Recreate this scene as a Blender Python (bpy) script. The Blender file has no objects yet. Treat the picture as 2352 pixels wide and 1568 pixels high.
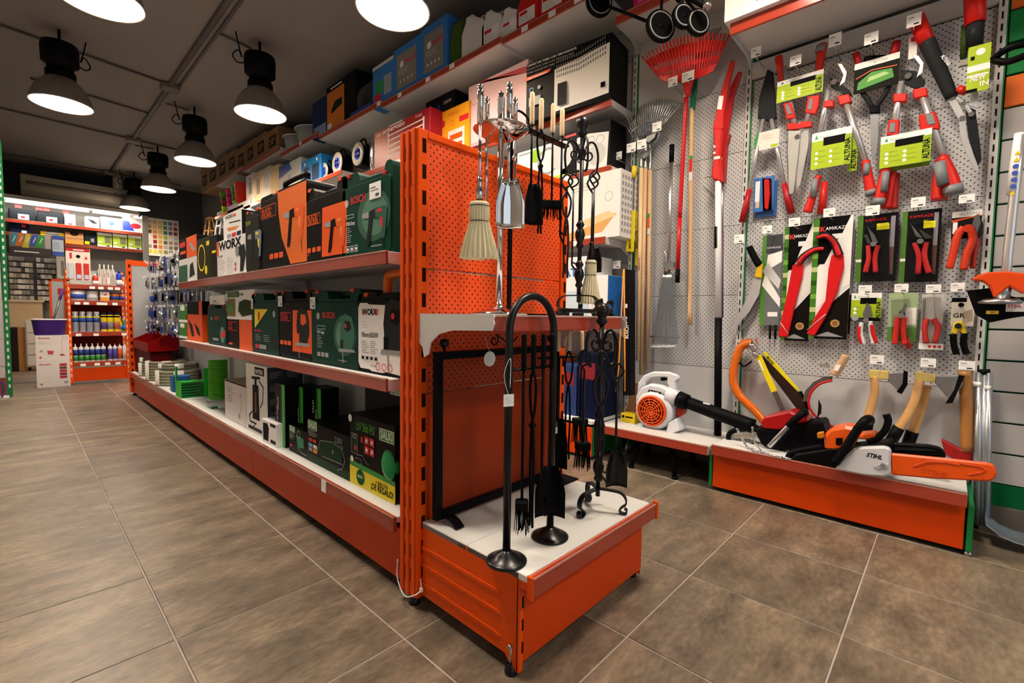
import bpy, bmesh, math, random
from mathutils import Vector, Matrix
R = math.radians
sc = bpy.context.scene
COL = sc.collection
random.seed(7)
# ------------------------------------------------------------------ camera
CAMH = 0.9198
YAW, PITCH, ROLL, FPX = R(46.76885), R(-3.18720), R(0.78788), 1071.714
_cy, _sy, _cp, _sp = math.cos(YAW), math.sin(YAW), math.cos(PITCH), math.sin(PITCH)
_f = Vector((_sy * _cp, _cy * _cp, _sp)); _r0 = Vector((_cy, -_sy, 0)); _u0 = _r0.cross(_f)
_r = _r0 * math.cos(ROLL) + _u0 * math.sin(ROLL); _u = -_r0 * math.sin(ROLL) + _u0 * math.cos(ROLL)
cd = bpy.data.cameras.new('camera'); cam = bpy.data.objects.new('camera', cd); COL.objects.link(cam)
cd.sensor_width = 36; cd.sensor_fit = 'HORIZONTAL'; cd.lens = FPX / 2352 * 36; cd.clip_start = .02
cam.matrix_world = Matrix(((_r.x, _u.x, -_f.x, 0), (_r.y, _u.y, -_f.y, 0), (_r.z, _u.z, -_f.z, CAMH), (0, 0, 0, 1)))
sc.camera = cam
CAM = Vector((0, 0, CAMH))
def on(ax, val, px, py):
    "point of the plane ax = val seen at a photo pixel; used to read real positions off known planes"
    d = _r * ((px - 1176) / FPX) + _u * ((784 - py) / FPX) + _f
    i = 'xyz'.index(ax); return CAM + d * ((val - CAM[i]) / d[i])
# ------------------------------------------------------------------ world, light, exposure
sc.view_settings.view_transform = 'Standard'; sc.view_settings.look = 'None'
sc.view_settings.gamma = 1; sc.view_settings.use_curve_mapping = False
sc.view_settings.exposure = 0.0
w = bpy.data.worlds.new('world'); sc.world = w; w.use_nodes = True
bg = w.node_tree.nodes['Background']; bg.inputs[0].default_value = (.80, .90, 1, 1); bg.inputs[1].default_value = .5
def area(name, loc, rot, sx, sy, power, col, shape='RECTANGLE'):
    l = bpy.data.lights.new(name, 'AREA'); l.shape = shape; l.size = sx
    if shape == 'RECTANGLE': l.size_y = sy
    l.energy = power; l.color = col
    o = bpy.data.objects.new(name, l); COL.objects.link(o); o.location = loc; o.rotation_euler = rot
    return o
DAY = area('unseen_window_daylight', (.6, -2.9, 1.45), (R(90), 0, 0), 3.6, 2.3, 15, (.90, .95, 1))  # added area light for daylight from an unseen window behind the camera
LAMP_W = 22.5; LAMP_COL = (1, .955, .90)
# ------------------------------------------------------------------ materials
_M = {}
def lin(c):
    if isinstance(c, str): c = tuple(int(c[i:i + 2], 16) for i in (0, 2, 4))
    return tuple((v / 255 / 12.92 if v / 255 <= .04045 else ((v / 255 + .055) / 1.055) ** 2.4) for v in c) + (1,)
def mat(hexc, rough=.5, metal=0, trans=0, alpha=1, emit=0, var=.05, vs=14, bump=0, bs=300, coat=0, ior=1.45, spec=None):
    if spec is None: spec = .07 if isinstance(hexc, str) and int(hexc[:2], 16) + int(hexc[2:4], 16) + int(hexc[4:], 16) < 170 and rough > .37 else .4
    k = (hexc, rough, metal, trans, alpha, emit, var, vs, bump, bs, coat, spec)
    if k in _M: return _M[k]
    m = bpy.data.materials.new('m_' + str(hexc)); m.use_nodes = True; n = m.node_tree.nodes; L = m.node_tree.links
    b = n['Principled BSDF']; c = lin(hexc)
    b.inputs['Base Color'].default_value = c; b.inputs['Roughness'].default_value = rough
    b.inputs['Metallic'].default_value = metal; b.inputs['IOR'].default_value = ior; b.inputs['Specular IOR Level'].default_value = spec
    if trans: b.inputs['Transmission Weight'].default_value = trans
    if alpha < 1: b.inputs['Alpha'].default_value = alpha
    if coat: b.inputs['Coat Weight'].default_value = coat; b.inputs['Coat Roughness'].default_value = .12
    if emit: b.inputs['Emission Color'].default_value = c; b.inputs['Emission Strength'].default_value = emit
    if (var or bump) and not emit:
        t = n.new('ShaderNodeTexCoord'); z = n.new('ShaderNodeTexNoise'); z.inputs['Scale'].default_value = vs; z.inputs['Detail'].default_value = 3
        L.new(t.outputs['Object'], z.inputs['Vector'])
        if var:
            mx = n.new('ShaderNodeMix'); mx.data_type = 'RGBA'
            mx.inputs[6].default_value = tuple(v * (1 - var) for v in c[:3]) + (1,)
            mx.inputs[7].default_value = tuple(min(1, v * (1 + var) + var * .01) for v in c[:3]) + (1,)
            L.new(z.outputs['Fac'], mx.inputs[0]); L.new(mx.outputs[2], b.inputs['Base Color'])
        if bump:
            z2 = n.new('ShaderNodeTexNoise'); z2.inputs['Scale'].default_value = bs; L.new(t.outputs['Object'], z2.inputs['Vector'])
            bp = n.new('ShaderNodeBump'); bp.inputs['Strength'].default_value = bump; bp.inputs['Distance'].default_value = .002
            L.new(z2.outputs['Fac'], bp.inputs['Height']); L.new(bp.outputs['Normal'], b.inputs['Normal'])
    _M[k] = m; return m
def perforated(hexc, hole='1a1614', pitch=.0195, r=.0033, rough=.42, quinc=True, slots=False):
    "painted steel sheet with punched round holes; the hole grid lies in the object's local x / z"
    k = ('perf', hexc, hole, pitch, r, slots)
    if k in _M: return _M[k]
    m = bpy.data.materials.new('perforated_sheet'); m.use_nodes = True; n = m.node_tree.nodes; L = m.node_tree.links
    b = n['Principled BSDF']; b.inputs['Roughness'].default_value = rough
    t = n.new('ShaderNodeTexCoord'); s = n.new('ShaderNodeSeparateXYZ'); L.new(t.outputs['Object'], s.inputs[0])
    def mth(op, a, b2=None):
        q = n.new('ShaderNodeMath'); q.operation = op
        for i, v in enumerate((a, b2)):
            if v is None: continue
            if isinstance(v, (int, float)): q.inputs[i].default_value = v
            else: L.new(v, q.inputs[i])
        return q.outputs[0]
    def grid(ox, oz):
        a = mth('SUBTRACT', mth('FRACT', mth('ADD', mth('DIVIDE', s.outputs[0], pitch * 2), ox)), .5)
        c = mth('SUBTRACT', mth('FRACT', mth('ADD', mth('DIVIDE', s.outputs[2], pitch * 2), oz)), .5)
        if slots: a = mth('MULTIPLY', a, .55)
        return mth('LESS_THAN', mth('ADD', mth('MULTIPLY', a, a), mth('MULTIPLY', c, c)), (r / (pitch * 2)) ** 2)
    h = mth('MAXIMUM', grid(0, 0), grid(.5, .5)) if quinc else grid(0, 0)
    mx = n.new('ShaderNodeMix'); mx.data_type = 'RGBA'; L.new(h, mx.inputs[0])
    mx.inputs[6].default_value = lin(hexc); mx.inputs[7].default_value = lin(hole); L.new(mx.outputs[2], b.inputs['Base Color'])
    rr = n.new('ShaderNodeMix'); rr.data_type = 'FLOAT'; L.new(h, rr.inputs[0]); rr.inputs[2].default_value = rough; rr.inputs[3].default_value = .95
    L.new(rr.outputs[0], b.inputs['Roughness'])
    bp = n.new('ShaderNodeBump'); bp.invert = True; bp.inputs['Strength'].default_value = .6; bp.inputs['Distance'].default_value = .002
    L.new(h, bp.inputs['Height']); L.new(bp.outputs['Normal'], b.inputs['Normal'])
    _M[k] = m; return m
ORANGE = mat('ec5200', .34, var=.03, spec=.3); ORANGE_SHADED = mat('d04000', .36, var=.03, spec=.3)  # second orange: darkened copy for low boards, dim floor-level light put into colour
BLACK = mat('0c0c0d', .45, var=.1); BLACKG = mat('0a0a0b', .22, var=.05); IRON = mat('0b0b0c', .33, var=.15, bump=.12, bs=90)
WHITE = mat('e9e8e6', .5, var=.02); PAPER = mat('f3f2ef', .6, var=.01); GREY = mat('8d8f90', .5); DGREY = mat('3a3b3d', .5)
SHELFW = mat('d9d8d4', .45, var=.02); STEELG = mat('aeb0b0', .42, var=.02)
CHROME = mat('d8d8d8', .08, 1, var=0); STEEL = mat('b9bbbd', .28, 1, var=.05); ALU = mat('c9ccd0', .32, 1, var=.03); ZINC = mat('aeb5b6', .3, 1, var=.12)
RED = mat('c3141a', .4); REDP = mat('d7190f', .35); WOOD = mat('d8b183', .5, var=.10, vs=30); WOODL = mat('e3c79c', .5, var=.08, vs=25); STRAW = mat('ddd2ac', .7, var=.12, vs=60)
GREEN = mat('0c6a35', .45); LIME = mat('a9c21f', .5); YELLOW = mat('f0d90f', .45); BOSCHG = mat('0c3a2e', .42, var=.04)
LIPPLA = mat('a43e2a', .2, var=.06, vs=5, coat=.5)
CLEAR = mat('ffffff', .08, trans=1, var=0, ior=1.15); CARD = mat('8a6a45', .75, var=.06); BLUE = mat('1d6fc4', .4); NAVY = mat('173a7a', .45)
# ------------------------------------------------------------------ geometry
class MB:
    def __init__(s): s.v = []; s.f = []; s.sm = []
    def add(s, vs, fs, smooth=False):
        b = len(s.v); s.v += [tuple(v) for v in vs]
        for f in fs: s.f.append([i + b for i in f]); s.sm.append(smooth)
        return s
    def box(s, x0, x1, y0, y1, z0, z1):
        v = [(x, y, z) for z in (z0, z1) for y in (y0, y1) for x in (x0, x1)]
        return s.add(v, [(0, 2, 3, 1), (4, 5, 7, 6), (0, 1, 5, 4), (2, 6, 7, 3), (0, 4, 6, 2), (1, 3, 7, 5)])
    def prism(s, poly, y0, y1):
        "poly: (x, z) outline, extruded from y0 (front) to y1"
        a = sum(poly[i][0] * poly[(i + 1) % len(poly)][1] - poly[(i + 1) % len(poly)][0] * poly[i][1] for i in range(len(poly)))
        if a < 0: poly = poly[::-1]
        n = len(poly); v = [(x, y0, z) for x, z in poly] + [(x, y1, z) for x, z in poly]
        return s.add(v, [list(range(n)), list(range(2 * n - 1, n - 1, -1))] + [(j, i, i + n, j + n) for i in range(n) for j in [(i + 1) % n]])
    def flat(s, poly, y):
        a = sum(poly[i][0] * poly[(i + 1) % len(poly)][1] - poly[(i + 1) % len(poly)][0] * poly[i][1] for i in range(len(poly)))
        if a < 0: poly = poly[::-1]
        return s.add([(x, y, z) for x, z in poly], [list(range(len(poly)))])
    def tube(s, pts, r, n=8, closed=False, cap=True, sx=1.0):
        pts = [Vector(p) for p in pts]; m = len(pts)
        rs = r if isinstance(r, (list, tuple)) else [r] * m
        ring = []; pu = None
        for i, p in enumerate(pts):
            a = pts[(i - 1) % m] if (closed or i > 0) else p; b = pts[(i + 1) % m] if (closed or i < m - 1) else p
            t = (b - a).normalized() if (b - a).length > 1e-9 else Vector((0, 0, 1))
            if pu is None: pu = t.orthogonal().normalized() if abs(t.z) > .95 else t.cross(Vector((0, 0, 1))).normalized()
            u = (pu - t * pu.dot(t)); u = u.normalized() if u.length > 1e-6 else t.orthogonal().normalized(); pu = u; w_ = t.cross(u)
            ring.append([p + (u * math.cos(2 * math.pi * k / n) * sx + w_ * math.sin(2 * math.pi * k / n)) * rs[i] for k in range(n)])
        fs = []
        for i in range(m if closed else m - 1):
            for k in range(n):
                fs.append((i * n + k, i * n + (k + 1) % n, ((i + 1) % m) * n + (k + 1) % n, ((i + 1) % m) * n + k))
        s.add([v for q in ring for v in q], fs, True)
        if cap and not closed:
            b = len(s.v) - m * n; s.f.append([b + k for k in range(n)][::-1]); s.sm.append(False)
            s.f.append([b + (m - 1) * n + k for k in range(n)]); s.sm.append(False)
        return s
    def cyl(s, p0, p1, r0, r1=None, n=12): return s.tube([p0, p1], [r0, r0 if r1 is None else r1], n)
    def lathe(s, prof, c=(0, 0, 0), n=20, smooth=True, ax='z'):
        "prof: (radius, height) pairs"
        vs = []; m = len(prof)
        for r, h in prof:
            for k in range(n):
                a = 2 * math.pi * k / n; x, y = r * math.cos(a), r * math.sin(a)
                vs.append((c[0] + x, c[1] + y, c[2] + h) if ax == 'z' else (c[0] + x, c[1] + h, c[2] - y) if ax == 'y' else (c[0] + h, c[1] + y, c[2] - x))
        fs = [(i * n + k, i * n + (k + 1) % n, (i + 1) * n + (k + 1) % n, (i + 1) * n + k) for i in range(m - 1) for k in range(n)]
        s.add(vs, fs, smooth); b = len(s.v) - m * n
        if prof[0][0] > 1e-5: s.f.append([b + k for k in range(n)][::-1]); s.sm.append(False)
        if prof[-1][0] > 1e-5: s.f.append([b + (m - 1) * n + k for k in range(n)]); s.sm.append(False)
        return s
    def ball(s, c, r, n=12, m=8, sz=1): return s.lathe([(max(1e-6, r * math.sin(math.pi * i / m)), -r * sz * math.cos(math.pi * i / m)) for i in range(m + 1)], c, n)
    def xf(s, M, start=0):
        s.v = s.v[:start] + [tuple(M @ Vector(v)) for v in s.v[start:]]; return s
    def mesh(s, name, bevel=0, seg=1):
        me = bpy.data.meshes.new(name); me.from_pydata(s.v, [], s.f)
        me.polygons.foreach_set('use_smooth', s.sm)
        if bevel:
            bm = bmesh.new(); bm.from_mesh(me); bmesh.ops.remove_doubles(bm, verts=bm.verts, dist=1e-6)
            ed = [e for e in bm.edges if len(e.link_faces) == 2 and e.calc_face_angle(0) > .6]
            bmesh.ops.bevel(bm, geom=ed, offset=bevel, segments=seg, affect='EDGES', profile=.5, clamp_overlap=True)
            bm.to_mesh(me); bm.free()
        me.update(); return me
    def o(s, name, m, parent=None, bevel=0, seg=1, loc=None, label=None):
        ob = bpy.data.objects.new(name, s.mesh(name, bevel, seg)); COL.objects.link(ob); ob.data.materials.append(m)
        if parent: ob.parent = parent
        if loc: ob.location = loc
        if label: ob['label'] = label
        return ob
def bx(*a): return MB().box(*a)
def tag(o, label=None, cat=None, group=None, kind=None):
    for k, v in (('label', label), ('category', cat), ('group', group), ('kind', kind)):
        if v: o[k] = v
    return o
def T(name, label, cat, loc, rz=0, group=None, rot=None):
    o = bpy.data.objects.new(name, None); COL.objects.link(o); o.empty_display_size = .05; o.location = loc
    o.rotation_euler = rot if rot else (0, 0, rz)
    return tag(o, label, cat, group)
def S(o): o['kind'] = 'structure'; return o
FX = R(-90)     # thing faces -X (towards the left aisle): local x runs towards the camera, local y into the shelf
def copy_tree(o, parent=None):
    c = o.copy(); COL.objects.link(c); c.parent = parent
    for ch in list(o.children): copy_tree(ch, c)
    return c
def rrect(x0, x1, z0, z1, r, n=4):
    p = []
    for cx, cz, a in ((x1 - r, z1 - r, 0), (x0 + r, z1 - r, 90), (x0 + r, z0 + r, 180), (x1 - r, z0 + r, 270)):
        p += [(cx + r * math.cos(R(a + 90 * k / n)), cz + r * math.sin(R(a + 90 * k / n))) for k in range(n + 1)]
    return p
def arc(c, r, a0, a1, n, plane='xz', o=0):
    q = [(c[0] + r * math.cos(R(a0 + (a1 - a0) * i / n)), c[1] + r * math.sin(R(a0 + (a1 - a0) * i / n))) for i in range(n + 1)]
    return [(x, o, z) for x, z in q] if plane == 'xz' else q
def spiral(c, r0, r1, a0, a1, n=24, y=0):
    return [(c[0] + (r0 + (r1 - r0) * i / n) * math.cos(R(a0 + (a1 - a0) * i / n)), y, c[1] + (r0 + (r1 - r0) * i / n) * math.sin(R(a0 + (a1 - a0) * i / n))) for i in range(n + 1)]
def strip(path, wd, th):
    "flat bar of width wd (along y) bent along an x-z path"
    P = [Vector((p[0], 0, p[-1])) for p in path]; m = len(P); vs = []
    for i, p in enumerate(P):
        t = (P[min(m - 1, i + 1)] - P[max(0, i - 1)]).normalized(); n = Vector((-t.z, 0, t.x)) * th / 2
        vs += [(p.x - n.x, -wd / 2, p.z - n.z), (p.x - n.x, wd / 2, p.z - n.z), (p.x + n.x, wd / 2, p.z + n.z), (p.x + n.x, -wd / 2, p.z + n.z)]
    fs = [(4 * i + k, 4 * i + (k + 1) % 4, 4 * i + 4 + (k + 1) % 4, 4 * i + 4 + k) for i in range(m - 1) for k in range(4)] + [(3, 2, 1, 0), (4 * m - 4, 4 * m - 3, 4 * m - 2, 4 * m - 1)]
    return MB().add(vs, fs)
def smooth_path(pts, n=6):
    P = [Vector(p) for p in pts]; out = []
    for i in range(len(P) - 1):
        a, b, c, d = P[max(0, i - 1)], P[i], P[i + 1], P[min(len(P) - 1, i + 2)]
        for k in range(n):
            t = k / n; out.append(.5 * ((2 * b) + (c - a) * t + (2 * a - 5 * b + 4 * c - d) * t * t + (3 * b - a - 3 * c + d) * t ** 3))
    return out + [P[-1]]
_tc = {}
def text_geo(s, bold):
    k = (s, bold)
    if k not in _tc:
        c = bpy.data.curves.new('t', 'FONT'); c.body = s; c.size = 1; c.resolution_u = 2; c.offset = bold; c.fill_mode = 'FRONT'
        o = bpy.data.objects.new('t', c); me = bpy.data.meshes.new_from_object(o)
        v = [tuple(q.co[:2]) for q in me.vertices]; f = [list(p.vertices) for p in me.polygons]
        bpy.data.objects.remove(o); bpy.data.curves.remove(c); bpy.data.meshes.remove(me)
        x0, x1 = min(q[0] for q in v), max(q[0] for q in v); z1 = max(q[1] for q in v); z0 = min(0, min(q[1] for q in v)) if False else 0
        _tc[k] = ([((a - x0), b) for a, b in v], f, x1 - x0, z1)
    return _tc[k]
class PR:
    "flat print on the front (local y = y0) of a thing; u, v run 0..1 over w x h from the lower left corner (ox, oz)"
    def __init__(s, parent, w, h, y0=0, ox=0, oz=0, name='print'):
        s.p, s.w, s.h, s.y, s.ox, s.oz, s.m, s.k, s.name = parent, w, h, y0, ox, oz, {}, 0, name
    def _b(s, m): s.k += 1; return s.m.setdefault(m, MB()), s.y - .0004 - .00012 * s.k
    def pt(s, u, v): return (s.ox + u * s.w, s.oz + v * s.h)
    def poly(s, pts, m): b, y = s._b(m); b.flat([s.pt(*q) for q in pts], y); return s
    def rect(s, u0, u1, v0, v1, m, r=0):
        b, y = s._b(m); (x0, z0), (x1, z1) = s.pt(u0, v0), s.pt(u1, v1)
        b.flat(rrect(x0, x1, z0, z1, r) if r else [(x0, z0), (x1, z0), (x1, z1), (x0, z1)], y); return s
    def disc(s, u, v, r, m, n=16, rv=None):
        b, y = s._b(m); x, z = s.pt(u, v); b.flat([(x + r * math.cos(2 * math.pi * i / n), z + (rv or r) * math.sin(2 * math.pi * i / n)) for i in range(n)], y); return s
    def ring(s, u, v, r, t, m, n=18):
        b, y = s._b(m); x, z = s.pt(u, v); vs = []
        for i in range(n):
            a = 2 * math.pi * i / n; vs += [(x + r * math.cos(a), y, z + r * math.sin(a)), (x + (r - t) * math.cos(a), y, z + (r - t) * math.sin(a))]
        b.add(vs, [(2 * i, 2 * i + 1, (2 * i + 3) % (2 * n), (2 * i + 2) % (2 * n)) for i in range(n)]); return s
    def frame(s, u0, u1, v0, v1, t, m):
        (x0, z0), (x1, z1) = s.pt(u0, v0), s.pt(u1, v1); b, y = s._b(m)
        for a in ((x0, x1, z0, z0 + t), (x0, x1, z1 - t, z1), (x0, x0 + t, z0, z1), (x1 - t, x1, z0, z1)):
            b.flat([(a[0], a[2]), (a[1], a[2]), (a[1], a[3]), (a[0], a[3])], y)
        return s
    def line(s, pts, t, m):
        b, y = s._b(m); P = [Vector(s.pt(*q)) for q in pts]
        for a, c in zip(P, P[1:]):
            d = (c - a); d = d.normalized() if d.length else Vector((1, 0)); q = Vector((-d.y, d.x)) * t / 2; a2, c2 = a - d * t * .2, c + d * t * .2
            b.flat([a2 - q, c2 - q, c2 + q, a2 + q], y)
        return s
    def text(s, t, u, v, hh, m, bold=.0, width=None, rot=0, slant=0):
        "hh: letter height in metres; width: fitted width in metres; u, v: lower left start"
        vs, fs, tw, th = text_geo(t, bold); k = hh / .7; kx = width / tw if width else k
        b, y = s._b(m); x, z = s.pt(u, v); ca, sa = math.cos(R(rot)), math.sin(R(rot)); q = []
        for a, c in vs:
            X, Z = a * kx + slant * c * k, c * k; q.append((x + X * ca - Z * sa, y, z + X * sa + Z * ca))
        b.add(q, fs); return s
    def lines(s, u0, u1, v0, v1, n, m, t=.0016, seed=1):
        "rows of small print too fine to read"
        rn = random.Random(seed); b, y = s._b(m)
        for i in range(n):
            v = v1 - (v1 - v0) * (i + .5) / n; x0, z = s.pt(u0, v); x1, _ = s.pt(u0 + (u1 - u0) * rn.uniform(.55, 1), v)
            x = x0
            while x < x1:
                l = rn.uniform(.004, .012) * max(.3, s.w / .3); b.flat([(x, z), (min(x + l, x1), z), (min(x + l, x1), z + t), (x, z + t)], y); x += l + .002
        return s
    def done(s):
        out = []
        for m, b in s.m.items(): out.append(b.o(s.name, m, s.p))
        return out
def carton(name, label, loc, size, m, rz=FX, group=None, cat='box', bev=.0015, side=None, rot=None):
    "cardboard box: body, plus its closing flap seam on top"
    w_, d, h = size; t = T(name, label, cat, loc, rz, group, rot)
    bx(0, w_, 0, d, 0, h).o('carton', m, t, bev)
    bx(.004, w_ - .004, d * .5 - .0006, d * .5 + .0006, h - .0004, h + .0004).o('flap_seam', DGREY, t)
    if side: bx(w_ - .0002, w_ + .0006, .002, d - .002, .002, h - .002).o('side_print', side, t)
    return t, PR(t, w_, h)
def price_label(parent, x, z, w_=.05, h=.034, y=-.001, tiltx=0):
    b = bx(x, x + w_, y - .0012, y, z, z + h).o('price_label', PAPER, parent)
    p = PR(b, w_, h, y - .0012, x, z, 'price_print'); p.rect(.1, .55, .68, .76, GREY); p.rect(.1, .8, .52, .57, GREY); p.rect(.55, .85, .15, .3, DGREY); p.done()
    return b
# ================================================================== SETTING
def tile_mat():
    m = bpy.data.materials.new('stone_floor_tile'); m.use_nodes = True; n = m.node_tree.nodes; L = m.node_tree.links; b = n['Principled BSDF']
    oi = n.new('ShaderNodeObjectInfo'); tc = n.new('ShaderNodeTexCoord'); ad = n.new('ShaderNodeVectorMath'); ad.operation = 'ADD'
    vm = n.new('ShaderNodeVectorMath'); vm.operation = 'SCALE'; vm.inputs[3].default_value = 31.0
    cx = n.new('ShaderNodeCombineXYZ'); L.new(oi.outputs['Random'], cx.inputs[0]); L.new(oi.outputs['Random'], cx.inputs[1]); L.new(cx.outputs[0], vm.inputs[0])
    L.new(tc.outputs['Object'], ad.inputs[0]); L.new(vm.outputs[0], ad.inputs[1])
    mp = n.new('ShaderNodeMapping'); mp.inputs['Scale'].default_value = (1.6, 3.4, 1); L.new(ad.outputs[0], mp.inputs[0])
    z1 = n.new('ShaderNodeTexNoise'); z1.inputs['Scale'].default_value = 2.6; z1.inputs['Detail'].default_value = 7; z1.inputs['Roughness'].default_value = .68; L.new(mp.outputs[0], z1.inputs['Vector'])
    z2 = n.new('ShaderNodeTexNoise'); z2.inputs['Scale'].default_value = 20; z2.inputs['Detail'].default_value = 5; L.new(mp.outputs[0], z2.inputs['Vector'])
    r = n.new('ShaderNodeValToRGB'); e = r.color_ramp.elements; e[0].position = .30; e[0].color = lin('50463a'); e[1].position = .70; e[1].color = lin('91806a'); q = e.new(.5); q.color = lin('706352')
    L.new(z1.outputs['Fac'], r.inputs[0])
    mx = n.new('ShaderNodeMix'); mx.data_type = 'RGBA'; mx.blend_type = 'OVERLAY'; mx.inputs[0].default_value = .6; L.new(r.outputs[0], mx.inputs[6]); L.new(z2.outputs['Fac'], mx.inputs[7])
    hv = n.new('ShaderNodeHueSaturation'); L.new(mx.outputs[2], hv.inputs['Color']); mr = n.new('ShaderNodeMapRange'); mr.inputs[3].default_value = .9; mr.inputs[4].default_value = 1.1; L.new(oi.outputs['Random'], mr.inputs[0]); L.new(mr.outputs[0], hv.inputs['Value'])
    L.new(hv.outputs[0], b.inputs['Base Color']); b.inputs['Roughness'].default_value = .36
    bp = n.new('ShaderNodeBump'); bp.inputs['Strength'].default_value = .12; bp.inputs['Distance'].default_value = .003; L.new(z2.outputs['Fac'], bp.inputs['Height']); L.new(bp.outputs[0], b.inputs['Normal'])
    return m
TS, TX, TY = .45, .27936, 1.08889
floor = S(bx(-1.4, 3.06, -3.0, 12.66, -.06, -.0022).o('floor', mat('aca097', .8, var=.12, vs=20)))
tm = None; TM = tile_mat(); g = .0022; nt = 0
for i in range(-3, 7):
    for j in range(-4, 25):
        x0, y0 = TX + i * TS, TY + j * TS
        if x0 < -.65 and y0 < 6.6: continue
        if x0 < .1 and y0 > .3 and x0 < -.2 and y0 < 6: continue
        if x0 + TS < -.3 and y0 < 1: continue
        if x0 > 1.55 and y0 > 2.2: continue
        if x0 > 3: continue
        if tm is None:
            b = MB(); e = .0018; T0, T1 = g, TS - g
            v = [(T0, T0, -.004), (T1, T0, -.004), (T1, T1, -.004), (T0, T1, -.004), (T0, T0, -e), (T1, T0, -e), (T1, T1, -e), (T0, T1, -e), (T0 + e, T0 + e, 0), (T1 - e, T0 + e, 0), (T1 - e, T1 - e, 0), (T0 + e, T1 - e, 0)]
            b.add(v, [(0, 1, 5, 4), (1, 2, 6, 5), (2, 3, 7, 6), (3, 0, 4, 7), (4, 5, 9, 8), (5, 6, 10, 9), (6, 7, 11, 10), (7, 4, 8, 11), (8, 9, 10, 11)])
            tm = b.mesh('tile'); tm.materials.append(TM)
        t = bpy.data.objects.new('tile', tm); COL.objects.link(t); t.parent = floor; t.location = (x0, y0, 0); nt += 1
ZC = 3.6
ceilm = mat('857d77', .9, var=.06, vs=3, bump=.15, bs=120)
S(bx(-1.5, 3.1, -3.0, 12.7, ZC, ZC + .08).o('ceiling', ceilm))
S(bx(3.0, 3.1, -3.0, 12.7, 0, ZC).o('wall_right', mat('6f6a66', .9)))
S(bx(-1.4, 3.0, 12.6, 12.7, 0, ZC).o('wall_far', mat('3b3a3a', .9)))
S(bx(-1.5, -1.4, -3.0, 12.7, 0, ZC).o('wall_left', mat('b5b0a8', .9)))  # unseen wall, pulled in close to bounce light onto the gondola goods
wb = MB(); wb.box(-1.5, -1.3, -3.1, -3, 0, ZC).box(2.5, 3.1, -3.1, -3, 0, ZC).box(-1.3, 2.5, -3.1, -3, 0, .3).box(-1.3, 2.5, -3.1, -3, 2.6, ZC)
S(wb.o('wall_back', mat('8a857f', .9)))
wf = S(MB().box(-1.3, 2.5, -3.07, -3.03, .3, .36).box(-1.3, 2.5, -3.07, -3.03, 2.54, 2.6).box(-1.3, -1.24, -3.07, -3.03, .3, 2.6).box(2.44, 2.5, -3.07, -3.03, .3, 2.6).box(.57, .63, -3.07, -3.03, .3, 2.6).o('unseen_window_1', mat('55585a', .4)))  # unseen window frame, added behind the camera to let daylight in
# ------------------------------------------------------------------ ceiling: conduits, lamps, air conditioner
CM = mat('5a514b', .6)
def conduit(label, pts, r=.016):
    t = tag(MB().tube(pts, r, 8).o('cable_conduit', CM), label, 'conduit', 'conduits on the ceiling'); return t
zc = ZC - .018
t = T('cable_conduit', 'pair of long grey conduits running down the middle of the ceiling', 'conduit', (1.33, 3.0, zc))
MB().tube([(0, 0, 0), (.02, 9.5, 0)], .028, 8).o('pipe', CM, t); MB().tube([(.08, .6, .004), (.09, 3.9, .004)], .014, 8).o('pipe', CM, t)
for y in (6.88, 9.4, 12.0):
    bx(-.08, .1, y - 3.07, y - 2.93, -.055, .01).o('junction_box', mat('6b625b', .6), t, .01)
conduit('thin conduit crossing the ceiling towards the lone hanging lamp', [(1.33, 6.85, zc), (-.4, 6.6, zc)], .012)
conduit('thin conduit crossing the ceiling just behind the lone lamp', [(1.33, 8.05, zc), (.2, 7.9, zc)], .012)
conduit('thin conduit across the ceiling in the middle of the shop', [(2.0, 9.48, zc), (-1.39, 9.28, zc)], .012)
conduit('farthest thin conduit across the ceiling above the air conditioner', [(2.5, 12.05, zc), (-1.39, 12.0, zc)], .012)
conduit('short conduit to the lamp over the power-tool shelves', [(1.41, 5.25, zc), (1.72, 5.3, zc)], .010)
conduit('short conduit to the second lamp over the gondola', [(1.41, 7.5, zc), (1.66, 7.52, zc)], .010)
conduit('short conduit to the far lamp before the air conditioner', [(1.41, 9.75, zc), (1.66, 9.75, zc)], .010)
def shade_mat():
    m = mat('9a948c', .45, .55, var=.03); return m
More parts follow.
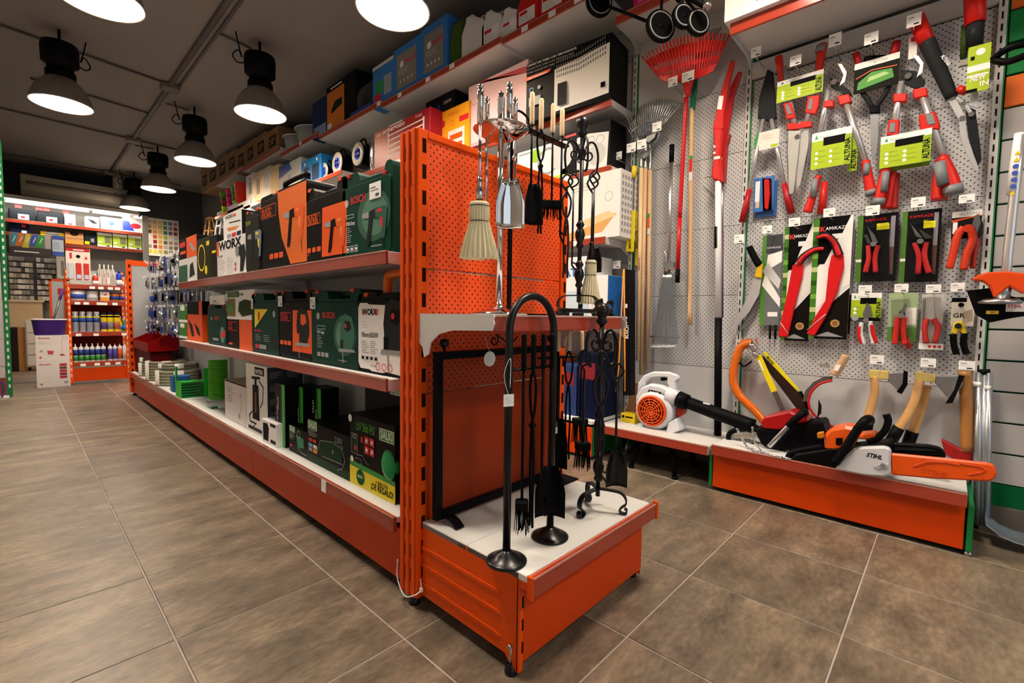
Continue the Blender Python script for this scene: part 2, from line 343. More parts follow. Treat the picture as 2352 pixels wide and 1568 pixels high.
def pendant(x, y, label, near=True):
    t = T('pendant_lamp', label, 'lamp', (x, y, 2.9), group='industrial pendant lamps')
    n = 48; prof = [(.232, 0), (.228, .02), (.215, .07), (.19, .13), (.155, .185), (.118, .225), (.1, .245)]
    b = MB(); vs = []
    for i, (r, h) in enumerate(prof):
        for k in range(2 * n):
            rr = r + (.004 if k % 2 and 0 < i < 6 else 0); a = math.pi * k / n; vs.append((rr * math.cos(a), rr * math.sin(a), h))
    fs = [(i * 2 * n + k, i * 2 * n + (k + 1) % (2 * n), (i + 1) * 2 * n + (k + 1) % (2 * n), (i + 1) * 2 * n + k) for i in range(6) for k in range(2 * n)]
    b.add(vs, fs); b.o('shade', shade_mat(), t)
    MB().tube([(.233 * math.cos(2 * math.pi * k / 40), .233 * math.sin(2 * math.pi * k / 40), 0) for k in range(40)], .006, 6, True).o('rim', mat('c9c4bd', .4, .6), t)
    MB().lathe([(.112, .235), (.114, .30), (.10, .31), (.10, .36), (.138, .38), (.142, .52), (.134, .56), (0.001, .565)], n=28).o('housing', BLACK, t)
    bx(-.02, .02, -.15, .15, .40, .42).o('bracket', BLACK, t)
    MB().lathe([(.0005, .012), (.226, .012)], n=40).o('diffuser', mat('fff3e0', .4, emit=9, var=0), t)
    MB().tube(smooth_path([(-.12, -.02, .46), (-.2, -.02, .42), (-.25, -.02, .47), (-.2, -.02, .54), (-.17, -.02, .48), (-.2, -.02, .6), (-.22, -.02, .70)]), .006, 6).o('cable', BLACK, t)
    MB().cyl((0, 0, .56), (0, 0, .702), .012).o('hook', BLACK, t)
    l = area('lamp_light', (x, y, 2.885), (0, 0, 0), .44, .44, LAMP_W, LAMP_COL, 'DISK'); l.data.spread = R(150)
    l.parent = t; l.location = (0, 0, -.012)
    return t
pendant(1.75, 2.75, 'nearest industrial lamp, cropped by the top edge, before the blue bags')
pendant(1.75, 5.15, 'hanging lamp with black housing and ribbed shade nearest the boxes on the top wall shelf')
pendant(1.70, 7.40, 'third ribbed lamp of the row over the gondola')
pendant(1.67, 9.56, 'fourth ribbed lamp of the row, beside the cardboard boxes')
pendant(1.66, 11.7, 'farthest small ribbed lamp beside the air conditioner')
pendant(.37, 6.38, 'lamp with looped cable hanging alone over the aisle').rotation_euler.z = R(200)
pendant(.43, 4.07, 'lamp over the aisle of which only the glowing rim shows')
for x, y, q in ((1.72, .5, 'unseen ceiling lamp added to the gondola row right above the end-cap stand'), (.44, 1.75, 'unseen ceiling lamp added to the aisle row nearest the end-cap stand'), (1.0, -1.5, 'unseen added ceiling lamp nearest the unseen shop window')):
    pendant(x, y, q)  # unseen lamps outside the frame, added to light the foreground
t = T('air_conditioner', 'long beige air conditioner hung under the far end of the ceiling', 'air conditioner', (.13, 11.95, 2.99))
b = MB(); b.v = []; pr = [(0, .02), (.5, 0), (.6, .06), (.6, .3), (0.05, .3), (0, .2)]
vs = [(x, y, z) for x in (0, 1.5) for y, z in pr]; n_ = 6
b.add(vs, [list(range(n_)), list(range(2 * n_ - 1, n_ - 1, -1))] + [(i, i + n_, (i + 1) % n_ + n_, (i + 1) % n_) for i in range(n_)])
AC = mat('c9bda8', .5); b.o('casing', AC, t, .012)
bx(.06, 1.44, -.004, .004, .13, .185).o('air_outlet', mat('4a443c', .6), t); bx(.06, 1.44, -.02, .0, .15, .156).o('louvre', AC, t); bx(.0, 1.5, -.006, -.002, .105, .11).o('panel_joint', DGREY, t)
p = PR(t, 1.5, .3, .012); p.text('', .8, .2, .02, DGREY) if False else None
t = T('security_camera', 'white twin security cameras on a ceiling bracket by the air conditioner', 'camera', (1.46, 12.1, 3.2))
MB().lathe([(.07, .05), (.08, .1), (.08, .39), (.001, .395)], n=16).o('bracket', AC, t)
for dx in (-.05, .06):
    MB().cyl((dx, 0, .03), (dx, -.14, -.02), .042).o('camera_body', WHITE, t); MB().cyl((dx, -.14, -.02), (dx, -.145, -.022), .03).o('lens', BLACKG, t)
# ================================================================== SHELVING
def lip(parent, w_, d=.014, h=.045, y=0, z=0, x0=0, name='price_strip'):
    "price-strip profile along a shelf's front edge: metal lip with a translucent red-brown plastic strip"
    b = MB(); b.box(x0, x0 + w_, y, y + d, z, z + h); o = b.o(name, LIPPLA, parent, .002)
    bx(x0 + .001, x0 + w_ - .001, y - .0012, y + .001, z + h - .004, z + h + .0005).o('strip_edge', mat('c98b7a', .3), o)
    return o
def slots_up(parent, x, y, z0, z1, pitch, wd, ht, m=None, ax='y'):
    "row of punched slots, recessed dark pockets, up an upright"
    b = MB(); z = z0
    while z < z1:
        if ax == 'y': b.box(x - wd / 2, x + wd / 2, y - .0006, y + .002, z, z + ht)
        else: b.box(x - .0006, x + .002, y - wd / 2, y + wd / 2, z, z + ht)
        z += pitch
    o = b.o('slots', m or mat('2a0d05', .9, var=0), parent); o['kind'] = 'stuff'; return o
# ------------------------------------------------------------------ gondola (side facing the left aisle)
PERFG = perforated('b9bcbe', '2a2c2e', .0125, .0028); PERFO = perforated('f0500a', '5a1503', .0125, .0031)
gon = T('display_gondola', 'long orange gondola with power-tool shelves along the aisle', 'gondola', (0, 0, 0))
ys = [1.29, 2.70, 4.13, 5.33, 6.50]
for a, c in zip(ys, ys[1:]):
    sp = bx(0, c - a - .004, 0, .012, .0, 1.4).o('back_panel', PERFG, gon); sp.rotation_euler.z = FX; sp.location = (1.165, c, .07)
    bx(.852, .862, a + .002, c - .002, .035, .21).o('plinth_board', ORANGE_SHADED, gon, .002)
    bs = bx(.836, 1.165, a + .001, c - .001, .235, .256).o('base_shelf', SHELFW, gon, .002)
    lo = lip(bs, c - a - .002, .013, .052); lo.rotation_euler.z = FX; lo.location = (.822, c - .001, .206)
    bx(1.48, 1.49, a, c, .03, .21).o('plinth_board', ORANGE_SHADED, gon); bx(1.175, 1.5, a, c, .235, .256).o('base_shelf', SHELFW, gon)
bx(1.15, 1.185, 1.25, 6.5, .0, .07).o('spine_foot', BLACK, gon)
def shelf(a, c, z, name='shelf'):
    s_ = bx(.834, 1.163, a, c, z - .022, z).o(name, SHELFW, gon, .002)
    l_ = lip(s_, c - a, .012, .044); l_.rotation_euler.z = FX; l_.location = (.822, c, z - .042)
    for y in (a, c):
        k = MB().prism([(0, -.002), (.335, -.002), (.335, -.105), (.31, -.1), (.28, -.068), (.2, -.046), (.03, -.04), (0, -.038)], 0, .003).o('bracket', mat('dfe1e2', .4), s_)
        k.location = (.83, y - (.003 if y == a else 0), z)
for z in (1.122, .705):
    shelf(1.335, 2.698, z); shelf(2.702, 4.13, z)
for y in (2.70, 4.13, 5.33):
    bx(1.14, 1.165, y - .015, y + .015, .05, 1.47).o('upright', STEELG, gon)
# far end frame
eu = bx(.83, .87, 6.44, 6.52, .03, 1.46).o('end_upright', ORANGE, gon, .004); slots_up(eu, .85, 6.44, .1, 1.42, .075, .014, .035)
bx(.87, 1.165, 6.44, 6.452, 1.40, 1.455).o('end_rail', ORANGE, gon)
q = bx(0, .295, 0, .01, 0, .78).o('end_panel', PERFG, gon); q.location = (.868, 6.445, .62)
bx(.87, 1.165, 6.446, 6.456, .07, .62).o('end_board', ORANGE_SHADED, gon)
MB().lathe([(.02, 0), (.022, .012), (.008, .02), (.006, .05)], (.862, 6.42, 0), 12).o('foot', BLACK, gon)
# white top cover and hook section behind the shelves
bx(1.05, 1.165, 4.15, 5.6, 1.44, 1.47).o('top_cover', WHITE, gon, .003)
# ------------------------------------------------------------------ end cap
end = T('end_display', 'orange end-cap stand with perforated back, white base shelf and slotted uprights', 'display stand', (0, 0, 0))
for x in (.826, 1.53):
    u_ = MB(); u_.box(x, x + .038, 1.168, 1.262, .035, 1.47)
    for yy in (1.176, 1.206, 1.236): u_.box(x - .0045, x + .001, yy, yy + .019, .035, 1.47)
    uo = u_.o('upright', ORANGE, end, .003)
    slots_up(uo, x + .024, 1.168, .10, 1.44, .0765, .014, .042)
    b = MB()
    for yy in (1.2005, 1.2305):
        z = .08
        while z < 1.44: b.box(x - .0008, x + .001, yy - .0012, yy + .0012, z, z + .045); z += .0765
    so = b.o('narrow_slots', mat('2a0d05', .9, var=0), uo); so['kind'] = 'stuff'
pp = bx(0, .662, 0, .014, 0, .405).o('back_panel', PERFO, end, .002); pp.location = (.866, 1.176, 1.062)
pp = bx(0, .662, 0, .014, 0, .38).o('back_panel', PERFO, end, .002); pp.location = (.866, 1.176, .676)
bx(.866, 1.528, 1.176, 1.19, .27, .672).o('back_board', mat('e54c06', .38), end, .002)
bx(.866, 1.528, 1.17, 1.2, 1.448, 1.468).o('top_rail', ORANGE, end, .002)
ms = bx(.838, 1.50, .874, 1.172, .90, .921).o('shelf', SHELFW, end, .002)
lo = lip(ms, .64, .012, .044); lo.location = (.853, .863, .876)
for x in (.838, 1.494):
    k = MB().prism([(0, 0), (.322, 0), (.326, -.006), (.322, -.014), (.326, -.024), (.318, -.042), (.16, -.046), (.1, -.058), (.06, -.085), (.05, -.12), (.028, -.13), (.02, -.1), (0, -.085)], 0, .004).o('bracket', mat('d8d7d3', .45), ms)
    k.rotation_euler.z = FX; k.location = (x - (.005 if x < 1 else -.004), 1.172, .922)
# base
sidep = MB().prism([(0, .03), (.30, .03), (.36, .03), (.385, -.0), (.405, -.0), (.405, .262), (0, .262)], 0, .006)
sp_ = sidep.o('side_panel', ORANGE, end, .001); sp_.rotation_euler.z = FX; sp_.location = (.846, 1.166, .01)
sp_.location.z = .012
for z in (.075, .135, .19):
    r_ = MB().prism([(0, 0), (.33, 0), (.345, .006), (.33, .012), (0, .012)], -.003, 0).o('rib', ORANGE, end, .001); r_.rotation_euler.z = FX; r_.location = (.846, 1.166, z)
s2 = sp_.copy(); COL.objects.link(s2); s2.parent = end; s2.location = (1.484, 1.166, .012)
fp = bx(.862, 1.488, .757, .765, .032, .262).o('front_panel', ORANGE_SHADED, end, .003)
ps = bx(.846, .864, .757, .768, .012, .26).o('corner_post', ORANGE, end, .002); slots_up(ps, .859, .757, .06, .22, .06, .006, .03)
for i, (a, c) in enumerate(((.735, .958), (.960, 1.168))):
    bx(.846, 1.492, a, c, .258, .277).o('base_board', mat('dcdbd6', .5, var=.02), end, .002)
lo = lip(fp, .652, .012, .052); lo.location = (.846, .713, .226)
bx(.848, 1.49, .722, .76, .236, .27).o('lip_channel', ORANGE, end, .002)
bx(1.498, 1.508, .708, .728, .222, .284).o('end_clip', ORANGE, end, .003); bx(.84, .847, .71, .73, .222, .284).o('end_clip', ORANGE, end, .003)
for x, y, h in ((.848, .785, .012), (.846, 1.205, .03), (1.48, .79, .012), (1.5, 1.2, .03)):
    f_ = MB().lathe([(.017, 0), (.0175, .008), (.012, .02), (.007, .024), (.007, .028)], (x, y, 0), 16).o('foot', BLACKG, end)
    MB().cyl((x, y, .022), (x, y, .07), .0045, n=8).o('bolt', STEEL, f_)
MB().cyl((.838, .785, .072), (.846, .785, .072), .006, n=6).o('bolt', STEEL, end)
ct = MB().tube(smooth_path([(.82, 1.264, .13), (.818, 1.262, .07), (.812, 1.215, .035), (.815, 1.165, .055), (.832, 1.155, .07), (.835, 1.160, .10)]), .0018, 6).o('cable_tie', PAPER)
MB().box(.829, .837, 1.150, 1.158, .063, .075).o('tie_head', PAPER, ct); tag(ct, 'white cable tie looped round the foot of the slotted orange upright', 'cable tie')
# ------------------------------------------------------------------ right-hand wall unit
PERFW = perforated('bdbebf', '3a3836', .0125, .0030, slots=False)
WX = 2.92
wu = T('garden_tool_display', 'white perforated wall bay hung with pruning tools over an orange plinth', 'wall display', (0, 0, 0))
WP = mat('bfc0c1', .5, var=.02); GR = mat('0a7a3a', .4)
def bay(parent, y0, y1, zs, perf=PERFW, low=.25):
    for a, c in zip(zs, zs[1:]):
        o = bx(0, y1 - y0 - .003, 0, .014, 0, c - a - .002).o('perforated_panel', perf, parent, .001); o.rotation_euler.z = FX; o.location = (WX, y1 - .0015, a)
    bx(WX, WX + .014, y0, y1, low, zs[0] - .002).o('lower_panel', WP, parent)
def post(parent, y, z1=2.9, side=GR):
    o = bx(WX - .022, WX + .05, y - .014, y + .014, 0, z1).o('upright', mat('c9c8c5', .4), parent, .002)
    bx(WX - .018, WX + .045, y - .019, y - .0142, .02, z1).o('upright_side', side, o)
    slots_up(o, WX - .022, y, .1, z1 - .1, .05, .006, .03, mat('1a1a1a', .9, var=0), 'x')
def wshelf(parent, y0, y1, z, xf, lipm=True, lh=.045, name='shelf'):
    s_ = bx(xf + .01, WX - .002, y0, y1, z - .024, z).o(name, mat('cfcdc8', .45), parent, .002)
    if lipm: l_ = lip(s_, y1 - y0, .012, lh); l_.rotation_euler.z = FX; l_.location = (xf, y1, z - lh + .004)
    for y in (y0, y1):
        k = MB().prism([(0, -.002), (WX - xf - .012, -.002), (WX - xf - .012, -.10), (WX - xf - .05, -.09), (WX - xf - .13, -.05), (0, -.045)], 0, .003).o('bracket', mat('cfcdc8', .4), s_)
        k.location = (xf + .008, y - (.003 if y == y0 else 0), z)
    return s_
bay(wu, -.085, .895, [.62, 1.06, 1.47, 1.89, 2.27])
post(wu, -.095); post(wu, .905)
bx(WX - .03, WX, -.08, .89, 2.27, 2.36).o('header_rail', mat('b9b7b2', .45), wu, .004)
wshelf(wu, -.08, .89, 2.41, 2.53, lh=.06)
bx(2.532, 2.542, -.075, .893, .022, .205).o('plinth_board', ORANGE_SHADED, wu, .002)
pb = bx(2.51, WX, -.078, .895, .228, .25).o('base_shelf', SHELFW, wu, .002)
lo = lip(pb, .972, .012, .054); lo.rotation_euler.z = FX; lo.location = (2.499, .894, .2)
bx(2.53, WX, -.1, -.082, .02, .20).o('side_panel', GR, wu, .002); bx(2.53, WX, .897, .912, .02, .215).o('side_panel', GR, wu, .002)
MB().lathe([(.014, 0), (.014, .01), (.006, .02)], (2.55, -.09, 0), 10).o('foot', STEEL, wu)
rb = T('rake_display', 'narrow white perforated wall bay hung with rakes and long handles', 'wall display', (0, 0, 0))
bay(rb, .915, 1.615, [.62, 1.06, 1.47, 1.89, 2.27], low=.22)
bx(WX, WX + .014, .915, 1.615, 2.27, 2.75).o('upper_panel', WP, rb)
wshelf(rb, .915, 1.615, .235, 2.50, lh=.05, name='low_shelf'); post(rb, 1.625)
wshelf(rb, .915, 1.605, 2.77, 2.60, lh=.05)
lb = T('household_shelving', 'tall grey wall shelving crammed with heaters and household boxes', 'shelving', (0, 0, 0))
PERFD = perforated('9fa1a1', '2c2c2c', .0125, .0028)
bay(lb, 1.635, 2.7, [.40, .85, 1.30, 1.75, 2.2, 2.65, 3.0], PERFD); bx(WX, WX + .014, 2.7, 9.6, .2, 3.3).o('rear_panel', mat('6e6c69', .7), lb)
bx(2.5, 2.51, 1.64, 2.9, .02, .21).o('plinth_board', ORANGE_SHADED, lb, .002); bx(2.51, WX, 1.636, 1.65, .02, .21).o('side_panel', GR, lb); bx(2.5, WX, 1.64, 2.9, .23, .25).o('base_shelf', SHELFW, lb)
wshelf(lb, 1.64, 3.05, 2.30, 2.635); wshelf(lb, 1.64, 3.05, 1.89, 2.65); wshelf(lb, 1.64, 3.05, 1.43, 2.60); wshelf(lb, 1.64, 3.05, .86, 2.60)
wshelf(lb, 3.06, 4.85, 2.33, 2.45); wshelf(lb, 4.86, 6.5, 2.46, 2.45); wshelf(lb, 6.51, 8.0, 2.52, 2.45); wshelf(lb, 8.01, 9.5, 2.57, 2.45)
for a, c, z in ((1.64, 2.45, 2.90), (2.46, 4.05, 2.92), (4.06, 5.4, 2.95), (5.41, 6.55, 3.0), (6.56, 8.0, 3.10), (8.01, 9.5, 3.14)): wshelf(lb, a, c, z, 2.45)
for y in (3.055, 4.855, 6.505, 8.005): bx(WX - .02, WX, y - .015, y + .015, 0, 3.3).o('upright', mat('8a8886', .5), lb)
# ------------------------------------------------------------------ slatted wall panel at the right edge
SZ0 = on('x', WX, 2300, 1112).z
sw = T('slatwall_panel', 'grey slatwall with green grooves, orange and green rows, at the right edge', 'wall panel', (0, 0, 0))
bx(WX + .012, WX + .03, -1.6, -.12, .25, 3.2).o('groove_board', mat('0a4a28', .5), sw)
z = SZ0; k = 0
SLG = mat('aba9a8', .5, var=.03); ORS = mat('d9661f', .5)
while z < 3.1:
    m = SLG if k < 12 else ORS if k in (12, 15) else GR
    bx(WX - .004, WX + .012, -1.6, -.118, z + .004, z + .1305).o('slat', m, sw, .002); z += .1345; k += 1
bx(WX - .002, WX + .02, -1.6, -.118, .12, SZ0).o('base_board', mat('0a5a30', .5), sw); bx(WX - .03, WX + .02, -1.6, -.13, .0, .12).o('kick_board', mat('57524c', .6), sw)
# ------------------------------------------------------------------ panel at the left edge
lp = T('slatted_end_panel', 'grey slatted panel with green slotted upright at the left edge', 'wall panel', (0, 7.1, 0))
zz = [.2, .32, .6, 1.0, 1.32, 1.78, 2.2, 2.62]
for a, c in zip(zz, zz[1:]): bx(-1.3, -.09, 0, .02, a + .004, c - .004).o('slat', SLG, lp, .002)
b = MB()
for i in range(26): b.box(-1.3, -.1, -.012, .0, 1.02 + i * .028, 1.03 + i * .028)
b.o('wire_rails', mat('cfd3d3', .4), lp)['kind'] = 'stuff'
bx(-1.3, -.09, .01, .03, 0.02, .2).o('base_board', mat('8c3a28', .5), lp); bx(-1.3, -.07, -.02, .02, 0, .02).o('skirting', PAPER, lp)
u_ = bx(-.085, -.045, -.01, .05, .01, 2.62).o('upright', mat('0b6b3a', .4), lp, .003); slots_up(u_, -.065, -.01, .1, 2.6, .075, .014, .035, mat('c9d6c0', .6))
MB().tube(smooth_path([(-.3, -.03, .2), (-.14, -.04, .18), (-.11, -.04, .1), (-.12, -.05, .01)]), .008, 6).o('blue_cable', NAVY, lp)
# ================================================================== GONDOLA MERCHANDISE
W_ = PAPER; K_ = mat('0d0d0e', .5, var=0); O_ = mat('e8560f', .5, var=0); R_ = mat('d3202a', .5, var=0); G_ = mat('2f9e3a', .5, var=0); GL = mat('3f7a5c', .5, var=0); GY = mat('9a9c9e', .5, var=0); DG = mat('2a2c2e', .5, var=0); PY = mat('f0dc1a', .5, var=0); LB = mat('7fb0d8', .5, var=0); OL = mat('f08a3c', .5, var=0)
def span(xf, l, r_, t, b, zb=None):
    m = (t + b) / 2; yl, yr = on('x', xf, l, m).y, on('x', xf, r_, m).y
    if zb is None: zb = on('x', xf, (l + r_) / 2, b).z
    return (xf, yl, zb), yl - yr, on('x', xf, (l + r_) / 2, t).z - zb
def pic_drill(p, u, v, k, body, dark=DG, metal=GY, accent=R_, flip=1):
    "flat picture of a hammer drill, chuck to the left"
    q = lambda pts: [(u + flip * a * k / p.w, v + b * k / p.h) for a, b in pts]
    p.poly(q([(-.02, .02), (.26, .06), (.3, -.02), (.3, -.14), (-.02, -.12)]), dark)
    p.poly(q([(-.3, .0), (-.04, .02), (-.04, -.12), (-.3, -.1), (-.34, -.05)]), metal)
    p.poly(q([(.2, .06), (.62, .07), (.72, .0), (.66, -.16), (.26, -.16)]), body)
    p.poly(q([(.5, -.14), (.7, -.12), (.66, -.36), (.62, -.6), (.48, -.62), (.52, -.36)]), body)
    p.poly(q([(.42, -.16), (.54, -.16), (.52, -.4), (.44, -.34)]), accent)
    p.poly(q([(-.02, -.1), (.12, -.12), (.02, -.62), (-.06, -.72), (-.16, -.7), (-.14, -.6)]), dark)
    p.poly(q([(.3, .02), (.5, .03), (.5, -.04), (.3, -.05)]), accent)
    p.line([q([(.55, -.62)])[0], q([(.58, -.85)])[0]], .004, K_)
def pic_jig(p, u, v, k, body, dark=DG, accent=R_):
    q = lambda pts: [(u + a * k / p.w, v + b * k / p.h) for a, b in pts]
    p.poly(q([(-.25, .1), (-.2, .38), (-.02, .5), (.3, .42), (.4, .2), (.42, -.1), (.3, -.3), (-.2, -.32)]), body)
    p.poly(q([(-.02, .34), (.22, .32), (.28, .16), (.1, .08), (-.04, .14)]), dark)
    p.poly(q([(-.3, -.3), (.4, -.3), (.46, -.36), (-.34, -.38)]), GY); p.poly(q([(-.14, -.38), (-.1, -.38), (-.1, -.62), (-.13, -.66)]), GY)
    p.disc(*q([(.02, .22)])[0], .05 * k, accent); p.poly(q([(-.24, -.1), (-.1, -.1), (-.1, -.3), (-.24, -.3)]), dark)
def case(name, label, loc, w_, h, d, m, hx0=.3, hx1=.8, ho=.035, latch=RED, lx=(.15, .85), rad=.022, group='power-tool carry cases'):
    t = T(name, label, 'tool case', loc, FX, group)
    b = MB(); hb = h - ho; X0, X1 = hx0 * w_, hx1 * w_
    poly = rrect(0, w_, 0, h, rad)
    # outline with the handle notch cut into the top edge
    up = [(x, z) for x, z in poly]; out = [(rad, 0), (w_ - rad, 0)] + arc((w_ - rad, rad), rad, -90, 0, 4, 'p') + arc((w_ - rad, h - rad), rad, 0, 90, 4, 'p')
    out += [(X1 + .012, h), (X1, h - .012), (X1 - .006, hb), (X0 + .006, hb), (X0, h - .012), (X0 - .012, h)] + arc((rad, h - rad), rad, 90, 180, 4, 'p') + arc((rad, rad), rad, 180, 270, 4, 'p')
    b.prism(out, 0, d); b.o('shell', m, t)
    MB().prism([(x * .965 + .0175 * w_, z) for x, z in rrect(0, w_, .012, hb - .012, rad)], -.004, .002).o('front_panel', m, t, .002)
    bx(0, w_, d * .47, d * .53, .03, .034).o('seam', DG, t) if False else None
    MB().tube([(X0 - .004, d * .5, h - .014), (X1 + .004, d * .5, h - .014)], .012, 10).o('handle', m, t)
    for l in lx:
        bx(l * w_ - .012, l * w_ + .012, -.003, d * .6, hb - .01 if X0 < l * w_ < X1 else h - .012, hb + .004 if X0 < l * w_ < X1 else h + .003).o('latch', latch, t, .002)
    for a in (.12, .88): bx(a * w_ - .015, a * w_ + .015, .01, d - .01, -.0005, .004).o('foot', BLACK, t)
    return t, PR(t, w_, h, -.004)
def ring_logo(p, u, v, r): p.ring(u, v, r, r * .16, W_); p.ring(u, v, r * .62, r * .12, W_); p.rect(u - r * .18 / p.w, u + r * .18 / p.w, v - r * .6 / p.h, v + r * .6 / p.h, W_)
XF = .872
# --- top shelf
Z1 = 1.1225
l, w_, h = span(XF, 787, 931, 380, 577, Z1); t, p = case('drill_case', 'dark green case with red lettering and a hammer drill picture, beside the orange upright', l, .35, h, .12, BOSCHG, .36, .86)
p.disc(.66, .45, .11, mat('2c5a48', .5, var=0), 24, .09); p.disc(.68, .45, .085, mat('4d7d69', .5, var=0), 24, .07)
ring_logo(p, .12, .665, .0135); p.text('BOSCH', .21, .64, .026, R_, .02, .105)
p.frame(.11, .27, .48, .525, .0015, W_); p.text('PSB Easy', .11, .40, .013, W_, .01); p.lines(.11, .24, .19, .38, 8, W_); 
for i in range(3): p.frame(.11 + .09 * i, .175 + .09 * i, .08, .155, .002, W_); p.rect(.125 + .09 * i, .16 + .09 * i, .1, .13, W_)
pic_drill(p, .60, .49, .16, mat('1c5a44', .5, var=0)); p.text('www.bosch-diy.com', .63, .1, .006, W_); price_label(t, .21, .195, .075, .055, -.006); p.done()
l, w_, h = span(XF, 698, 790, 423, 588, Z1); t, p = case('drill_case', 'black carry case with orange drill panel, between the green case and the larger black one', l, w_ + .03, h, .11, BLACK, .28, .8, latch=O_)
p.poly([(.46, .08), (1, .08), (1, .70), (.48, .70)], O_); p.frame(.10, .43, .52, .66, .003, O_); p.text('BLACK+', .13, .595, .017, O_, .02, .1); p.text('DECKER', .13, .535, .017, O_, .02, .1)
for i in range(3): p.rect(.11 + .12 * i, .20 + .12 * i, .16, .225, O_, .005)
p.text('750W', .11, .12, .008, O_); pic_drill(p, .68, .5, .17, O_, K_, GY, OL); p.done()
l, w_, h = span(XF, 600, 700, 433, 602, Z1); t, p = case('drill_case', 'large black carton case with orange curved panel, drill picture and a raised handle', l, w_ + .03, h, .13, BLACK, .30, .36, .012, latch=O_, lx=(.4,))
p.poly([(.42, .97), (.44, .7), (.5, .4), (.68, .05), (1, .05), (1, .97)], mat('e06a1e', .5, var=0)); p.frame(.02, .38, .70, .86, .003, O_); p.text('BLACK+', .05, .785, .019, O_, .02, .125); p.text('DECKER', .05, .72, .019, O_, .02, .125)
for i in range(3): p.rect(.22 + .11 * i, .31 + .11 * i, .15, .22, O_, .005)
pic_drill(p, .68, .68, .22, O_, K_, GY, OL); p.done()
b = MB(); b.tube(smooth_path([(.16, .06, h - .01), (.165, .06, h + .045), (.18, .06, h + .058), (.40, .06, h + .058), (.415, .06, h + .045), (.42, .06, h - .01)], 4), .013, 8); b.o('raised_handle', BLACK, t)
l, w_, h = span(XF, 567, 599, 483, 618, Z1); t, p = case('drill_case', 'dark grey case marked 750W in yellow, half hidden behind the large orange-panelled one', (XF - .004, l[1], Z1), w_, h, .1, mat('23261f', .45), .35, .7, .02, latch=O_)
p.text('750W', .06, .78, .022, mat('b3b421', .5, var=0), .01); pic_drill(p, .5, .62, .2, mat('6f7f8c', .5, var=0), DG, GY, PY); p.done()
l, w_, h = span(XF, 498, 566, 545, 627, Z1); t, p = carton('tool_carton', 'low white carton with giant black lettering and an angle-tool picture on the top shelf', l, (w_, .25, h), W_, side=O_)
p.rect(0, .08, .62, 1, O_); p.text('WORX', .08, .74, .05, K_, .04, w_ * .78); p.lines(.05, .32, .08, .52, 8, DG); p.lines(.38, .62, .08, .52, 8, DG); p.text('Class 1500W', .05, .56, .012, K_, .02); p.poly([(.66, .7), (.95, .75), (.99, .5), (.9, .1), (.8, .1), (.82, .45)], DG); p.disc(.72, .62, .03, GY); p.disc(.66, .3, .012, R_); p.disc(.66, .18, .012, R_); p.done()
hh = h
l, w_, h = span(XF + .03, 513, 566, 485, 545, Z1 + hh + .0005); t, p = carton('tool_carton', 'white carton with a trimmer picture stacked on the low white carton', l, (w_ * .8, .2, h), W_, side=K_)
p.text('WORX', .12, .82, .022, K_, .03, w_ * .36); p.rect(.58, .72, .82, .92, O_); p.line([(.35, .66), (.95, .6)], .006, K_); p.poly([(.2, .5), (.9, .42), (.7, .34), (.3, .36)], OL); 
for i in range(3): p.rect(.22 + .27 * i, .44 + .27 * i, .08, .24, (GY, R_, DG)[i])
p.done()
l, w_, h = span(XF, 484, 499, 540, 629, Z1); t, p = carton('tool_carton', 'slim black carton with yellow figures beside the low white carton', l, (w_, .22, h), mat('1c1a16', .5)); p.rect(.2, .8, .6, .66, PY); p.done()
l, w_, h = span(XF, 452, 485, 546, 633, Z1); t, p = carton('tool_carton', 'dark olive carton showing a yellow looped hose', l, (w_, .22, h), mat('2e2c17', .5)); p.ring(.35, .55, .09, .012, PY, 24); p.disc(.65, .25, .03, PY); p.rect(.7, .9, .8, .9, PY); p.done()
l, w_, h = span(XF, 411, 452, 592, 637, Z1); t, p = carton('tool_carton', 'low green and white carton at the far end of the top shelf', l, (w_, .22, h), mat('d9dad6', .5)); p.rect(0, .5, 0, .75, mat('1d5a3e', .5, var=0)); p.poly([(.6, .2), (.9, .3), (.8, .8), (.65, .7)], DG); p.done(); h1 = h
l, w_, h = span(XF, 411, 452, 545, 592, Z1 + h1 + .0005); t, p = carton('tool_carton', 'black and orange grinder carton stacked on the green and white one', l, (w_, .22, h), mat('171312', .5)); p.rect(.45, 1, 0, 1, O_); p.rect(.05, .38, .6, .85, R_); p.poly([(.6, .8), (.75, .6), (.95, .3), (.8, .25), (.65, .5)], GY); p.rect(.08, .4, .25, .4, O_); p.done()
# --- middle shelf
Z2 = .7055
l, w_, h = span(XF, 822, 935, 672, 860, Z2); t, p = case('jigsaw_case', 'black case with white ragged sticker and orange handle by the upright on the middle shelf', l, .30, h, .12, BLACK, .45, .5, .01, latch=O_, lx=(.2,))
ww = .30
p.poly([(.04, .12), (.09, .05), (.3, .05), (.36, .03), (.6, .03), (.66, .05), (1, .03), (1, .84), (.3, .86), (.25, .88), (.08, .88), (.04, .82)], W_)
p.rect(.13, .17, .73, .80, O_); p.rect(.44, .50, .73, .80, O_); p.text('WORX', .15, .732, .021, K_, .045, .095); p.text('90mm/650W', .12, .45, .018, K_, .015, .115); p.lines(.12, .3, .24, .41, 7, DG); p.lines(.33, .5, .24, .41, 7, DG); p.lines(.13, .32, .55, .66, 3, GY)
pic_jig(p, .80, .55, .22, DG, K_); p.text('WX479.1', .34, .085, .008, K_)
for i in range(3): p.ring(.5 + .13 * i, .1, .014, .003, R_)
for i in range(4): p.rect(.13 + .1 * i, .19 + .1 * i, .17, .21, DG)
p.done()
